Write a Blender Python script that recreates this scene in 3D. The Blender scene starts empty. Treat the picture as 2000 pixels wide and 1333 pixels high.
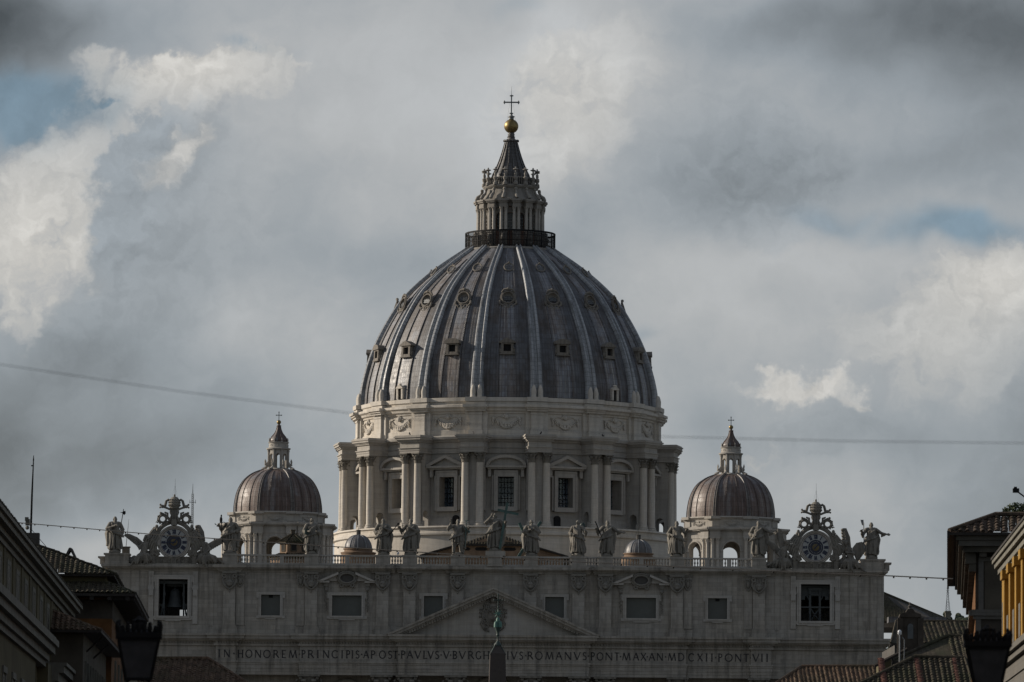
import bpy, bmesh, math, random
import numpy as np
from mathutils import Vector, Matrix, noise

R = math.radians
PI = math.pi
C = bpy.context.scene
COL = C.collection

# ---------------------------------------------------------------- camera
PITCH, ROLL, FPX, CAMZ = R(5.314), R(0.5), 11111.0, 1.7
cam = bpy.data.cameras.new('camera')
cam.lens = 200
cam.sensor_width = 36
cam.clip_start = 1.0
cam.clip_end = 20000
cam.dof.use_dof = True
cam.dof.focus_distance = 900
cam.dof.aperture_fstop = 4.0
camo = bpy.data.objects.new('camera', cam)
COL.objects.link(camo)
camo.matrix_world = Matrix.Translation((0, 0, CAMZ)) @ Matrix.Rotation(PI / 2 + PITCH, 4, 'X') @ Matrix.Rotation(ROLL, 4, 'Z')
C.camera = camo

C.view_settings.view_transform = 'Standard'
C.view_settings.look = 'None'
C.view_settings.exposure = 0.0
C.view_settings.gamma = 1.0
C.cycles.max_bounces = 6
C.cycles.transparent_max_bounces = 8

# ---------------------------------------------------------------- sun
SUN_AZ, SUN_EL = R(-74), R(20)          # azimuth from +y (away from the camera), negative = towards -x
sdir = Vector((math.sin(SUN_AZ) * math.cos(SUN_EL), math.cos(SUN_AZ) * math.cos(SUN_EL), math.sin(SUN_EL)))
sl = bpy.data.lights.new('sun', 'SUN')
sl.energy = 5.0
sl.angle = R(0.5)
sl.color = (1.0, 0.89, 0.75)
so = bpy.data.objects.new('sun', sl)
COL.objects.link(so)
so.rotation_euler = sdir.to_track_quat('Z', 'Y').to_euler()


# ---------------------------------------------------------------- node expressions
class NX:
    """Little wrapper: arithmetic on sockets makes Math nodes."""
    def __init__(s, nt, sock):
        s.nt, s.s = nt, sock

    def m(s, op, *a):
        n = s.nt.nodes.new('ShaderNodeMath')
        n.operation = op
        for i, x in enumerate((s,) + a):
            if isinstance(x, NX):
                s.nt.links.new(x.s, n.inputs[i])
            else:
                n.inputs[i].default_value = x
        return NX(s.nt, n.outputs[0])

    def __add__(s, o): return s.m('ADD', o)
    __radd__ = __add__
    def __sub__(s, o): return s.m('SUBTRACT', o)
    def __mul__(s, o): return s.m('MULTIPLY', o)
    __rmul__ = __mul__
    def __truediv__(s, o): return s.m('DIVIDE', o)
    def __rsub__(s, o): return (s * -1.0) + o

    def step(s, a, b, lo=0.0, hi=1.0):
        n = s.nt.nodes.new('ShaderNodeMapRange')
        n.interpolation_type = 'SMOOTHSTEP'
        s.nt.links.new(s.s, n.inputs[0])
        for i, x in enumerate((a, b, lo, hi)):
            n.inputs[i + 1].default_value = x
        return NX(s.nt, n.outputs[0])


def nvec(nt, x, y, z=0.0):
    n = nt.nodes.new('ShaderNodeCombineXYZ')
    for i, a in enumerate((x, y, z)):
        if isinstance(a, NX):
            nt.links.new(a.s, n.inputs[i])
        else:
            n.inputs[i].default_value = a
    return n.outputs[0]


def nnoise(nt, vec, scale, detail=4, rough=0.55, out=0, dist=0.0):
    n = nt.nodes.new('ShaderNodeTexNoise')
    nt.links.new(vec, n.inputs['Vector'])
    n.inputs['Scale'].default_value = scale
    n.inputs['Detail'].default_value = detail
    n.inputs['Roughness'].default_value = rough
    n.inputs['Distortion'].default_value = dist
    return NX(nt, n.outputs[out])


def nmix(nt, fac, a, b, mode='MIX'):
    n = nt.nodes.new('ShaderNodeMix')
    n.data_type = 'RGBA'
    n.blend_type = mode
    n.clamp_factor = True
    if isinstance(fac, NX):
        nt.links.new(fac.s, n.inputs[0])
    else:
        n.inputs[0].default_value = fac
    for i, x in ((6, a), (7, b)):
        if isinstance(x, (tuple, list)):
            n.inputs[i].default_value = tuple(x) + (1.0,) if len(x) == 3 else x
        else:
            nt.links.new(x, n.inputs[i])
    return n.outputs[2]


def nscale(nt, col, fac):
    n = nt.nodes.new('ShaderNodeVectorMath')
    n.operation = 'SCALE'
    if isinstance(col, (tuple, list)):
        n.inputs[0].default_value = col
    else:
        nt.links.new(col, n.inputs[0])
    if isinstance(fac, NX):
        nt.links.new(fac.s, n.inputs['Scale'])
    else:
        n.inputs['Scale'].default_value = fac
    return n.outputs[0]


# ---------------------------------------------------------------- sky: Nishita air with layered clouds, all in world directions
def make_world():
    w = bpy.data.worlds.new('World')
    C.world = w
    w.use_nodes = True
    nt = w.node_tree
    nt.nodes.clear()
    out = nt.nodes.new('ShaderNodeOutputWorld')
    bg = nt.nodes.new('ShaderNodeBackground')
    bg.inputs['Strength'].default_value = 0.1
    nt.links.new(bg.outputs[0], out.inputs[0])
    sky = nt.nodes.new('ShaderNodeTexSky')
    sky.sky_type = 'NISHITA'
    sky.sun_disc = False
    sky.sun_elevation = SUN_EL
    sky.sun_rotation = SUN_AZ
    tc = nt.nodes.new('ShaderNodeTexCoord')
    sep = nt.nodes.new('ShaderNodeSeparateXYZ')
    nt.links.new(tc.outputs['Generated'], sep.inputs[0])
    dx, dy, dz = (NX(nt, sep.outputs[i]) for i in range(3))
    dyc = dy.m('MAXIMUM', 0.06)
    # cloud-plane coordinates: east-west and up on the sky behind the church, 1 unit = 0.09 rad
    X = (dx / dyc) * 11.111 + 1.0
    Y = 0.6665 - ((dz / dyc) - 0.0930) * 11.05
    P0 = nvec(nt, X, Y)

    def warp(vec, scale, detail, rough, amp):
        n = nt.nodes.new('ShaderNodeTexNoise')
        nt.links.new(P0, n.inputs['Vector'])
        n.inputs['Scale'].default_value = scale
        n.inputs['Detail'].default_value = detail
        n.inputs['Roughness'].default_value = rough
        v = nt.nodes.new('ShaderNodeVectorMath')
        v.operation = 'MULTIPLY_ADD'
        nt.links.new(n.outputs['Color'], v.inputs[0])
        v.inputs[1].default_value = (amp, amp, 0)
        nt.links.new(vec, v.inputs[2])
        o = nt.nodes.new('ShaderNodeVectorMath')
        o.operation = 'SUBTRACT'
        nt.links.new(v.outputs[0], o.inputs[0])
        o.inputs[1].default_value = (amp / 2, amp / 2, 0)
        return o.outputs[0]
    PS = warp(P0, 3.2, 3, 0.5, 0.24)              # soft veil
    PC = warp(warp(P0, 4.5, 2, 0.5, 0.13), 14.0, 6, 0.60, 0.15)     # billowing

    def shifted(vec, x, y):
        o = nt.nodes.new('ShaderNodeVectorMath')
        o.operation = 'ADD'
        nt.links.new(vec, o.inputs[0])
        o.inputs[1].default_value = (x, y, 0)
        return o.outputs[0]
    # relief of the billows: density here minus density a little nearer the sun (west and up)
    relief = nnoise(nt, PC, 6.5, 5, 0.55) - nnoise(nt, shifted(PC, -0.018, -0.022), 6.5, 5, 0.55)

    squash = {}

    def field(vec, rows):
        """Sum of soft oval masses: amplitude, x, y, radius x, radius y[, turn]."""
        t = None
        for amp, cx, cy, rx, ry, *rot in rows:
            asp = min((1.0, 1.5, 2.0, 3.0, 4.0), key=lambda q: abs(math.log(q * ry / rx)))
            turn = round(rot[0] / 15) * 15 if rot else 0
            key = (vec.as_pointer(), asp, turn)
            if key not in squash:
                mp = nt.nodes.new('ShaderNodeMapping')
                nt.links.new(vec, mp.inputs[0])
                mp.inputs['Rotation'].default_value = (0, 0, R(-turn))
                sq = nt.nodes.new('ShaderNodeVectorMath')
                sq.operation = 'MULTIPLY'
                nt.links.new(mp.outputs[0], sq.inputs[0])
                sq.inputs[1].default_value = (1, asp, 1)
                squash[key] = sq.outputs[0]
            r = math.sqrt(rx * ry * asp)
            ca, sa = math.cos(R(turn)), math.sin(R(turn))
            ds = nt.nodes.new('ShaderNodeVectorMath')
            ds.operation = 'DISTANCE'
            nt.links.new(squash[key], ds.inputs[0])
            ds.inputs[1].default_value = (cx * ca + cy * sa, (cy * ca - cx * sa) * asp, 0)
            d = NX(nt, ds.outputs['Value']) * (1.0 / r)
            pw = nt.nodes.new('ShaderNodeMath')
            pw.operation = 'POWER'
            pw.inputs[0].default_value = 0.36788
            nt.links.new((d * d).s, pw.inputs[1])
            t = NX(nt, pw.outputs[0]).m('MULTIPLY_ADD', amp, 0.0 if t is None else t)
        return t

    fine = nnoise(nt, PS, 7.0, 7, 0.60) - 0.5
    wide = nnoise(nt, P0, 1.7, 3, 0.5) - 0.5
    # --- grey veil
    soft = field(PS, SKY_SOFT)
    L = soft + fine * 0.06 + wide * 0.07 + relief * 0.10 + SKY_BASE
    col = nmix(nt, L.step(0.30, 0.47), SKY_COOL, SKY_WARM)
    col = nscale(nt, col, L)
    # --- gaps of blue
    b = (field(PS, SKY_BLUE) + fine * 0.6).step(0.15, 1.1)
    col = nmix(nt, b * 0.85, col, nscale(nt, SKY_BLUE_COL, 1.02 + wide * 0.6 + fine * 0.7 + relief * 0.5))
    # --- sunlit cumulus
    c = field(PC, SKY_BRIGHT)
    m = (c + relief * 0.5).step(0.30, 0.85)
    lum = c.step(0.35, 1.5, 0.46, 0.60) + relief * 0.80 + fine * 0.12
    colb = nscale(nt, nmix(nt, lum.step(0.42, 0.56), (0.99, 1.0, 1.01), (1.03, 1.0, 0.945)), lum)
    col = nmix(nt, m * field(P0, SKY_BRIGHT_W).m('MINIMUM', 1.0), col, colb)
    # --- shaded cumulus in front of it
    d = field(PC, SKY_DARK)
    dm = (d + relief * 0.4).step(0.34, 0.62)
    dl = 0.338 + fine * 0.07 + wide * 0.05 + relief * 0.35 + soft * 0.75
    cold = nscale(nt, SKY_COOL, dl)
    col = nmix(nt, dm * field(P0, SKY_DARK_W).m('MINIMUM', 1.0), col, cold)
    # --- small bright tufts
    t = field(PC, SKY_TUFT)
    col = nmix(nt, (t + relief * 0.6).step(0.25, 0.95) * 0.9, col, nscale(nt, (1.03, 1.0, 0.95), 0.56 + relief * 0.9))
    # --- the rest of the sky: plain broken cloud
    gen = nnoise(nt, tc.outputs['Generated'], 2.5, 5, 0.55)
    colr = nmix(nt, gen.step(0.35, 0.6), nscale(nt, sky.outputs[0], 0.1), SKY_REST)
    inside = dx.m('ABSOLUTE').step(0.16, 0.30, 1.0, 0.0) * dy.step(0.2, 0.4) * dz.step(0.22, 0.42, 1.0, 0.0)
    col = nmix(nt, inside, colr, col)
    col = nmix(nt, 0.06, col, nscale(nt, sky.outputs[0], 0.1))
    nt.links.new(nscale(nt, col, 10.0), bg.inputs[0])


# amplitude, x, y, radius x, radius y, turn
SKY_BASE = 0.405
SKY_COOL, SKY_WARM, SKY_REST = (0.905, 1.0, 1.09), (0.975, 1.0, 1.02), (0.27, 0.28, 0.30)
SKY_BLUE_COL = (0.17, 0.255, 0.33)
SKY_SOFT = [
    (-0.24, -0.07, 0.08, 0.16, 0.22), (-0.10, 0.05, 0.05, 0.30, 0.10), (-0.25, 2.03, 0.03, 0.36, 0.16), (-0.13, 1.62, 0.03, 0.3, 0.07), (-0.10, 2.0, 0.28, 0.18, 0.12),
    (0.16, 1.15, 0.09, 0.14, 0.09), (0.13, 1.02, 0.26, 0.10, 0.16), (0.05, 0.62, 0.08, 0.35, 0.08), (0.08, 0.75, 0.22, 0.28, 0.1),
    (-0.09, 1.42, 0.34, 0.17, 0.12), (-0.06, 0.70, 0.50, 0.30, 0.08), (-0.12, 0.20, 0.72, 0.24, 0.10), (-0.24, -0.05, 0.92, 0.22, 0.18), (-0.13, 0.28, 0.94, 0.22, 0.10),
    (0.11, 0.17, 1.06, 0.16, 0.05), (-0.08, 1.72, 0.87, 0.14, 0.06), (-0.15, 2.05, 1.0, 0.20, 0.25), (0.05, 1.62, 0.93, 0.1, 0.06), (-0.05, 2.08, 0.78, 0.12, 0.1),
    (-0.10, 1.40, 0.84, 0.12, 0.07), (-0.07, 0.45, 0.88, 0.2, 0.1), (0.07, 1.60, 0.52, 0.22, 0.07), (-0.07, 1.78, 0.33, 0.15, 0.06), (0.06, 0.45, 0.65, 0.07, 0.06), (0.05, 1.35, 0.57, 0.12, 0.08),
    (0.05, 0.62, 0.70, 0.1, 0.06), (0.05, 0.85, 0.42, 0.12, 0.06), (-0.05, 1.12, 0.42, 0.12, 0.08), (0.06, 1.45, 0.66, 0.15, 0.06)]
SKY_BLUE = [(1.6, 0.03, 0.22, 0.15, 0.065), (1.5, 0.20, 0.195, 0.05, 0.035), (1.2, 1.88, 0.450, 0.15, 0.04, -5),
            (0.9, 1.60, 0.41, 0.13, 0.03), (0.6, 0.5, 0.08, 0.1, 0.02), (0.6, 1.25, 0.66, 0.06, 0.03), (0.5, 1.0, 0.03, 0.1, 0.03)]
SKY_BRIGHT = [(1.0, 0.06, 0.38, 0.13, 0.10), (1.0, 0.08, 0.52, 0.15, 0.12), (0.9, 0.14, 0.31, 0.12, 0.05), (0.9, 0.28, 0.165, 0.14, 0.06), (0.7, 0.20, 0.25, 0.06, 0.05),
              (1.0, 0.42, 0.125, 0.085, 0.045), (0.8, 0.52, 0.160, 0.12, 0.035), (0.8, 0.19, 0.15, 0.06, 0.05), (0.8, 0.40, 0.20, 0.10, 0.05),
              (0.9, 0.02, 0.64, 0.08, 0.05), (1.1, 1.97, 0.53, 0.13, 0.07), (1.0, 1.87, 0.60, 0.11, 0.07), (0.9, 1.76, 0.68, 0.13, 0.09), (0.7, 1.66, 0.62, 0.10, 0.05),
              (0.9, 1.95, 0.70, 0.16, 0.14), (1.0, 1.19, 0.09, 0.16, 0.09), (1.1, 1.10, 0.21, 0.15, 0.12), (0.9, 1.05, 0.33, 0.11, 0.09), (-0.9, 0.195, 0.195, 0.03, 0.022)]
SKY_BRIGHT_W = [(1.0, 0.05, 0.48, 0.28, 0.24), (1.0, 0.36, 0.13, 0.22, 0.08), (0.85, 1.96, 0.53, 0.18, 0.10), (0.5, 1.82, 0.68, 0.2, 0.12), (0.75, 1.09, 0.17, 0.18, 0.17)]
SKY_DARK = [(1.0, 0.31, 0.26, 0.085, 0.06, -20), (1.0, 0.28, 0.38, 0.10, 0.09, -40), (1.0, 0.47, 0.40, 0.22, 0.16), (1.0, 0.31, 0.55, 0.13, 0.10, -45),
            (1.0, 0.22, 0.72, 0.2, 0.09, -20), (1.0, 0.50, 0.65, 0.3, 0.2), (1.2, 1.43, 0.34, 0.20, 0.14), (0.8, 1.33, 0.22, 0.15, 0.09), (1.0, 1.56, 0.84, 0.16, 0.06), (0.8, 1.50, 0.40, 0.10, 0.08), (0.8, 1.75, 0.86, 0.1, 0.05)]
SKY_DARK_W = [(1.0, 0.20, 0.46, 0.20, 0.28, -42), (0.9, 0.28, 0.28, 0.10, 0.08), (0.9, 1.50, 0.34, 0.20, 0.16), (0.5, 1.58, 0.83, 0.16, 0.07)]
SKY_TUFT = [(0.8, 0.355, 0.28, 0.07, 0.045, -45), (1.0, 1.50, 0.745, 0.055, 0.035), (1.0, 1.60, 0.735, 0.065, 0.03), (0.7, 1.67, 0.775, 0.035, 0.025),
            (0.6, 1.48, 0.88, 0.05, 0.02), (0.65, 0.575, 0.143, 0.04, 0.016), (0.55, 0.29, 0.35, 0.07, 0.05)]
make_world()

# ---------------------------------------------------------------- helpers
def at(px, py, dist):
    """The point seen at pixel (px, py) of the 2000-pixel photograph on the upright plane y = dist."""
    dx, dy = px - 1000.0, py - 666.5
    x = 1000 + dx * math.cos(ROLL) + dy * math.sin(ROLL)
    y = 666.5 - dx * math.sin(ROLL) + dy * math.cos(ROLL)
    h = dist * math.tan(PITCH - math.atan((y - 666.5) / FPX))
    c = dist * math.cos(PITCH) + h * math.sin(PITCH)
    return Vector(((x - 1000) * c / FPX, dist, h + CAMZ))


def rotz(a):
    return Matrix.Rotation(a, 4, 'Z')


class MB:
    """Collects shapes and links them as one mesh object."""
    def __init__(s):
        s.v, s.f, s.uv = [], [], {}

    def add(s, vs, fs, M=None, uvs=None):
        o = len(s.v)
        s.v += [(M @ Vector(p)) if M else Vector(p) for p in vs]
        for i, f in enumerate(fs):
            if uvs:
                s.uv[len(s.f)] = [uvs[j] for j in f] if isinstance(uvs[0], tuple) else uvs[i]
            s.f.append(tuple(o + j for j in f))
        return s

    def box(s, x0, x1, y0, y1, z0, z1, M=None):
        vs = [(x, y, z) for z in (z0, z1) for x, y in ((x0, y0), (x1, y0), (x1, y1), (x0, y1))]
        return s.add(vs, [(3, 2, 1, 0), (4, 5, 6, 7), (0, 1, 5, 4), (1, 2, 6, 5), (2, 3, 7, 6), (3, 0, 4, 7)], M)

    def steps(s, x0, x1, y0, y1, rows, M=None):
        """Moulding: stacked boxes (z0, z1, projection) pushed out at the front (-y) and the two ends."""
        for z0, z1, p in rows:
            s.box(x0 - p, x1 + p, y0 - p, y1, z0, z1, M)
        return s

    def prism(s, poly, y0, y1, M=None):
        """Outline in x,z pushed from y0 to y1."""
        n = len(poly)
        vs = [(x, y0, z) for x, z in poly] + [(x, y1, z) for x, z in poly]
        fs = [tuple(range(n)), tuple(range(2 * n - 1, n - 1, -1))]
        fs += [(i, n + i, n + (i + 1) % n, (i + 1) % n) for i in range(n)]
        return s.add(vs, fs, M)

    def lathe(s, prof, n=32, M=None, a0=0.0, a1=2 * PI, us=None):
        full = abs(a1 - a0 - 2 * PI) < 1e-6
        k = n if full else n + 1
        vs, fs, uvs = [], [], []
        ln = [0.0]
        for (r0, z0), (r1, z1) in zip(prof, prof[1:]):
            ln.append(ln[-1] + math.hypot(r1 - r0, z1 - z0))
        rm = max(r for r, z in prof)
        for r, z in prof:
            for i in range(k):
                a = a0 + (a1 - a0) * i / n
                vs.append((r * math.sin(a), -r * math.cos(a), z))
        for j in range(len(prof) - 1):
            for i in range(n):
                i2 = (i + 1) % k
                fs.append((j * k + i, j * k + i2, (j + 1) * k + i2, (j + 1) * k + i))
                ua, ub = [(a0 + (a1 - a0) * q / n) * (us or rm) for q in (i, i + 1)]
                uvs.append([(ua, ln[j]), (ub, ln[j]), (ub, ln[j + 1]), (ua, ln[j + 1])])
        return s.add(vs, fs, M, uvs)

    def tube(s, pts, rad, n=8, M=None, cap=True):
        pts = [Vector(p) for p in pts]
        rs = rad if isinstance(rad, (list, tuple)) else [rad] * len(pts)
        vs, fs = [], []
        up = None
        for i, p in enumerate(pts):
            t = (pts[min(i + 1, len(pts) - 1)] - pts[max(i - 1, 0)]).normalized()
            if up is None:
                up = t.orthogonal().normalized()
            else:
                up = (up - t * up.dot(t))
                up = up.normalized() if up.length > 1e-6 else t.orthogonal().normalized()
            sd = t.cross(up)
            for k in range(n):
                a = 2 * PI * k / n
                vs.append(p + (up * math.cos(a) + sd * math.sin(a)) * rs[i])
        for i in range(len(pts) - 1):
            for k in range(n):
                fs.append((i * n + k, i * n + (k + 1) % n, (i + 1) * n + (k + 1) % n, (i + 1) * n + k))
        if cap:
            fs += [tuple(range(n - 1, -1, -1)), tuple((len(pts) - 1) * n + k for k in range(n))]
        return s.add(vs, fs, M)

    def ball(s, c, r, nu=10, nv=6, M=None, rot=None):
        rx, ry, rz = r if isinstance(r, (tuple, list)) else (r, r, r)
        c = Vector(c)
        q = rot or Matrix.Identity(3)
        vs = [c + q @ Vector((0, 0, -rz))]
        for j in range(1, nv):
            t = PI * j / nv - PI / 2
            for i in range(nu):
                a = 2 * PI * i / nu
                vs.append(c + q @ Vector((rx * math.cos(t) * math.cos(a), ry * math.cos(t) * math.sin(a), rz * math.sin(t))))
        vs.append(c + q @ Vector((0, 0, rz)))
        fs = [(0, 1 + (i + 1) % nu, 1 + i) for i in range(nu)]
        for j in range(nv - 2):
            b = 1 + j * nu
            fs += [(b + i, b + (i + 1) % nu, b + nu + (i + 1) % nu, b + nu + i) for i in range(nu)]
        b = 1 + (nv - 2) * nu
        fs += [(b + i, b + (i + 1) % nu, len(vs) - 1) for i in range(nu)]
        return s.add(vs, fs, M)

    def limb(s, a, b, ra, rb, n=8, M=None):
        """Tapered round-ended limb."""
        a, b = Vector(a), Vector(b)
        d = (b - a)
        t = d.normalized() if d.length > 1e-6 else Vector((0, 0, 1))
        pts, rs = [], []
        for k in (90, 55, 20):
            pts.append(a - t * ra * math.sin(R(k))); rs.append(max(ra * math.cos(R(k)), 0.01 * ra))
        for k in (20, 55, 90):
            pts.append(b + t * rb * math.sin(R(k))); rs.append(max(rb * math.cos(R(k)), 0.01 * rb))
        return s.tube(pts, rs, n, M)

    def ring(s, c, r, tr, n=20, k=8, M=None, axis='Y', a0=0.0, a1=360.0, ex=1.0, ez=1.0):
        """Torus or arc in the x,z plane (axis Y) or x,y plane (axis Z); degrees from +x."""
        pts = []
        m = max(3, int(n * abs(a1 - a0) / 360))
        full = abs(a1 - a0) >= 359.9
        for i in range(m + 1):
            a = R(a0 + (a1 - a0) * i / m)
            if axis == 'Y':
                pts.append((c[0] + r * ex * math.cos(a), c[1], c[2] + r * ez * math.sin(a)))
            else:
                pts.append((c[0] + r * ex * math.cos(a), c[1] + r * ez * math.sin(a), c[2]))
        return s.tube(pts, tr, k, M, cap=not full)

    def build(s, name, m, parent=None, smooth=None, cyl=0.0, loc=None, rz=0.0, fix=True):
        me = bpy.data.meshes.new(name)
        me.from_pydata([tuple(p) for p in s.v], [], s.f)
        uvl = me.uv_layers.new(name='UVMap')
        dat = uvl.data
        for p in me.polygons:
            own = s.uv.get(p.index)
            nrm = p.normal
            for j, li in enumerate(p.loop_indices):
                if own:
                    dat[li].uv = own[j]
                    continue
                q = me.vertices[me.loops[li].vertex_index].co
                if cyl:
                    pc = p.center
                    base = math.atan2(pc.x, -pc.y)
                    da = math.atan2(q.x, -q.y) - base
                    da = (da + PI) % (2 * PI) - PI
                    if abs(nrm.z) < 0.8:
                        rr = q.xy.length
                        dat[li].uv = ((base + da) * cyl + (rr - cyl) * 0.35, q.z)
                    else:
                        dat[li].uv = (q.x, q.y)
                elif abs(nrm.z) > max(abs(nrm.x), abs(nrm.y)):
                    dat[li].uv = (q.x, q.y)
                elif abs(nrm.x) > abs(nrm.y):
                    dat[li].uv = (q.y, q.z)
                else:
                    dat[li].uv = (q.x, q.z)
        if fix:
            bm = bmesh.new()
            bm.from_mesh(me)
            bmesh.ops.recalc_face_normals(bm, faces=bm.faces)
            bm.to_mesh(me)
            bm.free()
        if smooth is not None:
            me.polygons.foreach_set('use_smooth', [True] * len(me.polygons))
            me.set_sharp_from_angle(angle=R(smooth))
        me.materials.append(m)
        o = bpy.data.objects.new(name, me)
        COL.objects.link(o)
        if parent:
            o.parent = parent
        if loc is not None:
            o.location = loc
        o.rotation_euler.z = rz
        return o


def tag(o, label=None, cat=None, group=None, kind=None):
    for k, x in (('label', label), ('category', cat), ('group', group), ('kind', kind)):
        if x:
            o[k] = x
    return o


def thing(name, label, cat, loc=(0, 0, 0), rz=0.0, group=None):
    o = bpy.data.objects.new(name, None)
    COL.objects.link(o)
    o.location = loc
    o.rotation_euler.z = rz
    o.empty_display_size = 0.5
    return tag(o, label, cat, group)


def copy_tree(o, parent=None, loc=None, rz=None):
    c = o.copy()
    COL.objects.link(c)
    c.parent = parent
    if loc is not None:
        c.location = loc
    if rz is not None:
        c.rotation_euler.z = rz
    for ch in list(o.children):
        copy_tree(ch, c)
    return c


# ---------------------------------------------------------------- materials
def mat_base(name):
    m = bpy.data.materials.new(name)
    m.use_nodes = True
    nt = m.node_tree
    b = nt.nodes['Principled BSDF']
    tc = nt.nodes.new('ShaderNodeTexCoord')
    return m, nt, b, tc


def setin(nt, b, key, val):
    if isinstance(val, NX):
        nt.links.new(val.s, b.inputs[key])
    elif hasattr(val, 'node'):
        nt.links.new(val, b.inputs[key])
    elif isinstance(val, (tuple, list)):
        b.inputs[key].default_value = tuple(val) + (1.0,)
    else:
        b.inputs[key].default_value = val


def plain(name, col, rough=0.6, metal=0.0, var=0.25, scale=1.5, bump=0.0, spec=0.4):
    """Paint, metal or plaster: one colour broken up by soft mottling."""
    m, nt, b, tc = mat_base(name)
    n = nnoise(nt, tc.outputs['Object'], scale, 5, 0.6)
    setin(nt, b, 'Base Color', nscale(nt, tuple(col), n.step(0.2, 0.8, 1 - var, 1 + var)))
    setin(nt, b, 'Roughness', rough)
    setin(nt, b, 'Metallic', metal)
    setin(nt, b, 'Specular IOR Level', spec)
    if bump:
        bp = nt.nodes.new('ShaderNodeBump')
        bp.inputs['Strength'].default_value = bump
        nt.links.new(n.s, bp.inputs['Height'])
        nt.links.new(bp.outputs[0], b.inputs['Normal'])
    return m


def uvscaled(nt, tc, sx, sy):
    mp = nt.nodes.new('ShaderNodeMapping')
    mp.inputs['Scale'].default_value = (sx, sy, 1)
    nt.links.new(tc.outputs['UV'], mp.inputs[0])
    return mp.outputs[0]


def brick(nt, vec, w, h, mortar, c1=(0, 0, 0), c2=(1, 1, 1), cm=(0.5, 0.5, 0.5), bias=0.0, off=0.5):
    n = nt.nodes.new('ShaderNodeTexBrick')
    nt.links.new(vec, n.inputs['Vector'])
    n.offset = off
    for k, x in (('Color1', c1), ('Color2', c2), ('Mortar', cm)):
        n.inputs[k].default_value = tuple(x) + (1.0,)
    n.inputs['Scale'].default_value = 1.0
    n.inputs['Mortar Size'].default_value = mortar
    n.inputs['Mortar Smooth'].default_value = 0.3
    n.inputs['Bias'].default_value = bias
    n.inputs['Brick Width'].default_value = w
    n.inputs['Row Height'].default_value = h
    return n


def stone(name, col, dirt=(0.145, 0.14, 0.135), amount=0.55, course=0.85, joint=0.012, block=0.10, warm=(1.03, 1.0, 0.955)):
    """Old travertine: ashlar courses, rain streaks, soot in patches."""
    m, nt, b, tc = mat_base(name)
    uv = tc.outputs['UV']
    br = brick(nt, uv, course * 2.3, course, joint)
    bl = NX(nt, br.outputs['Color'])
    n1 = nnoise(nt, tc.outputs['Object'], 0.16, 5, 0.6)
    streak = nnoise(nt, uvscaled(nt, tc, 1.3, 0.10), 1.0, 6, 0.65)
    bed = nnoise(nt, uvscaled(nt, tc, 0.25, 3.2), 1.0, 5, 0.6)
    grain = nnoise(nt, tc.outputs['Object'], 2.4, 6, 0.7)
    base = nscale(nt, tuple(col), 1.0 + (bl - 0.5) * block + (bed - 0.5) * 0.35 + (grain - 0.5) * 0.45)
    base = nmix(nt, n1.step(0.35, 0.65), base, nmix(nt, 1.0, base, warm, 'MULTIPLY'))
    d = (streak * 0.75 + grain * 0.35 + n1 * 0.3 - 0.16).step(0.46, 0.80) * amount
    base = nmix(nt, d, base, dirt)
    base = nmix(nt, NX(nt, br.outputs['Fac']) * 0.45, base, nscale(nt, tuple(col), 0.45))
    setin(nt, b, 'Base Color', base)
    setin(nt, b, 'Roughness', 0.85)
    setin(nt, b, 'Specular IOR Level', 0.25)
    bp = nt.nodes.new('ShaderNodeBump')
    bp.inputs['Strength'].default_value = 0.35
    bp.inputs['Distance'].default_value = 0.06
    nt.links.new((grain + bed * 0.6 - NX(nt, br.outputs['Fac']) * 0.5).s, bp.inputs['Height'])
    nt.links.new(bp.outputs[0], b.inputs['Normal'])
    return m


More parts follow.
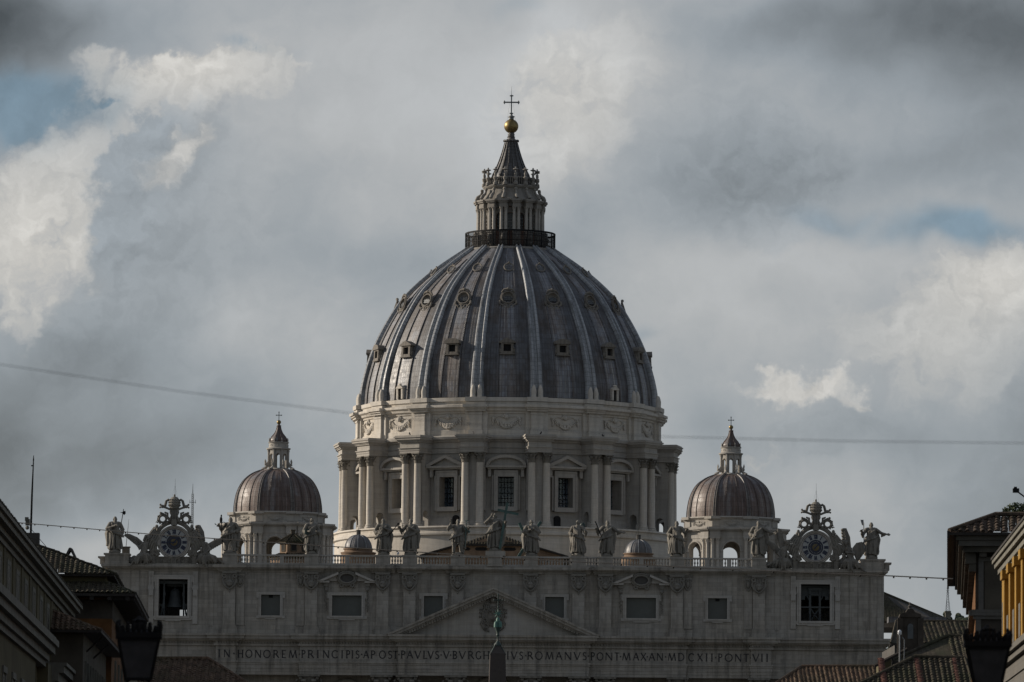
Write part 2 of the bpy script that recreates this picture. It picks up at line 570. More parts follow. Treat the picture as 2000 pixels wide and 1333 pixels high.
def lead(name, brown, blue, light, sw=0.75, sh=0.9, streaks=0.6, rough=0.5, mix=(0.42, 0.58), patch=0.10, bay=0.0, grid=0.5):
    """Sheet lead: overlapping plates, each weathered differently, pale run-off streaks down the middle of each bay."""
    m, nt, b, tc = mat_base(name)
    uv = tc.outputs['UV']
    br = brick(nt, uv, sw, sh, 0.05, off=0.0)
    bl = NX(nt, br.outputs['Color'])
    big = nnoise(nt, uvscaled(nt, tc, patch, patch * 0.7), 1.0, 4, 0.6)
    rowv = nnoise(nt, uvscaled(nt, tc, 0.6, 0.5), 1.0, 3, 0.6)
    st = nnoise(nt, uvscaled(nt, tc, 3.2, 0.07), 1.0, 8, 0.75)
    st2 = nnoise(nt, uvscaled(nt, tc, 1.1, 0.05), 2.0, 5, 0.65)
    gr = nnoise(nt, tc.outputs['Object'], 1.5, 6, 0.7)
    tone = big * 0.75 + rowv * 0.35 + bl * 0.08 - 0.08
    c = nmix(nt, tone.step(*mix), brown, blue)
    c = nscale(nt, c, 0.62 + bl * 0.14 + gr * 0.25 + (rowv - 0.5) * 1.6 + (st2 - 0.5) * 1.9 + 0.13)
    sf = st.step(0.47, 0.66) * streaks
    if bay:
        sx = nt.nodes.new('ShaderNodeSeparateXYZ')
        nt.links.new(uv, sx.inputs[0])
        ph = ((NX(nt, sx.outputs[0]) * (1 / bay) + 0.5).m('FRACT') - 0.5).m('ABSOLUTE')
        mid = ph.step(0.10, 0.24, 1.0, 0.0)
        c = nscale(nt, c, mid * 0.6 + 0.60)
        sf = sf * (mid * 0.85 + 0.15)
    c = nmix(nt, sf, c, light)
    c = nmix(nt, nnoise(nt, uvscaled(nt, tc, 4.0, 0.10), 1.3, 6, 0.75).step(0.54, 0.70) * 0.7, c, nscale(nt, tuple(brown), 0.3))
    c = nmix(nt, NX(nt, br.outputs['Fac']) * grid, c, nscale(nt, tuple(brown), 0.3))
    setin(nt, b, 'Base Color', c)
    setin(nt, b, 'Roughness', gr.step(0.2, 0.8, rough - 0.1, rough + 0.15))
    setin(nt, b, 'Specular IOR Level', 0.5)
    bp = nt.nodes.new('ShaderNodeBump')
    bp.inputs['Strength'].default_value = 0.5
    bp.inputs['Distance'].default_value = 0.05
    nt.links.new((bl * 0.2 + gr * 0.5 - NX(nt, br.outputs['Fac']) * 0.9).s, bp.inputs['Height'])
    nt.links.new(bp.outputs[0], b.inputs['Normal'])
    return m


def tiles(name, c1, c2, moss=(0.035, 0.04, 0.02), amount=0.4, w=0.38, h=0.45):
    m, nt, b, tc = mat_base(name)
    br = brick(nt, tc.outputs['UV'], w, h, 0.02, off=0.0)
    bl = NX(nt, br.outputs['Color'])
    gr = nnoise(nt, tc.outputs['Object'], 3.0, 5, 0.7)
    big = nnoise(nt, tc.outputs['Object'], 0.35, 4, 0.6)
    cell = nnoise(nt, uvscaled(nt, tc, 1 / w, 0.9), 1.0, 2, 0.5)
    c = nmix(nt, cell.step(0.35, 0.65), c1, c2)
    c = nscale(nt, c, 0.55 + bl * 0.5 + gr * 0.4)
    c = nmix(nt, (big + gr * 0.5).step(0.65, 0.95) * amount, c, moss)
    c = nmix(nt, NX(nt, br.outputs['Fac']) * 0.6, c, nscale(nt, tuple(c1), 0.25))
    setin(nt, b, 'Base Color', c)
    setin(nt, b, 'Roughness', 0.9)
    setin(nt, b, 'Specular IOR Level', 0.2)
    return m


def glass(name, col, clear=0.5, rough=0.08):
    m, nt, b, tc = mat_base(name)
    n = nnoise(nt, tc.outputs['Object'], 0.8, 3, 0.5)
    setin(nt, b, 'Base Color', nscale(nt, tuple(col), n.step(0.2, 0.8, 0.7, 1.2)))
    setin(nt, b, 'Roughness', rough)
    setin(nt, b, 'Alpha', 1.0 - clear)
    return m


M = {
    'travertine': stone('travertine', (0.35, 0.335, 0.312)),
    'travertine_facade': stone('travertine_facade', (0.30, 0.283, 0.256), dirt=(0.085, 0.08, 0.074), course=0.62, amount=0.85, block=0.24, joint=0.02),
    'travertine_clean': stone('travertine_clean', (0.48, 0.452, 0.41), dirt=(0.19, 0.18, 0.165), amount=0.55),
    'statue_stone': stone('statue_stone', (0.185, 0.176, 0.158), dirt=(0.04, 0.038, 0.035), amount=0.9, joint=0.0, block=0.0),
    'lantern_stone': stone('lantern_stone', (0.25, 0.24, 0.225), dirt=(0.07, 0.065, 0.06), amount=0.85, course=0.5),
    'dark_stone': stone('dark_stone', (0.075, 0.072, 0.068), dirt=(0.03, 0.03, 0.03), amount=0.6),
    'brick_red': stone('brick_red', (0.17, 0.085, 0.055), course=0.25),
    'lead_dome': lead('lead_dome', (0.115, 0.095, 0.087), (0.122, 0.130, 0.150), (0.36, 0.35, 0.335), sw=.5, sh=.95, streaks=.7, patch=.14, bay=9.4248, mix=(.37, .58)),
    'lead_rib': lead('lead_rib', (0.15, 0.14, 0.135), (0.25, 0.267, 0.29), (0.42, 0.43, 0.43), sw=0.9, sh=0.75, mix=(0.25, 0.45), streaks=0.4),
    'lead_rib_dark': lead('lead_rib_dark', (0.11, 0.095, 0.088), (0.16, 0.165, 0.175), (0.30, 0.29, 0.28), sw=0.6, sh=0.7, streaks=0.6),
    'dormer_stone': stone('dormer_stone', (0.19, 0.178, 0.163), dirt=(0.06, 0.055, 0.05), amount=0.9, course=0.5),
    'lead_small': lead('lead_small', (0.095, 0.060, 0.049), (0.105, 0.104, 0.112), (0.27, 0.25, 0.235), grid=0.35, sw=0.55, sh=0.8, mix=(0.46, 0.66), patch=0.16),
    'lead_cone': lead('lead_cone', (0.07, 0.065, 0.062), (0.09, 0.095, 0.105), (0.2, 0.19, 0.18), sw=0.4, sh=0.6, streaks=0.5),
    'gold': plain('gold', (0.235, 0.178, 0.08), rough=0.48, metal=0.85, var=0.35, scale=1.2),
    'iron': plain('iron', (0.012, 0.012, 0.013), rough=0.7, var=0.3, spec=0.15),
    'grey_metal': plain('grey_metal', (0.16, 0.17, 0.18), rough=0.5, metal=0.3),
    'bronze_green': plain('bronze_green', (0.05, 0.095, 0.088), rough=0.6, var=0.4, scale=2.5),
    'bronze_dark': plain('bronze_dark', (0.025, 0.045, 0.042), rough=0.55, var=0.4, scale=2.5),
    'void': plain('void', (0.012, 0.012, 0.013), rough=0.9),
    'pane': plain('pane', (0.075, 0.082, 0.08), rough=0.3, var=0.2, scale=0.3),
    'pane_dark': plain('pane_dark', (0.02, 0.022, 0.024), rough=0.2),
    'pane_bright': plain('pane_bright', (0.45, 0.45, 0.42), rough=0.12, var=0.1),
    'glass_clear': glass('glass_clear', (0.10, 0.13, 0.165), 0.4),
    'letter': plain('letter', (0.035, 0.034, 0.036), rough=0.7),
    'dial_white': plain('dial_white', (0.29, 0.30, 0.30), rough=0.5, var=0.12),
    'dial_blue': plain('dial_blue', (0.02, 0.024, 0.042), rough=0.5),
    'dial_gold': plain('dial_gold', (0.115, 0.085, 0.035), rough=0.5, var=0.35, scale=3),
    'granite': stone('granite', (0.062, 0.055, 0.052), dirt=(0.07, 0.06, 0.06), amount=0.5, joint=0.0, block=0.0),
    'orange_plaster': plain('orange_plaster', (0.115, 0.055, 0.022), rough=0.9, var=0.45, scale=0.5, spec=0.2),
    'roof_plaster': plain('roof_plaster', (0.19, 0.135, 0.095), rough=0.9, var=0.35, scale=0.6, spec=0.2),
    'beige_plaster': plain('beige_plaster', (0.075, 0.066, 0.052), rough=0.9, var=0.35, scale=0.5, spec=0.2),
    'ochre_plaster': plain('ochre_plaster', (0.085, 0.074, 0.042), rough=0.9, var=0.35, scale=0.4, spec=0.2),
    'yellow_plaster': plain('yellow_plaster', (0.25, 0.148, 0.033), rough=0.9, var=0.25, scale=0.5, spec=0.2),
    'brown_plaster': plain('brown_plaster', (0.05, 0.043, 0.036), rough=0.9, var=0.5, scale=0.6, spec=0.2),
    'street_stone': stone('street_stone', (0.10, 0.095, 0.085), amount=0.5, course=0.6),
    'pale_trim': plain('pale_trim', (0.14, 0.135, 0.115), rough=0.85, var=0.3, scale=0.8, spec=0.2),
    'dark_wood': plain('dark_wood', (0.022, 0.018, 0.015), rough=0.8, var=0.4),
    'tile_old': tiles('tile_old', (0.04, 0.033, 0.025), (0.07, 0.06, 0.042), amount=0.75),
    'tile_red': tiles('tile_red', (0.06, 0.042, 0.034), (0.095, 0.068, 0.054), amount=0.3),
    'tile_brown': tiles('tile_brown', (0.085, 0.055, 0.038), (0.14, 0.095, 0.065), amount=0.5),
    'leaf_dark': plain('leaf_dark', (0.035, 0.05, 0.018), rough=0.8, var=0.6, scale=6),
    'forest': plain('forest', (0.03, 0.04, 0.022), rough=0.9, var=0.6, scale=0.15),
    'earth': plain('earth', (0.06, 0.06, 0.045), rough=0.95, var=0.4, scale=0.05),
    'paving': stone('paving', (0.10, 0.098, 0.095), amount=0.4, course=0.5),
    'lamp_glass': plain('lamp_glass', (0.055, 0.055, 0.06), rough=0.35, var=0.3, scale=3),
    'white_lamp': plain('white_lamp', (0.6, 0.62, 0.65), rough=0.4),
    'bird_grey': plain('bird_grey', (0.03, 0.03, 0.035), rough=0.8),
    'bird_white': plain('bird_white', (0.55, 0.57, 0.6), rough=0.8),
}

# ---------------------------------------------------------------- the great dome
AX = R(-0.785)                     # the church's axis leans a touch to the right of the line of sight


def on_axis(dist):
    return Vector((-2.31 + 0.0137 * (dist - 835.0), dist, 0.0))


PROF = [(25.3, 80.3), (25.05, 83.1), (24.3, 86.4), (23.05, 90.15), (21.1, 94.2), (18.5, 98.3), (15.8, 101.2), (12.1, 104.3), (7.5, 107.5)]


def spline(pts, n):
    out = []
    P = [Vector(p) for p in pts]
    P = [P[0] * 2 - P[1]] + P + [P[-1] * 2 - P[-2]]
    seg = len(pts) - 1
    for i in range(n + 1):
        t = seg * i / n
        k = min(int(t), seg - 1)
        u = t - k
        a, b, c, d = P[k:k + 4]
        out.append(0.5 * ((2 * b) + (c - a) * u + (2 * a - 5 * b + 4 * c - d) * u * u + (3 * b - a - 3 * c + d) * u ** 3))
    return out


def prof_at(curve, z):
    """radius and slope angle (0 = upright) at height z"""
    for p, q in zip(curve, curve[1:]):
        if p[1] <= z <= q[1]:
            t = (z - p[1]) / (q[1] - p[1])
            return p[0] + (q[0] - p[0]) * t, math.atan2(p[0] - q[0], q[1] - p[1])
    return curve[-1][0], 0.5


def rib_mesh(curve, w0, w1, h0, h1, shape=((-1, -.15), (-1, .5), (-.8, .95), (-.5, 1.0), (-.28, .72), (-.2, .5), (.2, .5), (.28, .72), (.5, 1.0), (.8, .95), (1, .5), (1, -.15))):
    mb = MB()
    vs, fs, uvs = [], [], []
    n = len(curve)
    ln = 0.0
    for i, p in enumerate(curve):
        t = i / (n - 1)
        a = curve[max(i - 1, 0)]
        b = curve[min(i + 1, n - 1)]
        tn = Vector((b[0] - a[0], b[1] - a[1])).normalized()
        nr = Vector((tn.y, -tn.x))
        if i:
            ln += (Vector(p) - Vector(curve[i - 1])).length
        w, h = w0 + (w1 - w0) * t, h0 + (h1 - h0) * t
        for sx, sh in shape:
            q = Vector(p) + nr * (sh * h)
            vs.append((sx * w, -q.x, q.y))
            uvs.append((sx * w * 1.2 + (3.3 if sx > 0 else 0), ln))
    k = len(shape)
    for i in range(n - 1):
        for j in range(k - 1):
            fs.append((i * k + j, i * k + j + 1, (i + 1) * k + j + 1, (i + 1) * k + j))
    fs.append(tuple(range(k)))
    fs.append(tuple((n - 1) * k + j for j in range(k)))
    return mb.add(vs, fs, None, [[uvs[j] for j in f] for f in fs])


def corinthian(mb, r, z0, h, M=None, leaves=8):
    """Capital: bell, two rows of curling leaves, corner scrolls, abacus."""
    mb.lathe([(r * .92, z0), (r * .95, z0 + h * .4), (r * 1.15, z0 + h * .8), (r * 1.3, z0 + h * .86)], 12, M)
    mb.ring((0, 0, z0 + .02), r, h * .05, 12, 6, M, axis='Z')
    for row, (zz, hh, rr, off) in enumerate(((z0 + .02, h * .42, r * 1.02, 0.0), (z0 + .06, h * .72, r * 1.06, .5))):
        for k in range(leaves):
            a = 2 * PI * (k + off) / leaves
            w = PI / leaves * .8
            pts = []
            for (t, out) in ((0, 0), (.5, .06), (.82, .22), (1.0, .42), (.84, .5)):
                for sgn in (-1, 0, 1):
                    rad = rr + out * r * 1.3 + (0.03 * r if sgn == 0 else 0)
                    ww = w * (1.0 - .45 * t)
                    pts.append((rad * math.sin(a + sgn * ww), -rad * math.cos(a + sgn * ww), zz + hh * t))
            fs = []
            for i in range(4):
                for j in range(2):
                    fs.append((i * 3 + j, i * 3 + j + 1, i * 3 + j + 4, i * 3 + j + 3))
            mb.add(pts, fs, M)
    for k in range(4):
        a = PI / 4 + k * PI / 2
        c = (r * 1.42 * math.sin(a), -r * 1.42 * math.cos(a), z0 + h * .80)
        mb.ball(c, (r * .24, r * .24, r * .26), 7, 5, M)
    mb.box(-r * 1.36, r * 1.36, -r * 1.36, r * 1.36, z0 + h * .88, z0 + h, M)
    return mb


def column_prof(r, z0, z1):
    h = z1 - z0
    return [(r * 1.38, z0), (r * 1.38, z0 + r * .3), (r * 1.42, z0 + r * .42), (r * 1.36, z0 + r * .6), (r * 1.15, z0 + r * .66), (r * 1.13, z0 + r * .84),
            (r * 1.22, z0 + r * .93), (r * 1.18, z0 + r * 1.12), (r * 1.03, z0 + r * 1.18), (r, z0 + r * 1.4), (r, z0 + h * .33), (r * .96, z0 + h * .66), (r * .88, z1)]


def arch_outline(w, z0, zs, n=10, cx=0.0):
    """Opening with round head: half width w, springing at zs."""
    return [(cx - w, z0)] + [(cx - w * math.cos(PI * i / n), zs + w * math.sin(PI * i / n)) for i in range(n + 1)] + [(cx + w, z0)]


def swag(mb, w, h, M, beads=17, deep=.45):
    """Garland: fruit swag between two tied ends, drops, a mask with ribbons above the middle."""
    rnd = random.Random(int(w * 100))
    for i in range(beads):
        t = i / (beads - 1) * 2 - 1
        x, z = t * w * .78, -h * .55 * (1 - t * t) + h * .18
        rad = h * (.085 + .07 * (1 - abs(t)))
        for q in range(3):
            mb.ball((x + rnd.uniform(-.05, .05) * h, -rad * .5, z + (q - 1) * rad * .9), (rad * .72, rad * .8, rad * .72), 6, 4, M)
    for sx in (-1, 1):
        for q in range(4):
            mb.ball((sx * w * (.86 + .03 * (q % 2)), -deep * .4, h * (.22 - .16 * q)), (h * (.10 - .012 * q), deep * .4, h * .11), 6, 4, M)
        mb.tube([(sx * w * .80, -.06, h * .26), (sx * w * .5, -.12, h * .42), (sx * w * .22, -.1, h * .30)], h * .035, 5, M)
        mb.tube([(sx * w * .80, -.06, h * .26), (sx * w * .98, -.08, h * .36), (sx * w, -.06, h * .1)], h * .03, 5, M)
    mb.ball((0, -deep * .5, h * .34), (h * .17, deep * .6, h * .2), 8, 6, M)
    for k in range(7):
        a = PI * k / 6
        mb.ball((h * .22 * math.cos(a), -deep * .25, h * .36 + h * .2 * math.sin(a)), (h * .08, deep * .4, h * .09), 6, 4, M)
    return mb


def garland_part(parent, ang, r, z, w, h, m, name='garland'):
    mb = MB()
    swag(mb, w, h, None)
    # bend on to the curved wall
    for i, p in enumerate(mb.v):
        a = p.x / r
        rr = r - p.y
        mb.v[i] = Vector((rr * math.sin(a), -rr * math.cos(a), z + p.z))
    return mb.build(name, m, parent, smooth=60, rz=ang)


def curved_wall(mb, r0, r1, a0, a1, z0, z1, n=6):
    """Solid piece of a round wall, inner radius r0, outer r1, all six sides."""
    vs, fs = [], []
    for i in range(n + 1):
        a = a0 + (a1 - a0) * i / n
        for r, z in ((r0, z0), (r1, z0), (r1, z1), (r0, z1)):
            vs.append((r * math.sin(a), -r * math.cos(a), z))
    for i in range(n):
        for j in range(4):
            fs.append((i * 4 + j, i * 4 + (j + 1) % 4, i * 4 + 4 + (j + 1) % 4, i * 4 + 4 + j))
    fs += [(0, 1, 2, 3), tuple(n * 4 + j for j in range(4))]
    return mb.add(vs, fs)


def make_dome():
    T = thing('great_dome', 'huge ribbed grey lead dome with tall columned drum and lantern', 'dome', on_axis(971), AX)
    curve = spline(PROF, 44)
    # --- lead shell, with standing seams
    sh = MB()
    sh.lathe([tuple(p) for p in curve], 160, us=24.0)
    for k in range(16):
        for off in (-0.155, 0.155):
            a = (k + off) * R(22.5)
            mb = rib_mesh(curve[:-4], .13, .07, .22, .12, shape=((-1, -.4), (-.7, 1), (.7, 1), (1, -.4)))
            sh.add(mb.v, mb.f, rotz(a), [mb.uv[i] for i in range(len(mb.f))])
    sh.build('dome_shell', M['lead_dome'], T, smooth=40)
    # --- ribs with stone foot
    rib = rib_mesh(curve, 1.15, .48, .66, .48).build('rib', M['lead_rib'], T, smooth=40, rz=R(11.25))
    ft = MB()
    for sx in (-.55, .55):
        ft.lathe([(.46, 80.0), (.5, 80.3), (.42, 80.5), (.46, 81.3), (.34, 81.8), (.2, 82.2), (0.02, 82.35)], 10, Matrix.Translation((sx, -25.95, 0)))
    ft.build('rib_foot', M['travertine_clean'], rib, smooth=50)
    for k in range(1, 16):
        copy_tree(rib, T, rz=R(11.25 + 22.5 * k))

    # --- dormers of three tiers
    def frame_at(z, lean):
        r, s = prof_at(curve, z)
        return Matrix.Translation((0, -r, z)) @ Matrix.Rotation(-s * lean, 4, 'X')

    def low_dormer(round_top):
        F = frame_at(88.7, .15)
        o = MB()
        o.box(-1.05, -.62, -.75, 1.6, -1.05, .72, F).box(.62, 1.05, -.75, 1.6, -1.05, .72, F)
        o.box(-.62, .62, -.72, 1.6, -1.05, -.68, F).box(-.62, .62, -.73, 1.6, .5, .72, F)
        o.box(-1.3, 1.3, -.85, 1.4, -1.22, -1.05, F)
        for sx in (-1, 1):
            o.ball((sx * 1.15, -.4, -.55), (.16, .3, .5), 6, 5, F)
        a = o.build('dormer', M['dormer_stone'], T, smooth=30)
        p = MB()
        if round_top:
            arc = [(1.35 * math.cos(PI * i / 10), .98 + .62 * math.sin(PI * i / 10)) for i in range(11)]
            p.prism(arc + [(-1.35, .72), (1.35, .72)][0:2], -.95, 1.9, F)
        else:
            p.prism([(-1.4, .72), (1.4, .72), (1.4, .92), (0, 1.62), (-1.4, .92)], -.95, 1.9, F)
        p.build('pediment', M['dormer_stone'], a, smooth=30)
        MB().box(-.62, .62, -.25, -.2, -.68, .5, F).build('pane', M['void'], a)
        return a

    def mid_dormer():
        F = frame_at(97.35, .5) @ Matrix.Scale(.9, 4)
        o = MB()
        o.ring((0, -.55, .1), 1.16, .15, 28, 8, F)
        o.ring((0, -.42, .1), 1.38, .12, 28, 8, F)
        o.lathe([(1.4, .9), (1.36, .45), (1.15, .4)], 24, F @ Matrix.Translation((0, 0, .1)) @ Matrix.Rotation(PI / 2, 4, 'X') @ Matrix.Rotation(PI, 4, 'X'))
        for sx in (-1, 1):
            o.ring((sx * .62, -.42, -1.62), .36, .15, 14, 7, F)
            o.tube([(sx * 1.5, -.45, -.5), (sx * 1.55, -.5, -1.1), (sx * .95, -.45, -1.55)], [.2, .24, .14], 7, F)
            o.tube([(sx * 1.2, -.5, 1.1), (sx * .8, -.62, 1.62), (0, -.7, 1.75)], [.14, .2, .2], 7, F)
        o.ball((0, -.7, 1.75), (.34, .3, .3), 8, 6, F)
        o.ball((0, -.45, -1.95), (.3, .2, .35), 8, 6, F)
        a = o.build('oculus', M['dormer_stone'], T, smooth=40)
        h = MB()
        h.lathe([(1.15, 0), (1.0, -.35), (.7, -.55), (.02, -.6)], 24, F @ Matrix.Translation((0, -.5, .1)) @ Matrix.Rotation(PI / 2, 4, 'X'))
        h.build('niche', M['lantern_stone'], a, smooth=60)
        g = MB()
        g.prism([(.82 * math.cos(PI * i / 10), -.12 + .5 * math.sin(PI * i / 10)) for i in range(11)] + [(-.82, -.5), (.82, -.5)], -.42, -.36, F)
        g.build('pane', M['pane_dark'], a)
        b = MB()
        for x in (-.55, -.28, 0, .28, .55):
            b.box(x - .03, x + .03, -.47, -.43, -.5, .28, F)
        for z in (-.3, 0):
            b.box(-.8, .8, -.47, -.43, z - .03, z + .03, F)
        b.build('grille', M['grey_metal'], a)
        return a

    def top_dormer():
        F = frame_at(103.1, .65) @ Matrix.Scale(.92, 4)
        o = MB()
        o.ring((0, -.42, 0), .84, .14, 22, 8, F)
        o.lathe([(1.0, .9), (.98, .42), (.8, .38)], 20, F @ Matrix.Rotation(-PI / 2, 4, 'X'))
        o.ball((0, -.5, 1.0), (.2, .2, .14), 6, 5, F)
        a = o.build('small_oculus', M['dormer_stone'], T, smooth=40)
        MB().lathe([(.8, -.2), (.02, -.2)], 20, F @ Matrix.Rotation(PI / 2, 4, 'X')).build('pane', M['pane_dark'], a)
        b = MB()
        b.box(-.75, .75, -.34, -.3, -.16, -.08, F).box(-.75, .75, -.34, -.3, .18, .24, F)
        for x in (-.3, 0.0, .3):
            b.box(x - .03, x + .03, -.34, -.3, -.7, .7, F)
        b.build('grille', M['grey_metal'], a)
        return a
    lows = (low_dormer(False), low_dormer(True))
    mid, top = mid_dormer(), top_dormer()
    for k in range(-5, 6):
        for src, first in ((lows[abs(k) % 2], k in (0, 1)), (mid, k == 0), (top, k == 0)):
            if first and src in (lows[0], lows[1]):
                src.rotation_euler.z = R(22.5 * k)
            elif not first:
                copy_tree(src, T, rz=R(22.5 * k))
    for k in (-2, 2):
        F = Matrix.Translation((0, -25.2, 81.6))
        d = MB()
        d.box(-.75, -.4, -.5, 1.0, -1.2, .55, F).box(.4, .75, -.5, 1.0, -1.2, .55, F)
        d.prism([(-.8, .55), (.8, .55), (.8, .7), (.45, 1.0), (0, 1.15), (-.45, 1.0), (-.8, .7)], -.6, 1.2, F)
        d.ball((0, -.4, 1.25), (.5, .2, .2), 6, 5, F)
        q = d.build('roof_door', M['travertine_clean'], T, smooth=40, rz=R(22.5 * k))
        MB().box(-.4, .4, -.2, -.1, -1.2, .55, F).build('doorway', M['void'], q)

    # --- attic of the drum: plinth, cornice, wall, piers breaking forward, garlands
    at_ = MB()
    at_.lathe([(24.9, 80.3), (25.95, 80.2), (26.0, 79.55), (25.75, 79.4), (25.7, 79.1), (26.45, 78.95), (26.5, 78.55), (26.15, 78.3), (26.05, 77.95), (25.75, 77.8), (25.7, 77.55),
               (25.5, 77.45), (25.5, 74.9), (25.7, 74.75), (25.7, 73.5)], 128, us=25.5)
    at_.build('attic', M['travertine_clean'], T, smooth=25)
    ap = MB()
    for z0, z1, w, r in ((79.5, 80.22, 1.75, 26.75), (78.95, 79.42, 1.7, 26.55), (78.5, 78.95, 2.05, 27.3), (78.2, 78.5, 1.85, 27.0), (77.85, 78.2, 1.7, 26.75),
                         (73.6, 77.85, 1.05, 26.35), (73.6, 74.7, 1.2, 26.5), (77.3, 77.6, 1.15, 26.45)):
        ap.box(-w, w, -r, -24.8, z0, z1)
    ap.box(-1.9, -1.05, -25.95, -24.8, 73.6, 77.85).box(1.05, 1.9, -25.95, -24.8, 73.6, 77.85)
    pier = ap.build('attic_pier', M['travertine_clean'], T, rz=R(11.25))
    for k in range(1, 16):
        copy_tree(pier, T, rz=R(11.25 + 22.5 * k))
    g0 = garland_part(T, R(-112.5), 25.5, 76.2, 2.55, 2.1, M['travertine_clean'])
    for k in range(-4, 5):
        copy_tree(g0, T, rz=R(22.5 * k))

    # --- drum wall with sixteen real window openings
    dw = MB()
    ha = 1.36 / 25.3
    for k in range(16):
        c = R(22.5 * k)
        h = R(11.25)
        curved_wall(dw, 23.2, 25.3, c - h, c - ha, 58.0, 71.0, 4)
        curved_wall(dw, 23.2, 25.3, c + ha, c + h, 58.0, 71.0, 4)
        curved_wall(dw, 23.2, 25.3, c - ha, c + ha, 58.0, 61.9, 2)
        curved_wall(dw, 23.2, 25.3, c - ha, c + ha, 67.0, 71.0, 2)
    dw.build('drum_wall', M['travertine'], T, cyl=25.3)
    en = MB()
    en.lathe([(25.0, 70.9), (25.55, 70.9), (25.6, 71.7), (25.75, 71.75), (25.5, 71.8), (25.5, 72.7), (25.75, 72.8), (25.9, 73.1), (26.35, 73.2), (26.45, 73.6), (26.3, 73.75), (25.0, 74.0)], 128, us=25.5)
    en.lathe([(25.0, 60.1), (25.45, 60.1), (25.5, 59.6), (25.6, 58.4)], 128, us=25.5)
    en.build('drum_entablature', M['travertine'], T, smooth=25)
    MB().lathe([(0.02, 58.2), (25, 58.2)], 32).build('drum_floor', M['dark_stone'], T)

    def window(round_top):
        w = MB()
        y0 = -25.95
        w.box(-1.95, -1.34, y0, -25.0, 61.2, 67.9).box(1.34, 1.95, y0, -25.0, 61.2, 67.9)
        w.box(-1.34, 1.34, y0, -25.0, 61.2, 61.95).box(-1.34, 1.34, y0, -25.0, 66.95, 67.9)
        w.box(-2.0, -1.8, y0 - .12, -25.0, 61.3, 68.0).box(1.8, 2.0, y0 - .12, -25.0, 61.3, 68.0).box(-1.8, 1.8, y0 - .12, -25, 67.7, 68.0)
        w.box(-2.35, -2.05, -25.8, -24.9, 61.4, 67.2).box(2.05, 2.35, -25.8, -24.9, 61.4, 67.2)
        for sx in (-1, 1):
            w.box(sx * 2.75 - .25, sx * 2.75 + .25, y0 - .25, -24.9, 66.9, 68.4)
        a = w.build('window', M['travertine'], T)
        p = MB()
        if round_top:
            def arc(rr, rise, n=14):
                return [(rr * math.cos(PI * i / n), 68.75 + rise * math.sin(PI * i / n)) for i in range(n + 1)]
            p.prism(arc(3.35, 1.75) + arc(2.85, 1.3)[::-1], -26.9, -24.8)
            p.prism(arc(2.9, 1.32), -26.15, -24.8)
        else:
            p.prism([(-3.45, 68.75), (-3.45, 69.0), (0, 70.6), (3.45, 69.0), (3.45, 68.75), (2.7, 68.75), (0, 70.05), (-2.7, 68.75)], -26.9, -24.8)
            p.prism([(-2.8, 68.75), (2.8, 68.75), (0, 70.06)], -26.15, -24.8)
        p.box(-3.4, 3.4, -26.85, -24.8, 68.4, 68.75).box(-3.1, 3.1, -26.4, -24.8, 68.15, 68.4)
        p.build('pediment', M['travertine'], a, smooth=30)
        g = MB()
        for i in range(6):
            x = -1.36 + 2.72 * i / 5
            g.box(x - .05, x + .05, -23.9, -23.8, 61.9, 67.0)
        for z in (61.95, 62.75, 63.45, 64.3, 65.2, 66.1, 66.95):
            g.box(-1.36, 1.36, -23.9, -23.8, z - .05, z + .05)
        g.build('window_bars', M['iron'], a)
        MB().box(-1.36, 1.36, -23.78, -23.76, 61.9, 67.0).build('pane', M['glass_clear'], a)
        return a
    wins = (window(True), window(False))
    for k in range(16):
        if k < 2:
            wins[k % 2].rotation_euler.z = R(22.5 * k)
        else:
            copy_tree(wins[k % 2], T, rz=R(22.5 * k))

    # --- buttresses with paired columns
    b = MB()
    # pier with an arched passage next to the wall, outline in radius and height
    arch = [(26.75 - .75 * math.cos(PI * i / 8) * 1.0 - 0.0, 60.6 + .75 * math.sin(PI * i / 8)) for i in range(9)]
    out = [(25.1, 58.5), (26.0, 58.5)] + arch + [(27.5, 58.5), (28.0, 58.5), (28.0, 70.95), (25.1, 70.95)]
    vs = [(-1.75, -r, z) for r, z in out] + [(1.75, -r, z) for r, z in out]
    n = len(out)
    b.add(vs, [tuple(range(n)), tuple(range(2 * n - 1, n - 1, -1))] + [(i, (i + 1) % n, n + (i + 1) % n, n + i) for i in range(n)])
    b.box(-2.1, 2.1, -28.15, -27.55, 58.5, 59.6)
    for sx in (-1, 1):
        b.box(sx * 1.25 - .5, sx * 1.25 + .5, -28.15, -27.9, 59.6, 69.3)
        b.box(sx * 1.25 - .62, sx * 1.25 + .62, -28.3, -27.9, 69.3, 70.9)
    bt = b.build('buttress', M['travertine'], T, rz=R(11.25))
    e = MB()
    for z0, z1, w, r in ((70.85, 71.25, 2.0, 29.15), (71.25, 71.65, 2.08, 29.22), (71.65, 71.78, 2.2, 29.4), (71.78, 72.65, 1.98, 29.1), (72.65, 72.85, 2.2, 29.35),
                         (72.85, 73.05, 2.35, 29.5), (73.05, 73.4, 2.6, 29.75), (73.4, 73.62, 2.75, 29.9), (73.62, 73.8, 2.6, 29.7)):
        e.box(-w, w, -r, -25.2, z0, z1)
    e.build('entablature', M['travertine'], bt)
    for sx in (-1, 1):
        c = MB()
        F = Matrix.Translation((sx * 1.25, -28.45, 0))
        c.lathe(column_prof(.63, 58.55, 69.25), 20, F)
        c.box(-.88, .88, -.88, .88, 58.3, 58.62, F)
        col = c.build('column', M['travertine_clean'], bt, smooth=35)
        cp = MB()
        corinthian(cp, .58, 69.2, 1.66, F)
        cp.build('capital', M['statue_stone'], bt, smooth=50)
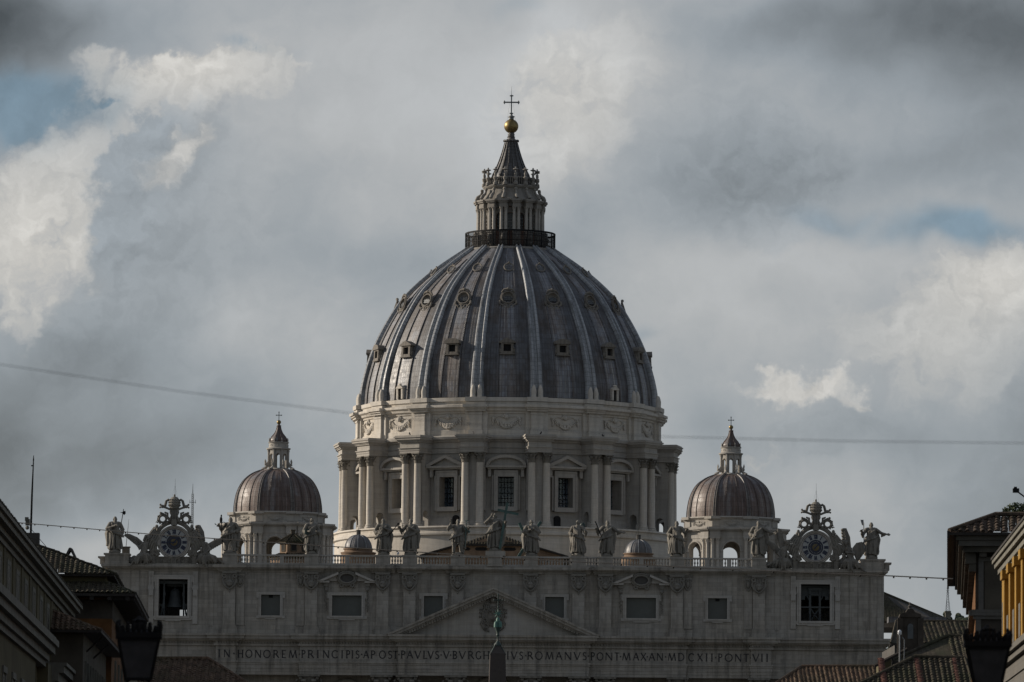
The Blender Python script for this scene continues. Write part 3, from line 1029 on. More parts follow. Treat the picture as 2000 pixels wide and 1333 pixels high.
    for k in range(1, 16):
        copy_tree(bt, T, rz=R(11.25 + 22.5 * k))

    # --- base ring
    br = MB()
    br.lathe([(24.8, 58.6), (29.9, 58.55), (30.0, 58.3), (29.7, 58.1), (29.7, 57.6), (29.95, 57.45), (29.95, 57.1), (29.6, 56.9), (29.6, 50.5), (29.9, 50.4), (30.0, 44.0)], 128, us=29.6)
    br.build('base_ring', M['travertine_clean'], T, smooth=25)
    for k, h in ((-1.5, 0), (1.5, 0)):
        pass
    nd = MB()
    F = Matrix.Translation((0, -25.55, 0))
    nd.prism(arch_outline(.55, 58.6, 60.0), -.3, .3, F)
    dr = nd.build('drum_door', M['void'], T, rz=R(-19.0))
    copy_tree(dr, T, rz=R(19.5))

    # --- lantern
    led = MB()
    led.lathe([(6.5, 107.6), (7.75, 107.55), (7.95, 107.35), (7.95, 107.05), (7.7, 106.8), (7.4, 106.6)], 64)
    led.lathe([(5.0, 107.5), (6.7, 107.6), (6.7, 107.75)], 48)
    led.build('lantern_ledge', M['lantern_stone'], T, smooth=30)
    rl = MB()
    for i in range(120):
        a = 2 * PI * i / 120
        rl.box(-.022, .022, -7.72, -7.66, 107.5, 110.25, rotz(a))
    for i in range(16):
        rl.box(-.08, .08, -7.76, -7.6, 107.5, 110.5, rotz(R(22.5 * i)))
    for z in (107.8, 108.7, 109.6, 110.25, 110.4):
        rl.ring((0, 0, z), 7.69, .06 if z < 110 else .1, 64, 6, axis='Z')
    rl.build('railing', M['iron'], T)
    net = MB()
    net.lathe([(7.64, 107.6), (7.64, 110.1)], 64)
    net.build('railing_net', M['net'], T)
    lw = MB()
    lw.lathe([(5.4, 107.5), (5.4, 110.2), (5.6, 110.3), (5.6, 110.5), (4.5, 110.55)], 64)
    hw = .72 / 4.5
    for k in range(16):
        c, h = R(22.5 * k), R(11.25)
        curved_wall(lw, 3.9, 4.5, c - h, c - hw, 110.4, 114.8, 2)
        curved_wall(lw, 3.9, 4.5, c + hw, c + h, 110.4, 114.8, 2)
        curved_wall(lw, 3.9, 4.5, c - hw, c + hw, 113.6, 114.8, 2)
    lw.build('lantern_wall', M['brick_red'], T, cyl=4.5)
    lb = MB()
    lb.lathe([(4.4, 114.75), (5.0, 114.75), (5.0, 115.3), (5.25, 115.5), (5.35, 115.85), (5.4, 116.0), (4.9, 116.6), (4.5, 117.3), (4.35, 117.9), (4.5, 118.0), (4.75, 118.2), (4.85, 118.45), (4.6, 118.6), (2.8, 118.7)], 64)
    lb.build('lantern_attic', M['lantern_stone'], T, smooth=30)
    for first in (0,):
        lv = MB()
        lv.box(-.62, .62, -6.2, -5.0, 107.6, 110.25).box(-.72, .72, -6.35, -5.0, 110.25, 110.5).box(-.7, .7, -6.3, -5.0, 107.6, 107.95)
        lv.tube([(0, -6.2, 109.9), (0, -6.5, 109.3), (0, -6.3, 108.5), (0, -6.75, 108.1)], [.2, .26, .2, .3], 7)
        lbut = lv.build('lantern_buttress', M['lantern_stone'], T, rz=R(11.25))
        le = MB()
        for z0, z1, w, r in ((114.55, 115.0, .72, 5.98), (115.0, 115.35, .68, 5.92), (115.35, 115.6, .86, 6.15), (115.6, 115.9, 1.0, 6.3)):
            le.box(-w, w, -r, -4.6, z0, z1)
        le.build('entablature', M['lantern_stone'], lbut)
        for sx in (-1, 1):
            c = MB()
            F = Matrix.Translation((sx * .4, -5.6, 0))
            c.lathe(column_prof(.27, 110.45, 114.0), 12, F)
            corinthian(c, .26, 113.95, .62, F, 6)
            c.build('column', M['travertine'], lbut, smooth=35)
        sc = MB()
        sc.tube([(0, -6.0, 116.05), (0, -5.75, 116.55), (0, -5.2, 117.0), (0, -5.05, 117.5), (0, -4.9, 117.95)], [.3, .32, .24, .2, .26], 8)
        sc.ball((0, -5.8, 116.4), (.34, .34, .3), 8, 6)
        sc.ball((0, -5.05, 117.75), (.3, .26, .24), 8, 6)
        sc.build('scroll', M['lantern_stone'], lbut, smooth=50)
        ca = MB()
        F = Matrix.Translation((0, -4.62, 0))
        ca.lathe([(.42, 118.5), (.42, 118.9), (.28, 119.0), (.18, 119.25), (.38, 119.6), (.4, 119.8), (.16, 120.0), (.2, 120.15), (.26, 120.5), (.12, 120.7), (.12, 120.95),
                  (.5, 121.12), (.46, 121.22), (.14, 121.32), (.14, 121.5), (.02, 121.62)], 12, F)
        ca.build('candelabrum', M['lantern_stone'], lbut, smooth=50)
    for k in range(1, 16):
        copy_tree(lbut, T, rz=R(11.25 + 22.5 * k))
    lwin = MB()
    lwin.box(-.72, .72, -4.2, -4.16, 110.5, 113.7)
    lw0 = lwin.build('lantern_window', M['pane_dark'], T)
    lbars = MB()
    for x in (-.36, 0, .36):
        lbars.box(x - .03, x + .03, -4.3, -4.25, 110.5, 113.6)
    for z in (110.9, 111.5, 112.1, 112.7):
        lbars.box(-.72, .72, -4.3, -4.25, z - .05, z + .05)
    lbars.build('window_bars', M['grey_metal'], lw0)
    lo = MB()
    lo.prism([(-.95, 110.5), (-.72, 110.5)] + [(-.72 * math.cos(PI * i / 8), 113.0 + .72 * math.sin(PI * i / 8)) for i in range(9)] + [(.72, 110.5), (.95, 110.5), (.95, 114.6), (-.95, 114.6)], -4.62, -4.1)
    lo.build('window_arch', M['lantern_stone'], lw0)
    for k in range(1, 16):
        copy_tree(lw0, T, rz=R(22.5 * k))
    rg = MB()
    rg.ring((0, 0, 119.9), 4.1, .09, 48, 6, axis='Z')
    for i in range(64):
        rg.lathe([(.09, 118.6), (.05, 118.9), (.1, 119.2), (.05, 119.6), (.07, 119.85)], 6, rotz(2 * PI * i / 64) @ Matrix.Translation((0, -4.1, 0)))
    rg.build('lantern_balustrade', M['lantern_stone'], T, smooth=50)
    cone = spline([(3.2, 118.6), (3.15, 120.3), (2.75, 121.2), (2.15, 122.6), (1.62, 124.1), (1.25, 125.4), (1.05, 126.2)], 20)
    cb = MB()
    cb.lathe([tuple(p) for p in cone] + [(1.1, 126.3), (1.32, 126.5), (1.3, 126.65), (.95, 126.75), (.7, 126.85), (.62, 127.1), (.72, 127.25), (.55, 127.35), (.6, 127.7), (.52, 127.95), (.3, 128.0)], 40)
    for k in range(16):
        rb = rib_mesh(cone, .2, .09, .2, .14, shape=((-1, -.4), (-.8, 1), (.8, 1), (1, -.4)))
        cb.add(rb.v, rb.f, rotz(R(11.25 + 22.5 * k)))
        cb.ball((0, -1.28, 126.55), (.16, .12, .2), 6, 5, rotz(R(11.25 + 22.5 * k)))
        cb.tube([(0, -3.25, 120.2), (0, -3.55, 119.8), (0, -3.4, 119.2)], [.16, .24, .2], 6, rotz(R(11.25 + 22.5 * k)))
    cb.build('spire', M['lead_cone'], T, smooth=40)
    MB().ball((0, 0, 129.1), 1.23, 32, 20).build('orb', M['gold'], T, smooth=180)
    cr = MB()
    cr.lathe([(.3, 130.2), (.45, 130.35), (.42, 130.6), (.6, 130.7), (.55, 130.85), (.25, 130.95), (.2, 131.2)], 14)
    cr.box(-.1, .1, -.1, .1, 131.1, 134.4).box(-1.2, 1.2, -.1, .1, 133.15, 133.38)
    for x, z in ((-1.22, 133.26), (1.22, 133.26), (0, 134.4), (0, 131.35)):
        cr.ball((x, 0, z), (.2, .12, .2), 8, 6)
        for q in (-1, 1):
            cr.ball((x, 0, z + q * .22) if x else (q * .24, 0, z), .11, 6, 5)
    cr.build('cross', M['cross_metal'], T, smooth=40)
    rod = MB().tube([(0, 0, 134.4), (0, 0, 136.0)], [.035, .015], 6)
    for sx in (-1, 1):
        rod.tube([(sx * .3, 0, 133.2), (sx * .75, .1, 129.9)], .012, 4)
    rod.build('lightning_rod', M['iron'], T)
    return T


def net_material():
    m, nt, b, tc = mat_base('net')
    setin(nt, b, 'Base Color', (0.03, 0.03, 0.032))
    setin(nt, b, 'Roughness', 0.9)
    setin(nt, b, 'Alpha', 0.38)
    return m


M['net'] = net_material()
M['cross_metal'] = plain('cross_metal', (0.17, 0.185, 0.19), rough=.5)
make_dome()

# ---------------------------------------------------------------- the facade
FAC = on_axis(835)
SEG = [(-57.3, -40.7, 0.0), (-40.7, -37.75, 0.95), (-37.75, -28.36, 0.2), (-28.36, -13.95, 1.05), (-13.95, 13.95, 2.0), (13.95, 28.2, 1.05), (28.2, 37.72, 0.2), (37.72, 40.7, 0.95), (40.7, 57.3, 0.0)]
PIL = [38.85, 26.85, 16.35, 12.4, 5.35]          # attic pilasters and the statues above them


def proj(u):
    for a, b, p in SEG:
        if a <= u <= b:
            return p
    return 0.0


def wall_open(mb, x0, x1, z0, z1, holes, y0, y1):
    xs = sorted({x0, x1, *[h[0] for h in holes], *[h[1] for h in holes]})
    for a, b in zip(xs, xs[1:]):
        hs = sorted([h for h in holes if h[0] <= a + 1e-6 and h[1] >= b - 1e-6], key=lambda h: h[2])
        z = z0
        for h in hs:
            mb.box(a, b, y0, y1, z, h[2])
            z = h[3]
        mb.box(a, b, y0, y1, z, z1)
    return mb


def eared_frame(mb, u, w, z0, z1, y, t=.42, d=.18, ear=.3):
    """Moulded surround with ears at the four corners."""
    for k, (tt, dd) in enumerate(((t, d), (t * .55, d + .1))):
        mb.box(u - w - tt, u - w, y - dd, y + .3, z0 - tt, z1 + tt).box(u + w, u + w + tt, y - dd, y + .3, z0 - tt, z1 + tt)
        mb.box(u - w, u + w, y - dd, y + .3, z1, z1 + tt).box(u - w, u + w, y - dd, y + .3, z0 - tt, z0)
    for sx in (-1, 1):
        for zc, h in ((z1 + t * .5, .75), (z0 - t * .5, .5)):
            mb.box(min(u + sx * (w + t), u + sx * (w + t + ear)), max(u + sx * (w + t), u + sx * (w + t + ear)), y - d + .02, y + .3, zc - h * .5 - (.3 if zc > z1 else -.05), zc + t * .5)
    mb.box(u - w * .55, u + w * .55, y - d + .03, y + .3, z0 - t - .16, z0 - t)
    return mb


GLYPH = {
    'I': (.30, [[(.15, 0), (.15, 1)]], 't'),
    'N': (.95, [[(.12, 0), (.12, 1)], [(.12, 1), (.83, 0)], [(.83, 0), (.83, 1)]], 'nTn'),
    'H': (.95, [[(.14, 0), (.14, 1)], [(.82, 0), (.82, 1)], [(.14, .5), (.82, .5)]], 'ttn'),
    'O': (1.0, ['O'], 't'), 'C': (.85, ['C'], 't'), 'G': (.9, ['C', [(.84, .06), (.84, .42)]], 'tt'), 'D': (.9, [[(.12, 0), (.12, 1)], 'D'], 'tt'),
    'R': (.8, [[(.12, 0), (.12, 1)], 'P', [(.40, .48), (.82, 0)]], 'ttT'), 'P': (.65, [[(.12, 0), (.12, 1)], 'P'], 'tt'),
    'B': (.65, [[(.12, 0), (.12, 1)], 'P', 'B'], 'ttt'),
    'E': (.6, [[(.12, 0), (.12, 1)], [(.12, .97), (.58, .97)], [(.12, .5), (.5, .5)], [(.12, .03), (.6, .03)]], 'tnnn'),
    'L': (.6, [[(.12, 0), (.12, 1)], [(.12, .03), (.6, .03)]], 'tn'), 'T': (.8, [[(.4, 0), (.4, 1)], [(.03, .97), (.77, .97)]], 'tn'),
    'M': (1.15, [[(.08, 0), (.24, 1)], [(.24, 1), (.57, .02)], [(.57, .02), (.9, 1)], [(.9, 1), (1.06, 0)]], 'ntnt'),
    'A': (.9, [[(.05, 0), (.45, 1)], [(.45, 1), (.85, 0)], [(.2, .36), (.7, .36)]], 'nTn'),
    'V': (.9, [[(.05, 1), (.45, 0)], [(.45, 0), (.85, 1)]], 'Tn'), 'S': (.6, ['S'], 't'), 'X': (.85, [[(.05, 1), (.8, 0)], [(.05, 0), (.8, 1)]], 'Tn'),
}


def stroke(mb, pts, w, y, d):
    """Flat raised stroke in the x,z plane."""
    for (ax, az), (bx, bz) in zip(pts, pts[1:]):
        t = Vector((bx - ax, bz - az))
        if t.length < 1e-6:
            continue
        n = Vector((-t.y, t.x)).normalized() * (w / 2)
        mb.prism([(ax + n.x, az + n.y), (bx + n.x, bz + n.y), (bx - n.x, bz - n.y), (ax - n.x, az - n.y)], y - d, y)


def glyph(mb, ch, x0, x1, z0, h, y):
    w0, strokes, kinds = GLYPH[ch]
    sx = (x1 - x0)

    def q(p):
        return (x0 + p[0] / w0 * sx, z0 + p[1] * h)
    for s, k in zip(strokes, kinds):
        th = {'t': .15, 'T': .16, 'n': .105}[k] * h
        if isinstance(s, list):
            stroke(mb, [q(p) for p in s], th, y, .05)
            for p in s:
                if p[1] in (0, 1) and abs(s[0][1] - s[1][1]) > .5 and ch not in 'MNAVX':
                    c = q(p)
                    stroke(mb, [(c[0] - .13 * h, c[1]), (c[0] + .13 * h, c[1])], .05 * h, y, .05)
        else:
            if s == 'O':
                a = [(.5 + .44 * math.cos(t), .5 + .49 * math.sin(t)) for t in [2 * PI * i / 20 for i in range(21)]]
            elif s == 'C':
                a = [(.5 + .42 * math.cos(t), .5 + .49 * math.sin(t)) for t in [R(42) + R(276) * i / 16 for i in range(17)]]
            elif s == 'D':
                a = [(.12, .97)] + [(.36 + .48 * math.cos(t), .5 + .47 * math.sin(t)) for t in [R(90) - R(180) * i / 12 for i in range(13)]] + [(.12, .03)]
            elif s == 'P':
                a = [(.12, .97)] + [(.34 + .26 * math.cos(t), .74 + .23 * math.sin(t)) for t in [R(90) - R(180) * i / 10 for i in range(11)]] + [(.12, .51)]
            elif s == 'B':
                a = [(.12, .49)] + [(.34 + .29 * math.cos(t), .26 + .23 * math.sin(t)) for t in [R(90) - R(180) * i / 10 for i in range(11)]] + [(.12, .03)]
            else:
                a = [(.30 + .22 * math.cos(t), .75 + .22 * math.sin(t)) for t in [R(20) + R(230) * i / 10 for i in range(11)]] + \
                    [(.28 + .25 * math.cos(t), .26 + .25 * math.sin(t)) for t in [R(75) - R(225) * i / 10 for i in range(11)]]
            stroke(mb, [q(p) for p in a], th * .85, y, .05)


TEXT = [('I', 429, 432), ('N', 439, 452), ('.', 459, 0), ('H', 465.8, 477), ('O', 481, 494.5), ('N', 499, 512), ('O', 515.6, 530), ('R', 535, 545.7), ('E', 551.5, 559.7), ('M', 565, 581.6), ('.', 586, 0),
        ('P', 590.8, 598), ('R', 603, 614.5), ('I', 621, 624), ('N', 631.8, 645), ('C', 649, 661.5), ('I', 668, 671.5), ('P', 677.5, 685), ('I', 688, 691.5), ('S', 696, 703.5), ('.', 707.6, 0), ('A', 710.7, 722),
        ('P', 725.5, 734), ('O', 741.5, 754.8), ('S', 759, 767), ('T', 768, 779), ('.', 780.6, 0), ('P', 784.5, 792.7), ('A', 795.8, 808), ('V', 811, 823.5), ('L', 827.6, 835.8), ('V', 836.5, 848), ('S', 851, 858.7),
        ('.', 862.4, 0), ('V', 866.5, 878.8), ('.', 881, 0), ('B', 885, 893), ('V', 897, 910.6), ('R', 914.7, 926), ('G', 929.6, 940), ('H', 944, 956.7), ('E', 962, 970), ('S', 976, 984), ('I', 990.5, 993.5),
        ('V', 998, 1010.5), ('S', 1014.6, 1021.8), ('.', 1027, 0), ('R', 1030, 1041), ('O', 1045, 1059.7), ('M', 1064.8, 1081), ('A', 1085, 1097.6), ('N', 1101.7, 1116), ('V', 1120, 1133.5), ('S', 1137.6, 1144.8), ('.', 1149, 0),
        ('P', 1153, 1161), ('O', 1164.8, 1177.6), ('N', 1181, 1196), ('T', 1199, 1209), ('.', 1211, 0), ('M', 1214, 1231), ('A', 1235, 1247), ('X', 1250, 1261), ('.', 1262.8, 0), ('A', 1265.7, 1278), ('N', 1281, 1294), ('.', 1298.5, 0),
        ('M', 1302.6, 1319), ('D', 1322.7, 1335), ('C', 1342.6, 1354), ('X', 1360.5, 1370.7), ('I', 1376.5, 1380), ('I', 1387, 1390.5), ('.', 1395.8, 0), ('P', 1401, 1408.7), ('O', 1413.8, 1429), ('N', 1433, 1446.6), ('T', 1449.7, 1461),
        ('.', 1464, 0), ('V', 1467, 1480.4), ('I', 1484, 1487.5), ('I', 1494, 1497.5)]


def px_u(x):
    return (x + 5.3 - 969.2) / 13.27


def make_facade():
    T = thing('church_facade', 'long pale stone church facade with attic windows, pediment and carved inscription', 'facade', FAC, AX)
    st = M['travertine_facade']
    WIN = [(s * 32.8, 1.40, 38.62, 41.68) for s in (-1, 1)] + [(s * 21.6, 2.17, 38.66, 41.65) for s in (-1, 1)] + [(s * 8.9, 1.38, 38.62, 41.68) for s in (-1, 1)]
    BEL = [(s * 47.15, 2.13, 38.45, 43.85) for s in (-1, 1)]
    w = MB()
    wall_open(w, -56.2, 56.2, 35.9, 46.0, [(u - a, u + a, b, c) for u, a, b, c in WIN + BEL], 0.0, 1.3)
    w.box(-56.2, 56.2, 2.2, 3.2, 0, 35.9)
    w.box(-56.2, 56.2, 1.3, 11.7, 45.0, 45.95)
    w.box(-57.2, -56.2, 0.9, 12, 0, 46.0).box(56.2, 57.2, 0.9, 12, 0, 46.0)
    for s in (-1, 1):
        w.box(s * 40.5 - .3, s * 40.5 + .3, 1.3, 11.7, 30, 45.0)
        w.box(s * 53.5 - .3, s * 53.5 + .3, 1.3, 11.7, 30, 45.0)
    w.box(-56.2, 56.2, 1.3, 11.7, 37.0, 37.6)
    wall_open(w, -56.2, 56.2, 35.9, 46.0, [(-47.0, -45.9, 38.9, 39.9)], 11.7, 12.3)
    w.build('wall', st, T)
    # --- attic cornice and base course
    c = MB()
    c.steps(-56.2, 56.2, 0, 3, [(45.0, 45.2, .12), (45.2, 45.45, .3)])
    c.steps(-56.8, 56.8, 0, 3, [(45.45, 45.62, .75), (45.62, 45.95, .95), (45.95, 46.1, .8)])
    for u in PIL:
        for s in (-1, 1):
            c.steps(s * u - 1.2, s * u + 1.2, 0, 2.9, [(45.0, 45.2, .5), (45.2, 45.452, .65), (45.452, 45.622, 1.05), (45.622, 45.953, 1.3), (45.953, 46.105, 1.1)])
    c.steps(-56.2, 56.2, 0, 3, [(35.9, 36.15, .35), (36.15, 36.9, .2), (36.9, 37.1, .1)])
    c.build('attic_cornice', st, T)
    # --- pilasters with mask capitals
    pm = MB()
    pm.box(-.88, .88, -.62, .1, 37.1, 45.0).box(-1.25, 1.25, -.8, .1, 35.9, 36.75).box(-1.12, 1.12, -.74, .1, 36.75, 37.0).box(-1.0, 1.0, -.68, .1, 37.0, 37.2)
    pil = pm.build('pilaster', st, T)
    cp = MB()
    cp.box(-1.08, 1.08, -.86, -.4, 44.72, 45.0)
    for sx in (-1, 1):
        cp.ring((sx * .78, -.62, 44.35), .26, .16, 12, 6)
        cp.tube([(sx * .95, -.6, 44.1), (sx * 1.0, -.62, 43.6), (sx * .7, -.7, 43.0), (sx * .3, -.7, 42.6), (0, -.65, 42.45)], [.12, .17, .2, .16, .1], 7)
    for i in range(5):
        x = -.48 + .24 * i
        cp.tube([(x, -.62, 44.6), (x * .9, -.66, 43.7)], .095, 6)
    cp.ball((0, -.7, 43.3), (.5, .28, .55), 10, 7)
    cp.ball((0, -.85, 43.05), (.28, .2, .22), 8, 6)
    cp.ball((-.2, -.92, 43.45), .12, 6, 4).ball((.2, -.92, 43.45), .12, 6, 4)
    cp.ball((0, -.6, 42.2), (.1, .1, .28), 6, 5)
    for q in cp.v:
        q.y -= .14
    cp.build('capital', M['statue_stone'], pil, smooth=50)
    first = True
    for u in PIL:
        for s in (-1, 1):
            if first:
                pil.location.x = s * u
                first = False
            else:
                copy_tree(pil, T, loc=(s * u, 0, 0))
    sd = MB()
    sd.box(-.6, .6, -.25, .1, 37.1, 45.0).box(-.75, .75, -.4, .1, 35.9, 37.0)
    sp = sd.build('side_pilaster', st, T)
    sc = MB()
    for sx in (-1, 1):
        sc.ring((sx * .3, -.32, 44.2), .2, .13, 10, 6)
        sc.tube([(sx * .45, -.3, 44.0), (sx * .4, -.36, 43.3), (0, -.36, 42.7)], [.1, .15, .08], 6)
    sc.box(-.66, .66, -.4, 0, 44.72, 44.98).ball((0, -.35, 43.6), (.3, .2, .5), 8, 6)
    sc.build('capital', M['statue_stone'], sp, smooth=50)
    sp.location.x = -37.3
    for u in (37.3, -28.4, 28.4):
        copy_tree(sp, T, loc=(u, 0, 0))
    for s in (-1, 1):
        for a, b, d in ((52.2, 53.3, .14), (55.2, 56.1, .2), (41.2, 41.9, .1)):
            x0, x1 = sorted((s * a, s * b))
            MB().box(x0, x1, -d, .1, 36.9, 45.02).build('wall_strip', st, T)
    # --- rounded outer corners with a niche
    for s in (-1, 1):
        nc = MB()
        nc.lathe([(1.05, 35.9), (1.05, 46.0)], 10, Matrix.Translation((s * 56.2, 1.05, 0)), 0 if s > 0 else -PI / 2, PI / 2 if s > 0 else 0)
        nc.build('corner', st, T, smooth=40)
    # --- windows
    def win(u, a, z0, z1, big):
        f = MB()
        eared_frame(f, 0, a, z0, z1, 0.0, t=.40 if not big else .48)
        o = f.build('window', M['travertine'], T)
        o.location.x = u
        MB().box(-a, a, .55, .6, z0, z1).build('pane', M['pane'], o)
        if big:
            for s in (-1, 1):
                q = MB()
                q.box(s * 3.02 - .32, s * 3.02 + .32, -.5, .1, 43.0, 43.75).box(s * 3.02 - .24, s * 3.02 + .24, -.35, .1, 42.3, 43.0)
                q.ball((s * 3.02, -.4, 42.5), (.25, .25, .3), 8, 6)
                rnd = random.Random(3)
                for i in range(14):
                    z = 42.0 - i * .2
                    q.ball((s * 3.02 + rnd.uniform(-.1, .1), -.15, z), .17 - .006 * i, 6, 4)
                q.build('console', M['statue_stone'], o, smooth=50)
                h = MB()
                h.prism([(s * 4.25, 43.75), (s * 1.25, 45.05), (s * 1.25, 44.7), (s * 3.45, 43.75)], -1.0, .1)
                h.prism([(s * 4.1, 43.5), (s * 4.1, 43.75), (s * 2.6, 43.75), (s * 2.6, 43.5)], -.8, .1)
                h.prism([(s * 3.4, 43.76), (s * 1.3, 44.68), (s * 1.3, 43.76)], -.35, .1)
                h.build('pediment', M['travertine'], o)
            ov = MB()
            ov.ring((0, -.55, 44.18), 1.0, .15, 26, 7, ex=1.12, ez=.72)
            ov.ring((0, -.42, 44.18), 1.22, .17, 26, 7, ex=1.1, ez=.8)
            for k in range(22):
                t = 2 * PI * k / 22
                ov.ball((1.42 * math.cos(t), -.35, 44.18 + 1.06 * math.sin(t)), .17, 6, 4)
            for s in (-1, 1):
                ov.ring((s * .8, -.4, 43.15), .25, .14, 10, 6)
            ov.build('oval_opening', M['statue_stone'], o, smooth=50)
            MB().prism([(1.08 * math.cos(2 * PI * k / 24), 44.18 + .70 * math.sin(2 * PI * k / 24)) for k in range(24)], -.35, .05).build('oval_pane', M['dark_stone'], o)
        else:
            b = MB()
            b.box(-.3, .3, .4, .5, z1 - .42, z1)
            if abs(u) > 30:
                b.build('vent', M['void'], o)
    for u, a, b, c2 in WIN:
        win(u, a, b, c2, abs(abs(u) - 21.6) < .1)
    for u, a, z0, z1 in BEL:
        f = MB()
        eared_frame(f, 0, a, z0, z1, 0.0, t=.6, d=.2, ear=.15)
        for s in (-1, 1):
            x = s * 3.25
            f.box(x - .38, x + .38, -.22, .1, 37.3, 45.0).box(x - .45, x + .45, -.45, .1, 42.3, 42.75).box(x - .32, x + .32, -.5, .1, 41.4, 42.3)
            for i in range(3):
                f.box(x - .3 + .22 * i, x - .16 + .22 * i, -.3, -.2, 43.1, 44.6)
        o = f.build('belfry_opening', M['travertine'], T)
        o.location.x = u
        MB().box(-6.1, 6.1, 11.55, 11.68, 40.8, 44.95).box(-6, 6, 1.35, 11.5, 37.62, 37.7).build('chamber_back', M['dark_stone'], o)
        rl = MB()
        for i in range(15):
            x = -a + .1 + (2 * a - .2) * i / 14
            rl.box(x - .025, x + .025, .55, .6, z0, z0 + 1.05)
        rl.box(-a, a, .54, .61, z0 + 1.0, z0 + 1.06)
        rl.build('railing', M['iron'], o)
        if u > 0:
            g = MB()
            for x in (-.72, .72):
                g.box(x - .16, x + .16, 1.6, 1.9, z0, 43.3)
            g.box(-a, a, 1.55, 1.62, z0 + 2.0, z0 + 2.22).box(-1.0, 1.0, 1.5, 1.95, 43.0, 43.4).box(-.9, .9, 1.6, 1.9, 42.3, 42.5)
            for s in (-1, 1):
                g.tube([(s * .7, 1.7, z0), (-s * .7, 1.7, z0 + 2.0)], .09, 5)
                g.box(s * 1.75 - .28, s * 1.75 + .28, 1.6, 1.9, z0 + 3.2, z0 + 3.75)
                g.tube([(s * .75, 1.7, z0 + 3.0), (s * 1.2, 1.7, z0 + 3.75)], .1, 5)
            g.box(-a, a, 1.9, 2.4, z0 + 3.75, z0 + 5.3)
            g.build('bell_frame', M['steel'], o)
        else:
            g = MB()
            for s in (-1, 1):
                g.box(s * 1.45 - .12, s * 1.45 + .12, 1.5, 1.8, z0, z1)
                g.tube([(s * 1.9, 1.6, z0), (s * 1.3, 1.6, z0 + 3.5)], .13, 5)
                g.box(s * 1.75 - .3, s * 1.75 + .3, 1.55, 1.7, z0 + 1.55, z0 + 1.75)
            g.box(-a, a, 1.5, 1.9, z1 - .6, z1 - .15)
            g.build('bell_frame', M['steel'], o)
    # --- main cornice with dentils, frieze, architrave
    mc, fr = MB(), MB()
    for i, (a, b, p) in enumerate(SEG):
        e = .004 * (i % 2)
        mc.steps(a, b, -p, 3.3, [(34.95 + e, 35.15 + e, .95), (35.15 + e, 35.6 + e, 1.25), (35.6 + e, 35.9 + e, 1.45)])
        mc.steps(a, b, -p, 3.2, [(34.75 + e, 34.95 + e, .45), (34.45 + e, 34.75 + e, .18), (34.15 + e, 34.45 + e, .3)])
        n = int((b - a) / .42)
        for k in range(n):
            x = a + .1 + k * (b - a - .2) / n
            mc.box(x, x + .24, -p - .42, -p, 34.47 + e, 34.75 + e)
        fr.steps(a, b, -p, 3.1, [(31.95 + e, 34.2 + e, 0.0), (31.7 + e, 31.95 + e, .3), (31.45 + e, 31.7 + e, .2), (30.85 + e, 31.45 + e, .1), (30.4 + e, 30.85 + e, .04), (29.95 + e, 30.4 + e, 0.0)])
    mc.build('main_cornice', st, T)
    fr.build('frieze', st, T)
    tx = MB()
    for ch, x0, x1 in TEXT:
        u = px_u(x0)
        if ch == '.':
            z = 32.98
            tx.prism([(u - .11, z), (u, z - .14), (u + .13, z), (u, z + .14)], -proj(u) - .05, -proj(u))
        else:
            glyph(tx, ch, u, px_u(x1), 32.42, 1.12, -proj((u + px_u(x1)) / 2))
    tx.build('inscription_lettering', M['letter'], T)
    # --- central pediment
    pd = MB()
    for i, (o0, o1, p) in enumerate(((0.0, .32, 3.5), (.32, .75, 3.3), (.75, 1.0, 2.9), (1.0, 1.28, 2.6))):
        L, H = 15.6, 7.0
        sl = H / L
        pd.prism([(-L - .0 + o0 / sl, 35.92 + i * .003), (0, 42.9 - o0), (L - o0 / sl, 35.92 + i * .003), (L - o1 / sl, 35.92 + i * .003), (0, 42.9 - o1), (-L + o1 / sl, 35.92 + i * .003)], -p, .2)
    for s in (-1, 1):
        for k in range(34):
            t = (k + .5) / 34
            x = s * 12.4 * t
            z = 42.9 - 1.0 - abs(x) * 7.0 / 15.6
            pd.prism([(x - .13, z + .05), (x + .13, z + .05), (x + .13, z - .32), (x - .13, z - .32)], -2.85, -2.5)
    pd.build('pediment', st, T)
    MB().prism([(-13, 35.9), (13, 35.9), (0, 41.75)], -1.6, .1).build('tympanum', M['travertine'], T)
    ca = MB()
    F = Matrix.Translation((-.1, -1.65, 0))
    ca.ring((0, -.12, 38.7), 1.0, .17, 26, 7, F, ex=.95, ez=1.35)
    ca.lathe([(1.0, 0), (.85, .22), (.5, .36), (.02, .4)], 24, F @ Matrix.Translation((0, 0, 38.7)) @ Matrix.Scale(1.35, 4, (0, 0, 1)) @ Matrix.Rotation(PI / 2, 4, 'X'))
    for s in (-1, 1):
        ca.tube([(s * .2, -.5, 39.4), (s * .5, -.5, 39.6), (s * .75, -.45, 39.2)], [.1, .14, .05], 6, F)
        ca.ring((s * .95, -.15, 40.2), .34, .16, 14, 6, F)
        ca.ring((s * .55, -.15, 40.85), .26, .13, 12, 6, F)
        ca.ring((s * 1.0, -.15, 37.3), .32, .15, 14, 6, F)
        ca.tube([(s * 1.15, -.1, 39.8), (s * 1.55, -.1, 39.2), (s * 1.45, -.1, 38.2), (s * 1.7, -.1, 37.6), (s * 1.2, -.1, 36.8), (s * .5, -.1, 36.5)], [.16, .22, .16, .2, .2, .14], 7, F)
        ca.tube([(s * .1, -.2, 41.2), (s * .9, -.2, 40.6), (s * 1.3, -.2, 40.3)], .09, 6, F)
        rnd = random.Random(5)
        for k in range(16):
            ca.ball((s * rnd.uniform(1.1, 1.9), -.1, 37 + 3 * rnd.random()), rnd.uniform(.1, .2), 6, 4, F)
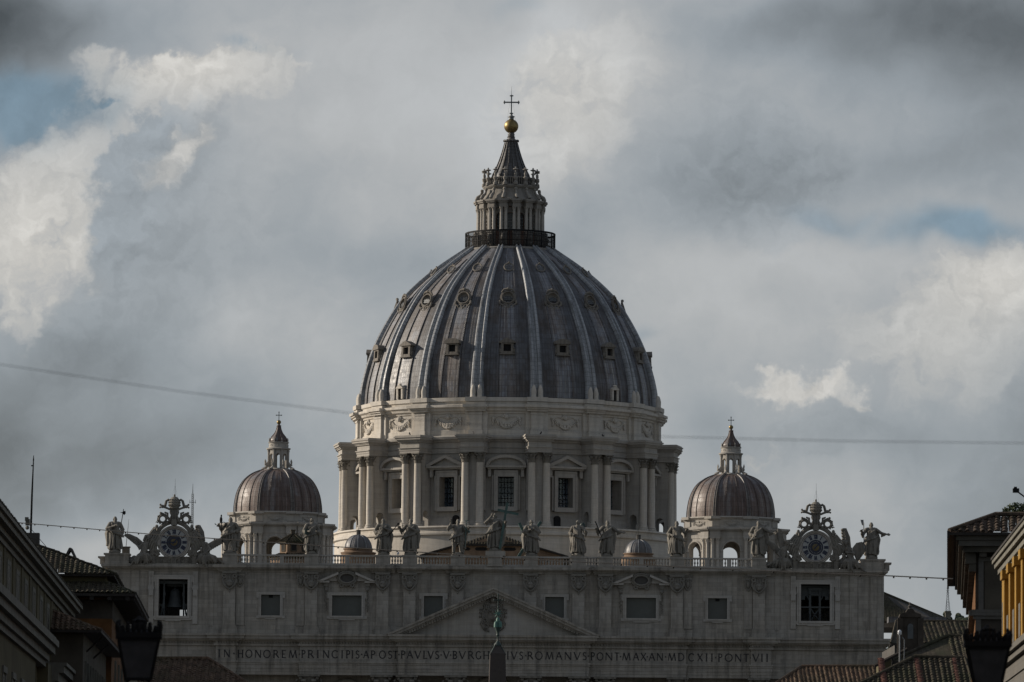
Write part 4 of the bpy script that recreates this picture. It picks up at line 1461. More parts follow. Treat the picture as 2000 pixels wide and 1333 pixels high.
    ca.ball((0, -.5, 39.3), (.18, .16, .34), 7, 5, F).ball((0, -.5, 38.3), (.3, .16, .2), 7, 5, F).tube([(-.4, -.5, 38.0), (0, -.52, 38.2), (.3, -.5, 37.9), (.1, -.5, 37.6)], .09, 6, F)
    ca.lathe([(.3, 40.7), (.42, 40.8), (.46, 41.2), (.36, 41.55), (.1, 41.75), (.02, 41.8)], 14, F @ Matrix.Translation((0, -.3, 0)))
    ca.build('coat_of_arms', M['statue_stone'], T, smooth=50)
    # --- giant order below
    cm = MB()
    cm.lathe([(1.5, 0), (1.5, .8), (1.35, 1.2), (1.35, 12), (1.18, 27.4)], 24)
    gc = cm.build('column', st, T, smooth=40)
    k = MB()
    corinthian(k, 1.2, 27.3, 2.7, None)
    k.build('capital', M['statue_stone'], gc, smooth=50)
    gc.location = (-16.35, -.35, 0)
    for u in (16.35, -12.6, 12.6, -5.5, 5.5, -27, 27, -38.9, 38.9):
        copy_tree(gc, T, loc=(u, -1.2 if abs(u) < 14 else (.35 if abs(u) > 30 else -.3), 0))
    lo = MB()
    for u in (-21.6, -9, 0, 9, 21.6):
        rr = 2.6 if abs(u) > 1 else 3.2
        if abs(u) == 9:
            lo.prism([(u - 2.9, 27.3), (u, 28.9), (u + 2.9, 27.3), (u + 2.4, 27.1), (u, 28.4), (u - 2.4, 27.1)], 1.3, 2.3)
        else:
            lo.ring((u, 1.9, 26.6), rr, .32, 28, 8, a0=0, a1=180)
        lo.box(u - rr, u + rr, 1.6, 2.3, 26.0, 26.5)
    lo.build('loggia_arch', st, T, smooth=40)
    # --- balustrade and pedestals
    ped = MB()
    ped.box(-1.05, 1.05, -1.0, 1.0, 46.1, 47.35).box(-1.15, 1.15, -1.1, 1.1, 47.35, 47.62).box(-1.15, 1.15, -1.1, 1.1, 46.05, 46.3)
    pe = ped.build('pedestal', st, T)
    us = sorted([s * u for u in PIL for s in (-1, 1)] + [0.1])
    for i, u in enumerate(us):
        if i == 0:
            pe.location.x = u
        else:
            copy_tree(pe, T, loc=(u, 0, 0))
    MB().box(-1.3, 1.6, -1.05, 1.05, 47.62, 48.3).build('plinth', st, T)
    gaps = [(a + 1.15, b - 1.15) for a, b in zip(us, us[1:])]
    for a, b in gaps:
        m = MB()
        m.box(a, b, -.35, .35, 46.05, 46.35).box(a, b, -.35, .35, 47.36, 47.6)
        L = b - a
        npan = max(1, round(L / 3.4))
        for q in range(npan):
            x0, x1 = a + L * q / npan, a + L * (q + 1) / npan
            if q:
                m.box(x0 - .32, x0 + .32, -.3, .3, 46.35, 47.36)
                x0 += .35
            if q < npan - 1:
                x1 -= .35
            nb = max(2, int((x1 - x0) / .40))
            for i in range(nb):
                x = x0 + (x1 - x0) * (i + .5) / nb
                m.lathe([(.13, 46.35), (.10, 46.45), (.06, 46.52), (.14, 46.72), (.15, 46.82), (.07, 47.1), (.06, 47.2), (.12, 47.28), (.13, 47.36)], 8, Matrix.Translation((x, 0, 0)))
        m.build('balustrade', M['travertine'], T, smooth=50)
    for s in (-1, 1):
        m = MB()
        for a, b, y, z in ((39.9, 43.2, .3, 47.1), (50.8, 53.7, .3, 47.1), (53.7, 57.2, -.6, 47.35)):
            x0, x1 = sorted((s * a, s * b))
            MB().box(x0, x1, y, 2.5, 46.05, z).build('parapet', st, T)
        x0, x1 = sorted((s * 53.6, s * 57.4))
        m.box(x0, x1, -.75, 2.6, 47.35, 47.6).build('parapet_cap', st, T)
        x0, x1 = sorted((s * 57.3, s * 58.0))
        m = MB()
        m.box(x0, x1, .2, 3.2, 46.0, 46.9).box(min(s * 57, s * 58.3), max(s * 57, s * 58.3), .1, 3.3, 46.9, 47.15)
        m.build('end_pedestal', st, T)
    return T


M['steel'] = plain('steel', (0.07, 0.08, 0.085), rough=0.6, var=0.2)
make_facade()
# the great bell
BELL = MB()
BELL.lathe([(.02, 42.6), (.5, 42.55), (.75, 42.2), (.85, 41.4), (1.05, 40.5), (1.3, 39.95), (1.32, 39.85), (1.1, 39.9)], 28)
BELL.tube([(0, 0, 42.5), (0, 0, 43.1)], .12, 8)
BELL.box(-1.2, 1.2, -.2, .2, 42.95, 43.3)
tag(BELL.build('bell', M['steel'], None, smooth=50, loc=FAC + Vector((-47.15 + .1, 3.6 + .6, 0)), rz=AX), 'large dark bell hanging in the square belfry opening', 'bell')

# ground of the square and street
g = MB()
g.box(-2500, 2500, -300, 6000, -1.0, 0.0)
tag(g.build('ground', M['paving']), kind='structure')

# ---------------------------------------------------------------- the two lesser domes
def make_small_dome():
    T = thing('small_dome', '', 'dome', rz=AX)
    curve = spline([(7.2, 59.3), (7.12, 60.8), (6.7, 62.8), (5.75, 64.6), (4.4, 65.7), (2.6, 66.45)], 26)
    sh = MB().lathe([tuple(p) for p in curve], 96, us=7.2)
    for k in range(8):
        for off in (-.17, .17):
            rb = rib_mesh(curve[:-3], .07, .04, .10, .06, shape=((-1, -.4), (-.7, 1), (.7, 1), (1, -.4)))
            sh.add(rb.v, rb.f, rotz((k + off) * R(45)), [rb.uv[i] for i in range(len(rb.f))])
    sh.build('dome_shell', M['lead_small'], T, smooth=40)
    rib = rib_mesh(curve, .34, .16, .22, .16).build('rib', M['lead_rib_dark'], T, smooth=40, rz=R(22.5))
    for k in range(1, 8):
        copy_tree(rib, T, rz=R(22.5 + 45 * k))
    oc = 1 / math.cos(R(22.5))
    at_ = MB()
    at_.lathe([(a * oc, z) for a, z in ((6.9, 59.35), (7.75, 59.3), (7.85, 59.1), (7.6, 58.9), (7.45, 58.75), (7.4, 57.7), (7.55, 57.6), (7.55, 57.3))], 8, rotz(R(22.5)))
    for k in range(8):
        for s in (-1, 1):
            at_.box(s * 2.55 - .62, s * 2.55 + .62, -7.55, -7.0, 57.4, 58.85, rotz(R(45) * k))
            at_.box(s * 2.55 - .75, s * 2.55 + .75, -8.05, -7.0, 58.85, 59.27, rotz(R(45) * k))
    at_.build('attic', M['travertine'], T)
    for k in range(-2, 3):
        mb = MB()
        swag(mb, 1.35, .8, Matrix.Translation((0, -7.42, 58.15)), beads=11, deep=.12)
        mb.build('garland', M['travertine'], T, smooth=60, rz=R(45 * k))
    # body: eight sides, each with an open arch between paired columns
    b = MB()
    b.prism([(-3.42, 40.0)] + arch_outline(1.35, 40.0, 53.75, 12) + [(3.42, 40.0), (3.42, 57.0), (-3.42, 57.0)], -8.3, -7.3)
    b.ring((0, -8.32, 53.75), 1.5, .16, 24, 6, a0=0, a1=180)
    b.box(-1.9, -1.35, -8.45, -7.4, 53.55, 53.8).box(1.35, 1.9, -8.45, -7.4, 53.55, 53.8)
    b.steps(-3.4, 3.4, -8.3, -7.2, [(55.7, 56.3, .08), (56.3, 56.75, .05), (56.9, 57.1, .45), (57.1, 57.4, .62)])
    side = b.build('side_bay', M['travertine'], T)
    for s in (-1, 1):
        e = MB()
        x = s * 2.72
        e.box(x - .85, x + .85, -8.95, -8.2, 40, 44).box(x - .8, x + .8, -8.55, -8.2, 44, 55.7)
        e.steps(x - .85, x + .85, -8.98, -8.2, [(55.7, 56.3, .02), (56.3, 56.8, 0), (56.8, 56.95, .15), (56.95, 57.12, .35), (57.12, 57.43, .5)])
        e.build('entablature', M['travertine'], side)
        for q in (-.42, .42):
            c = MB()
            F = Matrix.Translation((x + q, -8.68, 0))
            c.lathe(column_prof(.29, 44.0, 54.8), 12, F)
            corinthian(c, .27, 54.75, .95, F, 6)
            c.build('column', M['travertine_clean'], side, smooth=40)
    for k in range(1, 8):
        copy_tree(side, T, rz=R(45 * k))
    MB().lathe([(.05, 57.2), (8.0, 57.2), (8.3, 57.45)], 8, rotz(R(22.5))).build('ceiling', M['dark_stone'], T)
    # lantern
    l = MB()
    ho = .34 / 1.6
    for k in range(8):
        c, h = R(45 * k), R(22.5)
        curved_wall(l, 1.3, 1.62, c - h, c - ho, 66.3, 69.8, 2)
        curved_wall(l, 1.3, 1.62, c + ho, c + h, 66.3, 69.8, 2)
        curved_wall(l, 1.3, 1.62, c - ho, c + ho, 69.1, 69.8, 2)
        for s in (-1, 1):
            l.prism([(s * .36, 69.1), (s * .36, 68.75), (s * .22, 68.98), (s * .05, 69.1)], -1.6, -1.32, rotz(c))
        curved_wall(l, 1.3, 1.62, c - ho, c + ho, 66.3, 66.75, 2)
    l.lathe([(2.75, 66.2), (2.6, 66.5), (1.9, 66.55), (1.7, 66.7)], 32)
    l.lathe([(1.6, 69.75), (1.95, 69.8), (2.0, 70.0), (1.62, 70.1), (1.55, 70.8), (1.75, 70.9), (1.7, 71.0), (1.2, 71.0)], 32)
    for k in range(8):
        F = rotz(R(45 * k + 22.5))
        l.lathe([(.2, 66.9), (.16, 67.1), (.15, 69.2), (.24, 69.7)], 8, F @ Matrix.Translation((0, -1.72, 0)))
        l.tube([(0, -1.75, 67.9), (0, -2.0, 67.3), (0, -2.15, 66.9), (0, -2.7, 66.45)], [.1, .2, .16, .3], 7, F)
        l.lathe([(.16, 67.2), (.08, 67.5), (.14, 67.8), (.05, 68.1), (.02, 68.2)], 7, F @ Matrix.Translation((0, -2.3, 0)))
        l.lathe([(.12, 71.0), (.06, 71.25), (.1, 71.4), (.02, 71.7)], 6, F @ Matrix.Translation((0, -1.62, 0)))
        l.ring((0, -1.58, 70.45), .16, .05, 10, 5, rotz(R(45 * k)))
    lan = l.build('lantern', M['travertine'], T, smooth=40)
    cp = spline([(1.35, 71.0), (1.5, 71.25), (1.25, 71.8), (.75, 72.4), (.45, 73.0), (.3, 73.6)], 14)
    cb = MB().lathe([tuple(p) for p in cp] + [(.42, 73.65), (.4, 73.75), (.2, 73.85), (.2, 74.0)], 24)
    for k in range(8):
        rb = rib_mesh(cp, .1, .04, .1, .06, shape=((-1, -.4), (-.8, 1), (.8, 1), (1, -.4)))
        cb.add(rb.v, rb.f, rotz(R(45 * k + 22.5)))
    cb.build('cap', M['lead_small'], lan, smooth=40)
    MB().ball((0, 0, 74.3), .36, 16, 10).build('orb', M['gold'], lan, smooth=180)
    x = MB().box(-.05, .05, -.05, .05, 74.6, 75.95).box(-.42, .42, -.05, .05, 75.4, 75.5)
    for a, z in ((-.42, 75.45), (.42, 75.45), (0, 75.95)):
        x.ball((a, 0, z), .1, 6, 4)
    x.build('cross', M['iron'], lan)
    return T


sd0 = make_small_dome()
sd0.location = on_axis(927) + Vector((-36.95, 0.5, 0))
sd0['label'] = 'smaller ribbed lead dome between the great dome and the clock with two hands'
sd0['group'] = 'lesser domes flanking the great dome'
sd1 = copy_tree(sd0, None, on_axis(927) + Vector((36.95, -0.5, -.25)), AX)
sd1['label'] = 'smaller ribbed lead dome between the great dome and the one-handed clock'


# ---------------------------------------------------------------- roof-top cupolas, the nave roof and a little lantern house
def cupola(p, label):
    T = thing('roof_cupola', label, 'cupola', p, AX, 'small lead cupolas on the church roof')
    c = spline([(2.15, 0), (2.05, .6), (1.7, 1.35), (1.05, 1.9), (.35, 2.12)], 14)
    sh = MB().lathe([tuple(q) for q in c], 40, us=2.1)
    sh.build('dome_shell', M['lead_grey'], T, smooth=40)
    rb = rib_mesh(c, .07, .04, .08, .06, shape=((-1, -.3), (-.7, 1), (.7, 1), (1, -.3))).build('rib', M['lead_rib'], T)
    for k in range(1, 10):
        copy_tree(rb, T, rz=R(36 * k))
    MB().lathe([(2.1, .02), (2.35, 0), (2.4, -.12), (2.2, -.2), (2.2, -.5), (2.75, -.6), (2.8, -.75), (2.65, -.8), (2.65, -3.5)], 40).build('drum', M['roof_plaster'], T, smooth=25)
    MB().lathe([(.34, 2.0), (.32, 2.75), (.4, 2.8), (.36, 2.9), (.02, 2.95)], 8).build('chimney', M['dark_stone'], T)
    MB().tube([(0, 0, 2.9), (0, 0, 4.6)], [.03, .015], 5).build('lightning_rod', M['iron'], T)
    return T


M['lead_grey'] = lead('lead_grey', (0.10, 0.095, 0.095), (0.12, 0.125, 0.14), (0.24, 0.24, 0.24), sw=.5, sh=1.5, streaks=.3)
cupola(at(700, 1072, 880), 'small grey lead cupola before the sunlit base of the great dome')
cupola(at(1247, 1081.5, 880), 'small grey lead cupola before the shaded base of the great dome')


def lantern_house(p, label):
    T = thing('lantern_house', label, 'roof hut', p, AX + R(8))
    w = MB().lathe([(2.0, -1.6), (2.0, .1)], 6, rotz(R(30)))
    w.lathe([(3.4, -4), (3.4, -2.4)], 6, rotz(R(30)))
    wall = w.build('wall', M['roof_plaster'], T)
    for k in (-1, 0, 1):
        F = rotz(R(60 * k))
        q = MB().box(-.34, .34, -1.80, -1.70, -1.15, -.3, F)
        o = q.build('window', M['void'], wall)
        f = MB()
        f.box(-.48, -.34, -1.83, -1.7, -1.3, -.16, F).box(.34, .48, -1.83, -1.7, -1.3, -.16, F).box(-.34, .34, -1.83, -1.7, -.3, -.16, F).box(-.34, .34, -1.83, -1.7, -1.3, -1.15, F)
        f.build('frame', M['beige_plaster'], o)
    r = MB().lathe([(2.5, -.05), (2.45, .1), (.3, 1.35)], 6, rotz(R(30)))
    r.lathe([(3.7, -2.45), (3.6, -2.3), (1.9, -1.6)], 6, rotz(R(30)))
    for k in range(6):
        a = R(60 * k + 30)
        for (r0, z0, r1, z1) in ((2.5, .12, .3, 1.42), (3.65, -2.25, 2.0, -1.55)):
            r.tube([(r0 * math.sin(a), -r0 * math.cos(a), z0), (r1 * math.sin(a), -r1 * math.cos(a), z1)], .13, 6)
        for j in range(-3, 4):
            b = R(60 * k) + j * .11
            for (r0, z0, r1, z1) in ((2.2, .18, .4 + abs(j) * .4, 1.32 - abs(j) * .24), (3.2, -2.2, 2.1, -1.6)):
                r.tube([(r0 * math.sin(b), -r0 * math.cos(b), z0), (r1 * math.sin(b), -r1 * math.cos(b), z1)], .09, 5)
    roof = r.build('roof', M['tile_old'], T)
    MB().box(-.3, .3, -.3, .3, 1.2, 2.0).box(-.38, .38, -.38, .38, 1.95, 2.1).build('chimney', M['beige_plaster'], roof)
    return T


lantern_house(at(572, 1062, 868), 'little six-sided tiled hut with a stub chimney behind the balustrade')


def tile_slope(mb, o, ux, up, width, top, spacing=.38, row=.5, h=.09):
    """Barrel tiles on a slope: o = eave corner, ux = unit vector along the eave, up = unit vector up the slope, top(s) = (from, to) along it."""
    ux, up = Vector(ux).normalized(), Vector(up).normalized()
    nz = ux.cross(up).normalized()
    if nz.z < 0:
        nz = -nz
    n = max(1, int(width / spacing))
    sp = width / n
    prof = ((-.5, -.02), (-.32, .0), (-.22, .75), (0, 1.0), (.22, .75), (.32, 0.0), (.5, -.02))
    rj = random.Random(n)
    for i in range(n):
        s = (i + .5) * sp
        t0, t1 = top(s)
        tilt, rise = rj.uniform(-.05, .05) * spacing, rj.uniform(-.25, .25) * h
        if t1 - t0 < .05:
            continue
        m = max(1, int((t1 - t0) / row))
        vs, uv = [], []
        for j in range(m):
            for e, lift in ((0.0, 1.0), (1.0, .62)):
                t = t0 + (t1 - t0) * (j + e) / m
                jx, jz = (rj.uniform(-.07, .07) * sp, rj.uniform(-.18, .18) * h) if e == 0 else (0, 0)
                for a, b in prof:
                    p = o + ux * (s + a * sp + jx + tilt) + up * t + nz * (b * h * lift + .02 * (1 - e) + rise + jz)
                    vs.append(p)
                    uv.append((s + a * sp, t))
        k = len(prof)
        fs = []
        for j in range(2 * m - 1):
            for q in range(k - 1):
                fs.append((j * k + q, j * k + q + 1, (j + 1) * k + q + 1, (j + 1) * k + q))
        fs.append(tuple(range(k)))
        mb.add(vs, fs, None, [[uv[q] for q in f] for f in fs])
    return mb


def nave_roof():
    p = at(965, 1085, 872)
    T = thing('nave_roof', 'low gabled roof house of orange plaster and old tiles behind the cross-bearing statue', 'roof', p, AX)
    w = MB().prism([(-10.6, -4), (10.6, -4), (10.6, -.1), (0, 2.9), (-10.6, -.1)], 0, 40)
    wall = w.build('wall', M['roof_plaster'], T)
    v = MB()
    for x in (-4.6, -2.0, 2.4, 5.0):
        v.prism([(x - 1.0, .95), (x - .7, .7), (x + .7, .7), (x + 1.0, .95), (x + .7, 1.2), (x - .7, 1.2)], -.05, .1)
    v.build('vent_slot', M['void'], wall)
    e = MB()
    for s in (-1, 1):
        e.prism([(s * 11.4, -.35), (s * 4.9, 1.62), (s * 4.9, 1.85), (s * 11.4, -.05)], -.9, 40)
    e.box(-5.2, 5.2, -.8, 1, 1.42, 1.66)
    e.build('verge', M['dark_wood'], T)
    r = MB()
    sl = math.hypot(3.6, 1.5)
    tile_slope(r, Vector((-5.2, -.8, 1.66)), (1, 0, 0), (0, 3.6, 1.5), 10.4, lambda s: (0, min(sl, min(s, 10.4 - s) * 1.05)), .45, .45, .12)
    tile_slope(r, Vector((-11.4, 40, -.05)), (0, -1, 0), (11.4, 0, 3.4), 37, lambda s: (0, 11.9), 1.2, 1.5, .15)
    tile_slope(r, Vector((11.4, 3, -.05)), (0, 1, 0), (-11.4, 0, 3.4), 37, lambda s: (0, 11.9), 1.2, 1.5, .15)
    r.build('roof', M['tile_old'], T, fix=False)
    return T


nave_roof()


# ---------------------------------------------------------------- statues
def remesh(mb, voxel, name, m, parent, smooth_it=2, rough=0.0):
    """Fuse overlapping limbs and folds into one continuous carved surface."""
    me = bpy.data.meshes.new('tmp')
    me.from_pydata([tuple(p) for p in mb.v], [], mb.f)
    bm = bmesh.new(); bm.from_mesh(me)
    bmesh.ops.recalc_face_normals(bm, faces=bm.faces)
    bm.to_mesh(me); bm.free()
    o = bpy.data.objects.new('tmp', me)
    COL.objects.link(o)
    r = o.modifiers.new('r', 'REMESH')
    r.mode = 'VOXEL'
    r.voxel_size = voxel
    s = o.modifiers.new('s', 'SMOOTH')
    s.factor = .5
    s.iterations = smooth_it
    dg = bpy.context.evaluated_depsgraph_get()
    dg.update()
    out = bpy.data.meshes.new_from_object(o.evaluated_get(dg))
    bpy.data.objects.remove(o)
    bpy.data.meshes.remove(me)
    out.name = name
    n = len(out.vertices)
    co = np.empty(n * 3, np.float32)
    out.vertices.foreach_get('co', co)
    co = co.reshape(-1, 3)
    li = np.empty(len(out.loops), np.int32)
    out.loops.foreach_get('vertex_index', li)
    out.polygons.foreach_set('use_smooth', np.ones(len(out.polygons), bool))
    out.uv_layers.new(name='UVMap')
    out.uv_layers[0].data.foreach_set('uv', np.stack([co[:, 0] + co[:, 1] * .6, co[:, 2]], 1)[li].ravel())
    out.materials.clear()
    out.materials.append(m)
    q = bpy.data.objects.new(name, out)
    COL.objects.link(q)
    q.parent = parent
    return q


def hand(mb, p, d, s, curl=.5):
    """Palm, four fingers of different length and a thumb."""
    p, d = Vector(p), Vector(d).normalized()
    side = d.cross(Vector((0, -1, 0.2))).normalized()
    nrm = side.cross(d).normalized()
    mb.limb(p, p + d * .045 * s, .026 * s, .03 * s, 6)
    for i, ln in enumerate((.030, .040, .042, .032)):
        b = p + d * .06 * s + side * (i - 1.5) * .017 * s
        k = b + d * ln * s * .6
        mb.limb(b, k, .0105 * s, .010 * s, 5)
        mb.limb(k, k + (d * (1 - curl) + nrm * curl).normalized() * ln * s * .7, .010 * s, .008 * s, 5)
    mb.limb(p + side * -.022 * s + d * .015 * s, p + side * -.05 * s + d * .045 * s, .012 * s, .010 * s, 5)


def figure(parent, H, seed, pose):
    """Standing draped apostle, height H, facing -y."""
    rnd = random.Random(seed)
    mb = MB()
    s = H

    def L(a, b, ra, rb, n=8):
        mb.limb(Vector(a) * s, Vector(b) * s, ra * s, rb * s, n)

    def Tb(pts, r, n=6):
        mb.tube([Vector(p) * s for p in pts], [x * s for x in r] if isinstance(r, list) else r * s, n)
    lean = pose.get('lean', 0.0)
    hx = lean * .5
    knee = pose.get('knee', 1)
    bare = pose.get('bare', False)
    wide = pose.get('wide', 1.0)
    # legs and robe
    L((hx - .055, 0, .50), (-.07 * wide, -.025 if knee < 0 else 0, .27), .085, .062)
    L((hx + .055, 0, .50), (.07 * wide, -.025 if knee > 0 else 0, .27), .085, .062)
    L((-.07 * wide, -.03 if knee < 0 else 0, .27), (-.085 * wide, .0, .05), .056, .036)
    L((.07 * wide, -.03 if knee > 0 else 0, .27), (.085 * wide, .0, .05), .056, .036)
    for q in (-1, 1):
        L((q * .085 * wide, .02, .028), (q * .11 * wide, -.075, .018), .03, .022, 6)
    if not bare:
        L((hx, .03, .52), (0, .04, .05), .10, .10)
        L((hx * .6 - .03, 0, .40), (-.05 * wide, .03, .04), .10, .085)
        L((hx * .6 + .03, 0, .40), (.05 * wide, .03, .04), .10, .085)
        for i in range(13):
            a = R(-125 + 250 * i / 12 + rnd.uniform(-6, 6))
            x0, y0 = hx + .105 * math.sin(a), -.085 * math.cos(a)
            x1, y1 = (.135 * wide + rnd.uniform(-.01, .02)) * math.sin(a), .02 - .11 * math.cos(a)
            k = rnd.uniform(-.02, .02)
            z1 = rnd.uniform(.02, .06)
            Tb([(x0, y0, .56), ((x0 + x1) / 2 + k, (y0 + y1) / 2 - .012, .32), (x1 + k, y1, .14), (x1, y1, z1)], [.014, .018, .022, .026])
    else:
        L((hx, .02, .55), (0, .02, .40), .105, .11)
        for i in range(9):
            a = R(-110 + 220 * i / 8)
            Tb([(hx + .10 * math.sin(a), -.08 * math.cos(a), .57), (.125 * math.sin(a), -.10 * math.cos(a), .42), (.13 * math.sin(a), -.095 * math.cos(a), .33 + rnd.uniform(-.03, .03))], [.016, .02, .022])
        L((.06, .08, .6), (.1, .09, .06), .07, .06)
    # torso, shoulders, neck
    tx = lean
    L((hx, 0, .53), (tx * .8, 0, .70), .098, .108)
    L((tx * .8, 0, .69), (tx, .005, .79), .105, .085)
    L((tx - .095, .008, .805), (tx + .095, .008, .805), .055, .055)
    L((tx, .01, .80), (tx + pose.get('hx', 0) * .5, -.005, .885), .045, .036)
    # mantle: folds slung from one shoulder to the other hip, gathered over an arm
    m = pose.get('mantle', 1)
    for i in range(6):
        t = i / 5
        Tb([(tx + m * (.10 - .02 * t), .03, .845 - .02 * i), (tx + m * (.07 - .05 * t), -.085, .775 - .02 * i), (hx - m * .03, -.115, .665 - .025 * i), (hx - m * .105, -.07, .575 - .02 * i), (hx - m * .12, .03, .55 - .02 * i)], [.02, .018, .018, .022, .02])
    for i in range(5):
        x = hx + m * (.06 - .045 * i)
        Tb([(x + m * .06, -.075, .60), (x, -.115, .52 - .015 * i), (x - m * .06, -.10, .50 - .03 * i), (hx - m * .12, -.04, .52)], [.018, .022, .022, .02])
    L((tx + m * .10, .06, .80), (m * .14, .07, .16), .055, .05)
    for i in range(4):
        Tb([(tx + m * (.12 + .01 * i), .03 + .015 * i, .80), (m * (.155 + .012 * i), .02 + .02 * i, .5), (m * (.15 + .01 * (i % 2)), .02 + .02 * i, .14 + .03 * i)], [.018, .026, .02])
    # arms
    for q in (-1, 1):
        el, ha = pose['L' if q < 0 else 'R']
        sh = Vector((tx + q * .125, .005, .795))
        el, ha = Vector(el), Vector(ha)
        L(sh, el, .056, .045)
        L(el, ha, .045, .027)
        d = (ha - el).normalized()
        for i in range(3):
            c = el.lerp(ha, .15 + .22 * i)
            drop = pose.get('sleeve', .12)
            Tb([c + Vector((0, -.02, .02)), c + Vector((q * .01, 0, -.04)), c + Vector((q * -.005, .01, -drop * (1 - .2 * i)))], [.03, .03, .014])
        hand(mb, ha * s, d, s, .45)
    # head with hair, beard, nose, brows, ears
    hxp = tx + pose.get('hx', 0)
    turn = Matrix.Rotation(pose.get('turn', 0), 3, 'Z')
    hc = Vector((hxp, -.012, .933))

    def HB(off, r, nu=10, nv=7):
        mb.ball((hc + turn @ Vector(off)) * s, tuple(x * s for x in r), nu, nv)
    HB((0, 0, .006), (.043, .052, .060))
    HB((0, -.012, -.032), (.033, .036, .035))
    HB((0, .012, .022), (.052, .054, .052))
    HB((0, -.056, -.004), (.009, .012, .016), 6, 5)
    HB((-.018, -.047, .012), (.014, .008, .007), 6, 4)
    HB((.018, -.047, .012), (.014, .008, .007), 6, 4)
    HB((0, -.046, -.03), (.014, .008, .006), 6, 4)
    for q in (-1, 1):
        HB((q * .05, .005, -.002), (.012, .016, .02), 6, 5)
        for i in range(3):
            HB((q * (.048 - .004 * i), .012 + .008 * i, -.012 - .025 * i * pose.get('hair', .6)), (.02, .024, .022), 6, 5)
    if pose.get('beard', True):
        HB((0, -.036, -.062), (.03, .025, .034))
        HB((0, -.036, -.09), (.018, .016, .028))
    if pose.get('veil'):
        HB((0, .02, .0), (.06, .058, .075))
        L((hxp, .05, .92), (tx, .07, .80), .05, .07)
    # broad, wind-blown proportions below the neck
    for p in mb.v:
        if p.z < .86 * s:
            k = 1.0 + .40 * min(1.0, (.86 * s - p.z) / (.1 * s))
            p.x *= k
            p.y *= k
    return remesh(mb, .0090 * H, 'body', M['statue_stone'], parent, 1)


ARM = {
    'down': ((-.165, .0, .62), (-.15, -.06, .47)),
    'hip': ((-.18, .02, .63), (-.10, -.09, .58)),
    'chest': ((-.165, -.02, .64), (-.03, -.13, .70)),
    'fore': ((-.17, -.02, .63), (-.20, -.16, .66)),
    'up': ((-.20, -.02, .72), (-.205, -.05, .90)),
    'high': ((-.19, -.03, .74), (-.10, -.06, .93)),
    'out': ((-.21, -.0, .69), (-.31, -.08, .65)),
    'staff': ((-.18, -.0, .64), (-.215, -.10, .72)),
    'book': ((-.165, -.0, .61), (-.10, -.15, .60)),
}


def arm(name, q):
    e, h = ARM[name]
    f = -q
    return ((f * -1 * -e[0] if q < 0 else -e[0], e[1], e[2]), (h[0] if q < 0 else -h[0], h[1], h[2])) if q > 0 else (e, h)


def statue(u, label, seed, L, Rr, H=4.95, base=.42, z=47.6, attr=None, rz=0.0, name='saint_statue', **kw):
    p = FAC + rotz(AX) @ Vector((u, 0, z))
    T = thing(name, label, 'statue', p, AX + rz, 'stone statues along the facade parapet')
    pl = MB()
    pl.box(-.85, .85, -.75, .75, 0, base * .55).lathe([(.8, base * .5), (.72, base * .8), (.66, base + .1)], 10)
    for i in range(5):
        a = 1.2 * i
        pl.ball((.7 * math.cos(a), .5 * math.sin(a), base * .7), .25, 7, 5)
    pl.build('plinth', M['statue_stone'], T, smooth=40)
    kw.update(L=arm(L, -1), R=arm(Rr, 1))
    b = figure(T, H, seed, kw)
    b.location.z = base
    if attr:
        attr(T, base, H)
    return T


def pole(T, name, pts, r, m, extra=None):
    mb = MB().tube(pts, r, 7)
    if extra:
        extra(mb)
    return mb.build(name, m, T, smooth=40)


def a_halberd(T, b, H):
    def top(mb):
        mb.prism([(1.02, 5.9), (1.12, 6.15), (1.5, 6.25), (1.55, 5.85), (1.35, 5.6), (1.15, 5.75)], -.05, .05)
        mb.prism([(.65, 6.0), (1.1, 6.05), (1.1, 5.9)], -.05, .05)
    pole(T, 'halberd', [(.62, .1, 2.4), (1.22, .0, 6.5)], .06, M['iron'], top)


def a_scepter(T, b, H):
    def top(mb):
        mb.ball((-1.35, -.4, 5.0), (.22, .2, .5), 8, 6)
        mb.ball((-1.32, -.4, 5.6), (.12, .12, .2), 8, 6)
        mb.tube([(-1.5, -.4, 4.6), (-1.9, -.4, 4.2), (-2.2, -.4, 4.35), (-2.25, -.4, 4.5)], .06, 6)
        mb.ring((-.95, -.4, 4.35), .33, .05, 14, 5)
    pole(T, 'staff', [(-.95, -.6, .5), (-1.3, -.4, 4.7)], .06, M['iron'], top)


def a_book(T, b, H):
    MB().box(-1.15, -.55, -.95, -.7, 2.9, 3.7).box(-1.1, -.62, -1.0, -.66, 2.95, 3.65).build('book', M['bronze_dark'], T)
    pole(T, 'staff', [(-.75, -.5, .6), (-.85, -.7, 3.0)], .07, M['bronze_dark'])


def a_club(T, b, H):
    pole(T, 'spear', [(.55, -.75, 2.6), (2.05, -.35, 4.55)], [.06, .06], M['iron'], lambda mb: mb.ball((2.1, -.35, 4.62), (.15, .12, .2), 7, 5))


def a_rod(T, b, H):
    pole(T, 'rod', [(-.7, -.8, 2.0), (-1.35, -.5, 5.2)], .05, M['bronze_dark'])


def a_crossstaff(T, b, H):
    pole(T, 'cross_staff', [(1.0, -.75, 1.3), (1.25, -.6, 5.6)], .055, M['bronze_green'], lambda mb: mb.tube([(.95, -.6, 5.1), (1.5, -.6, 5.2)], .05, 6).tube([(.8, -.7, 4.3), (1.7, -.45, 3.45)], [.05, .16], 6))


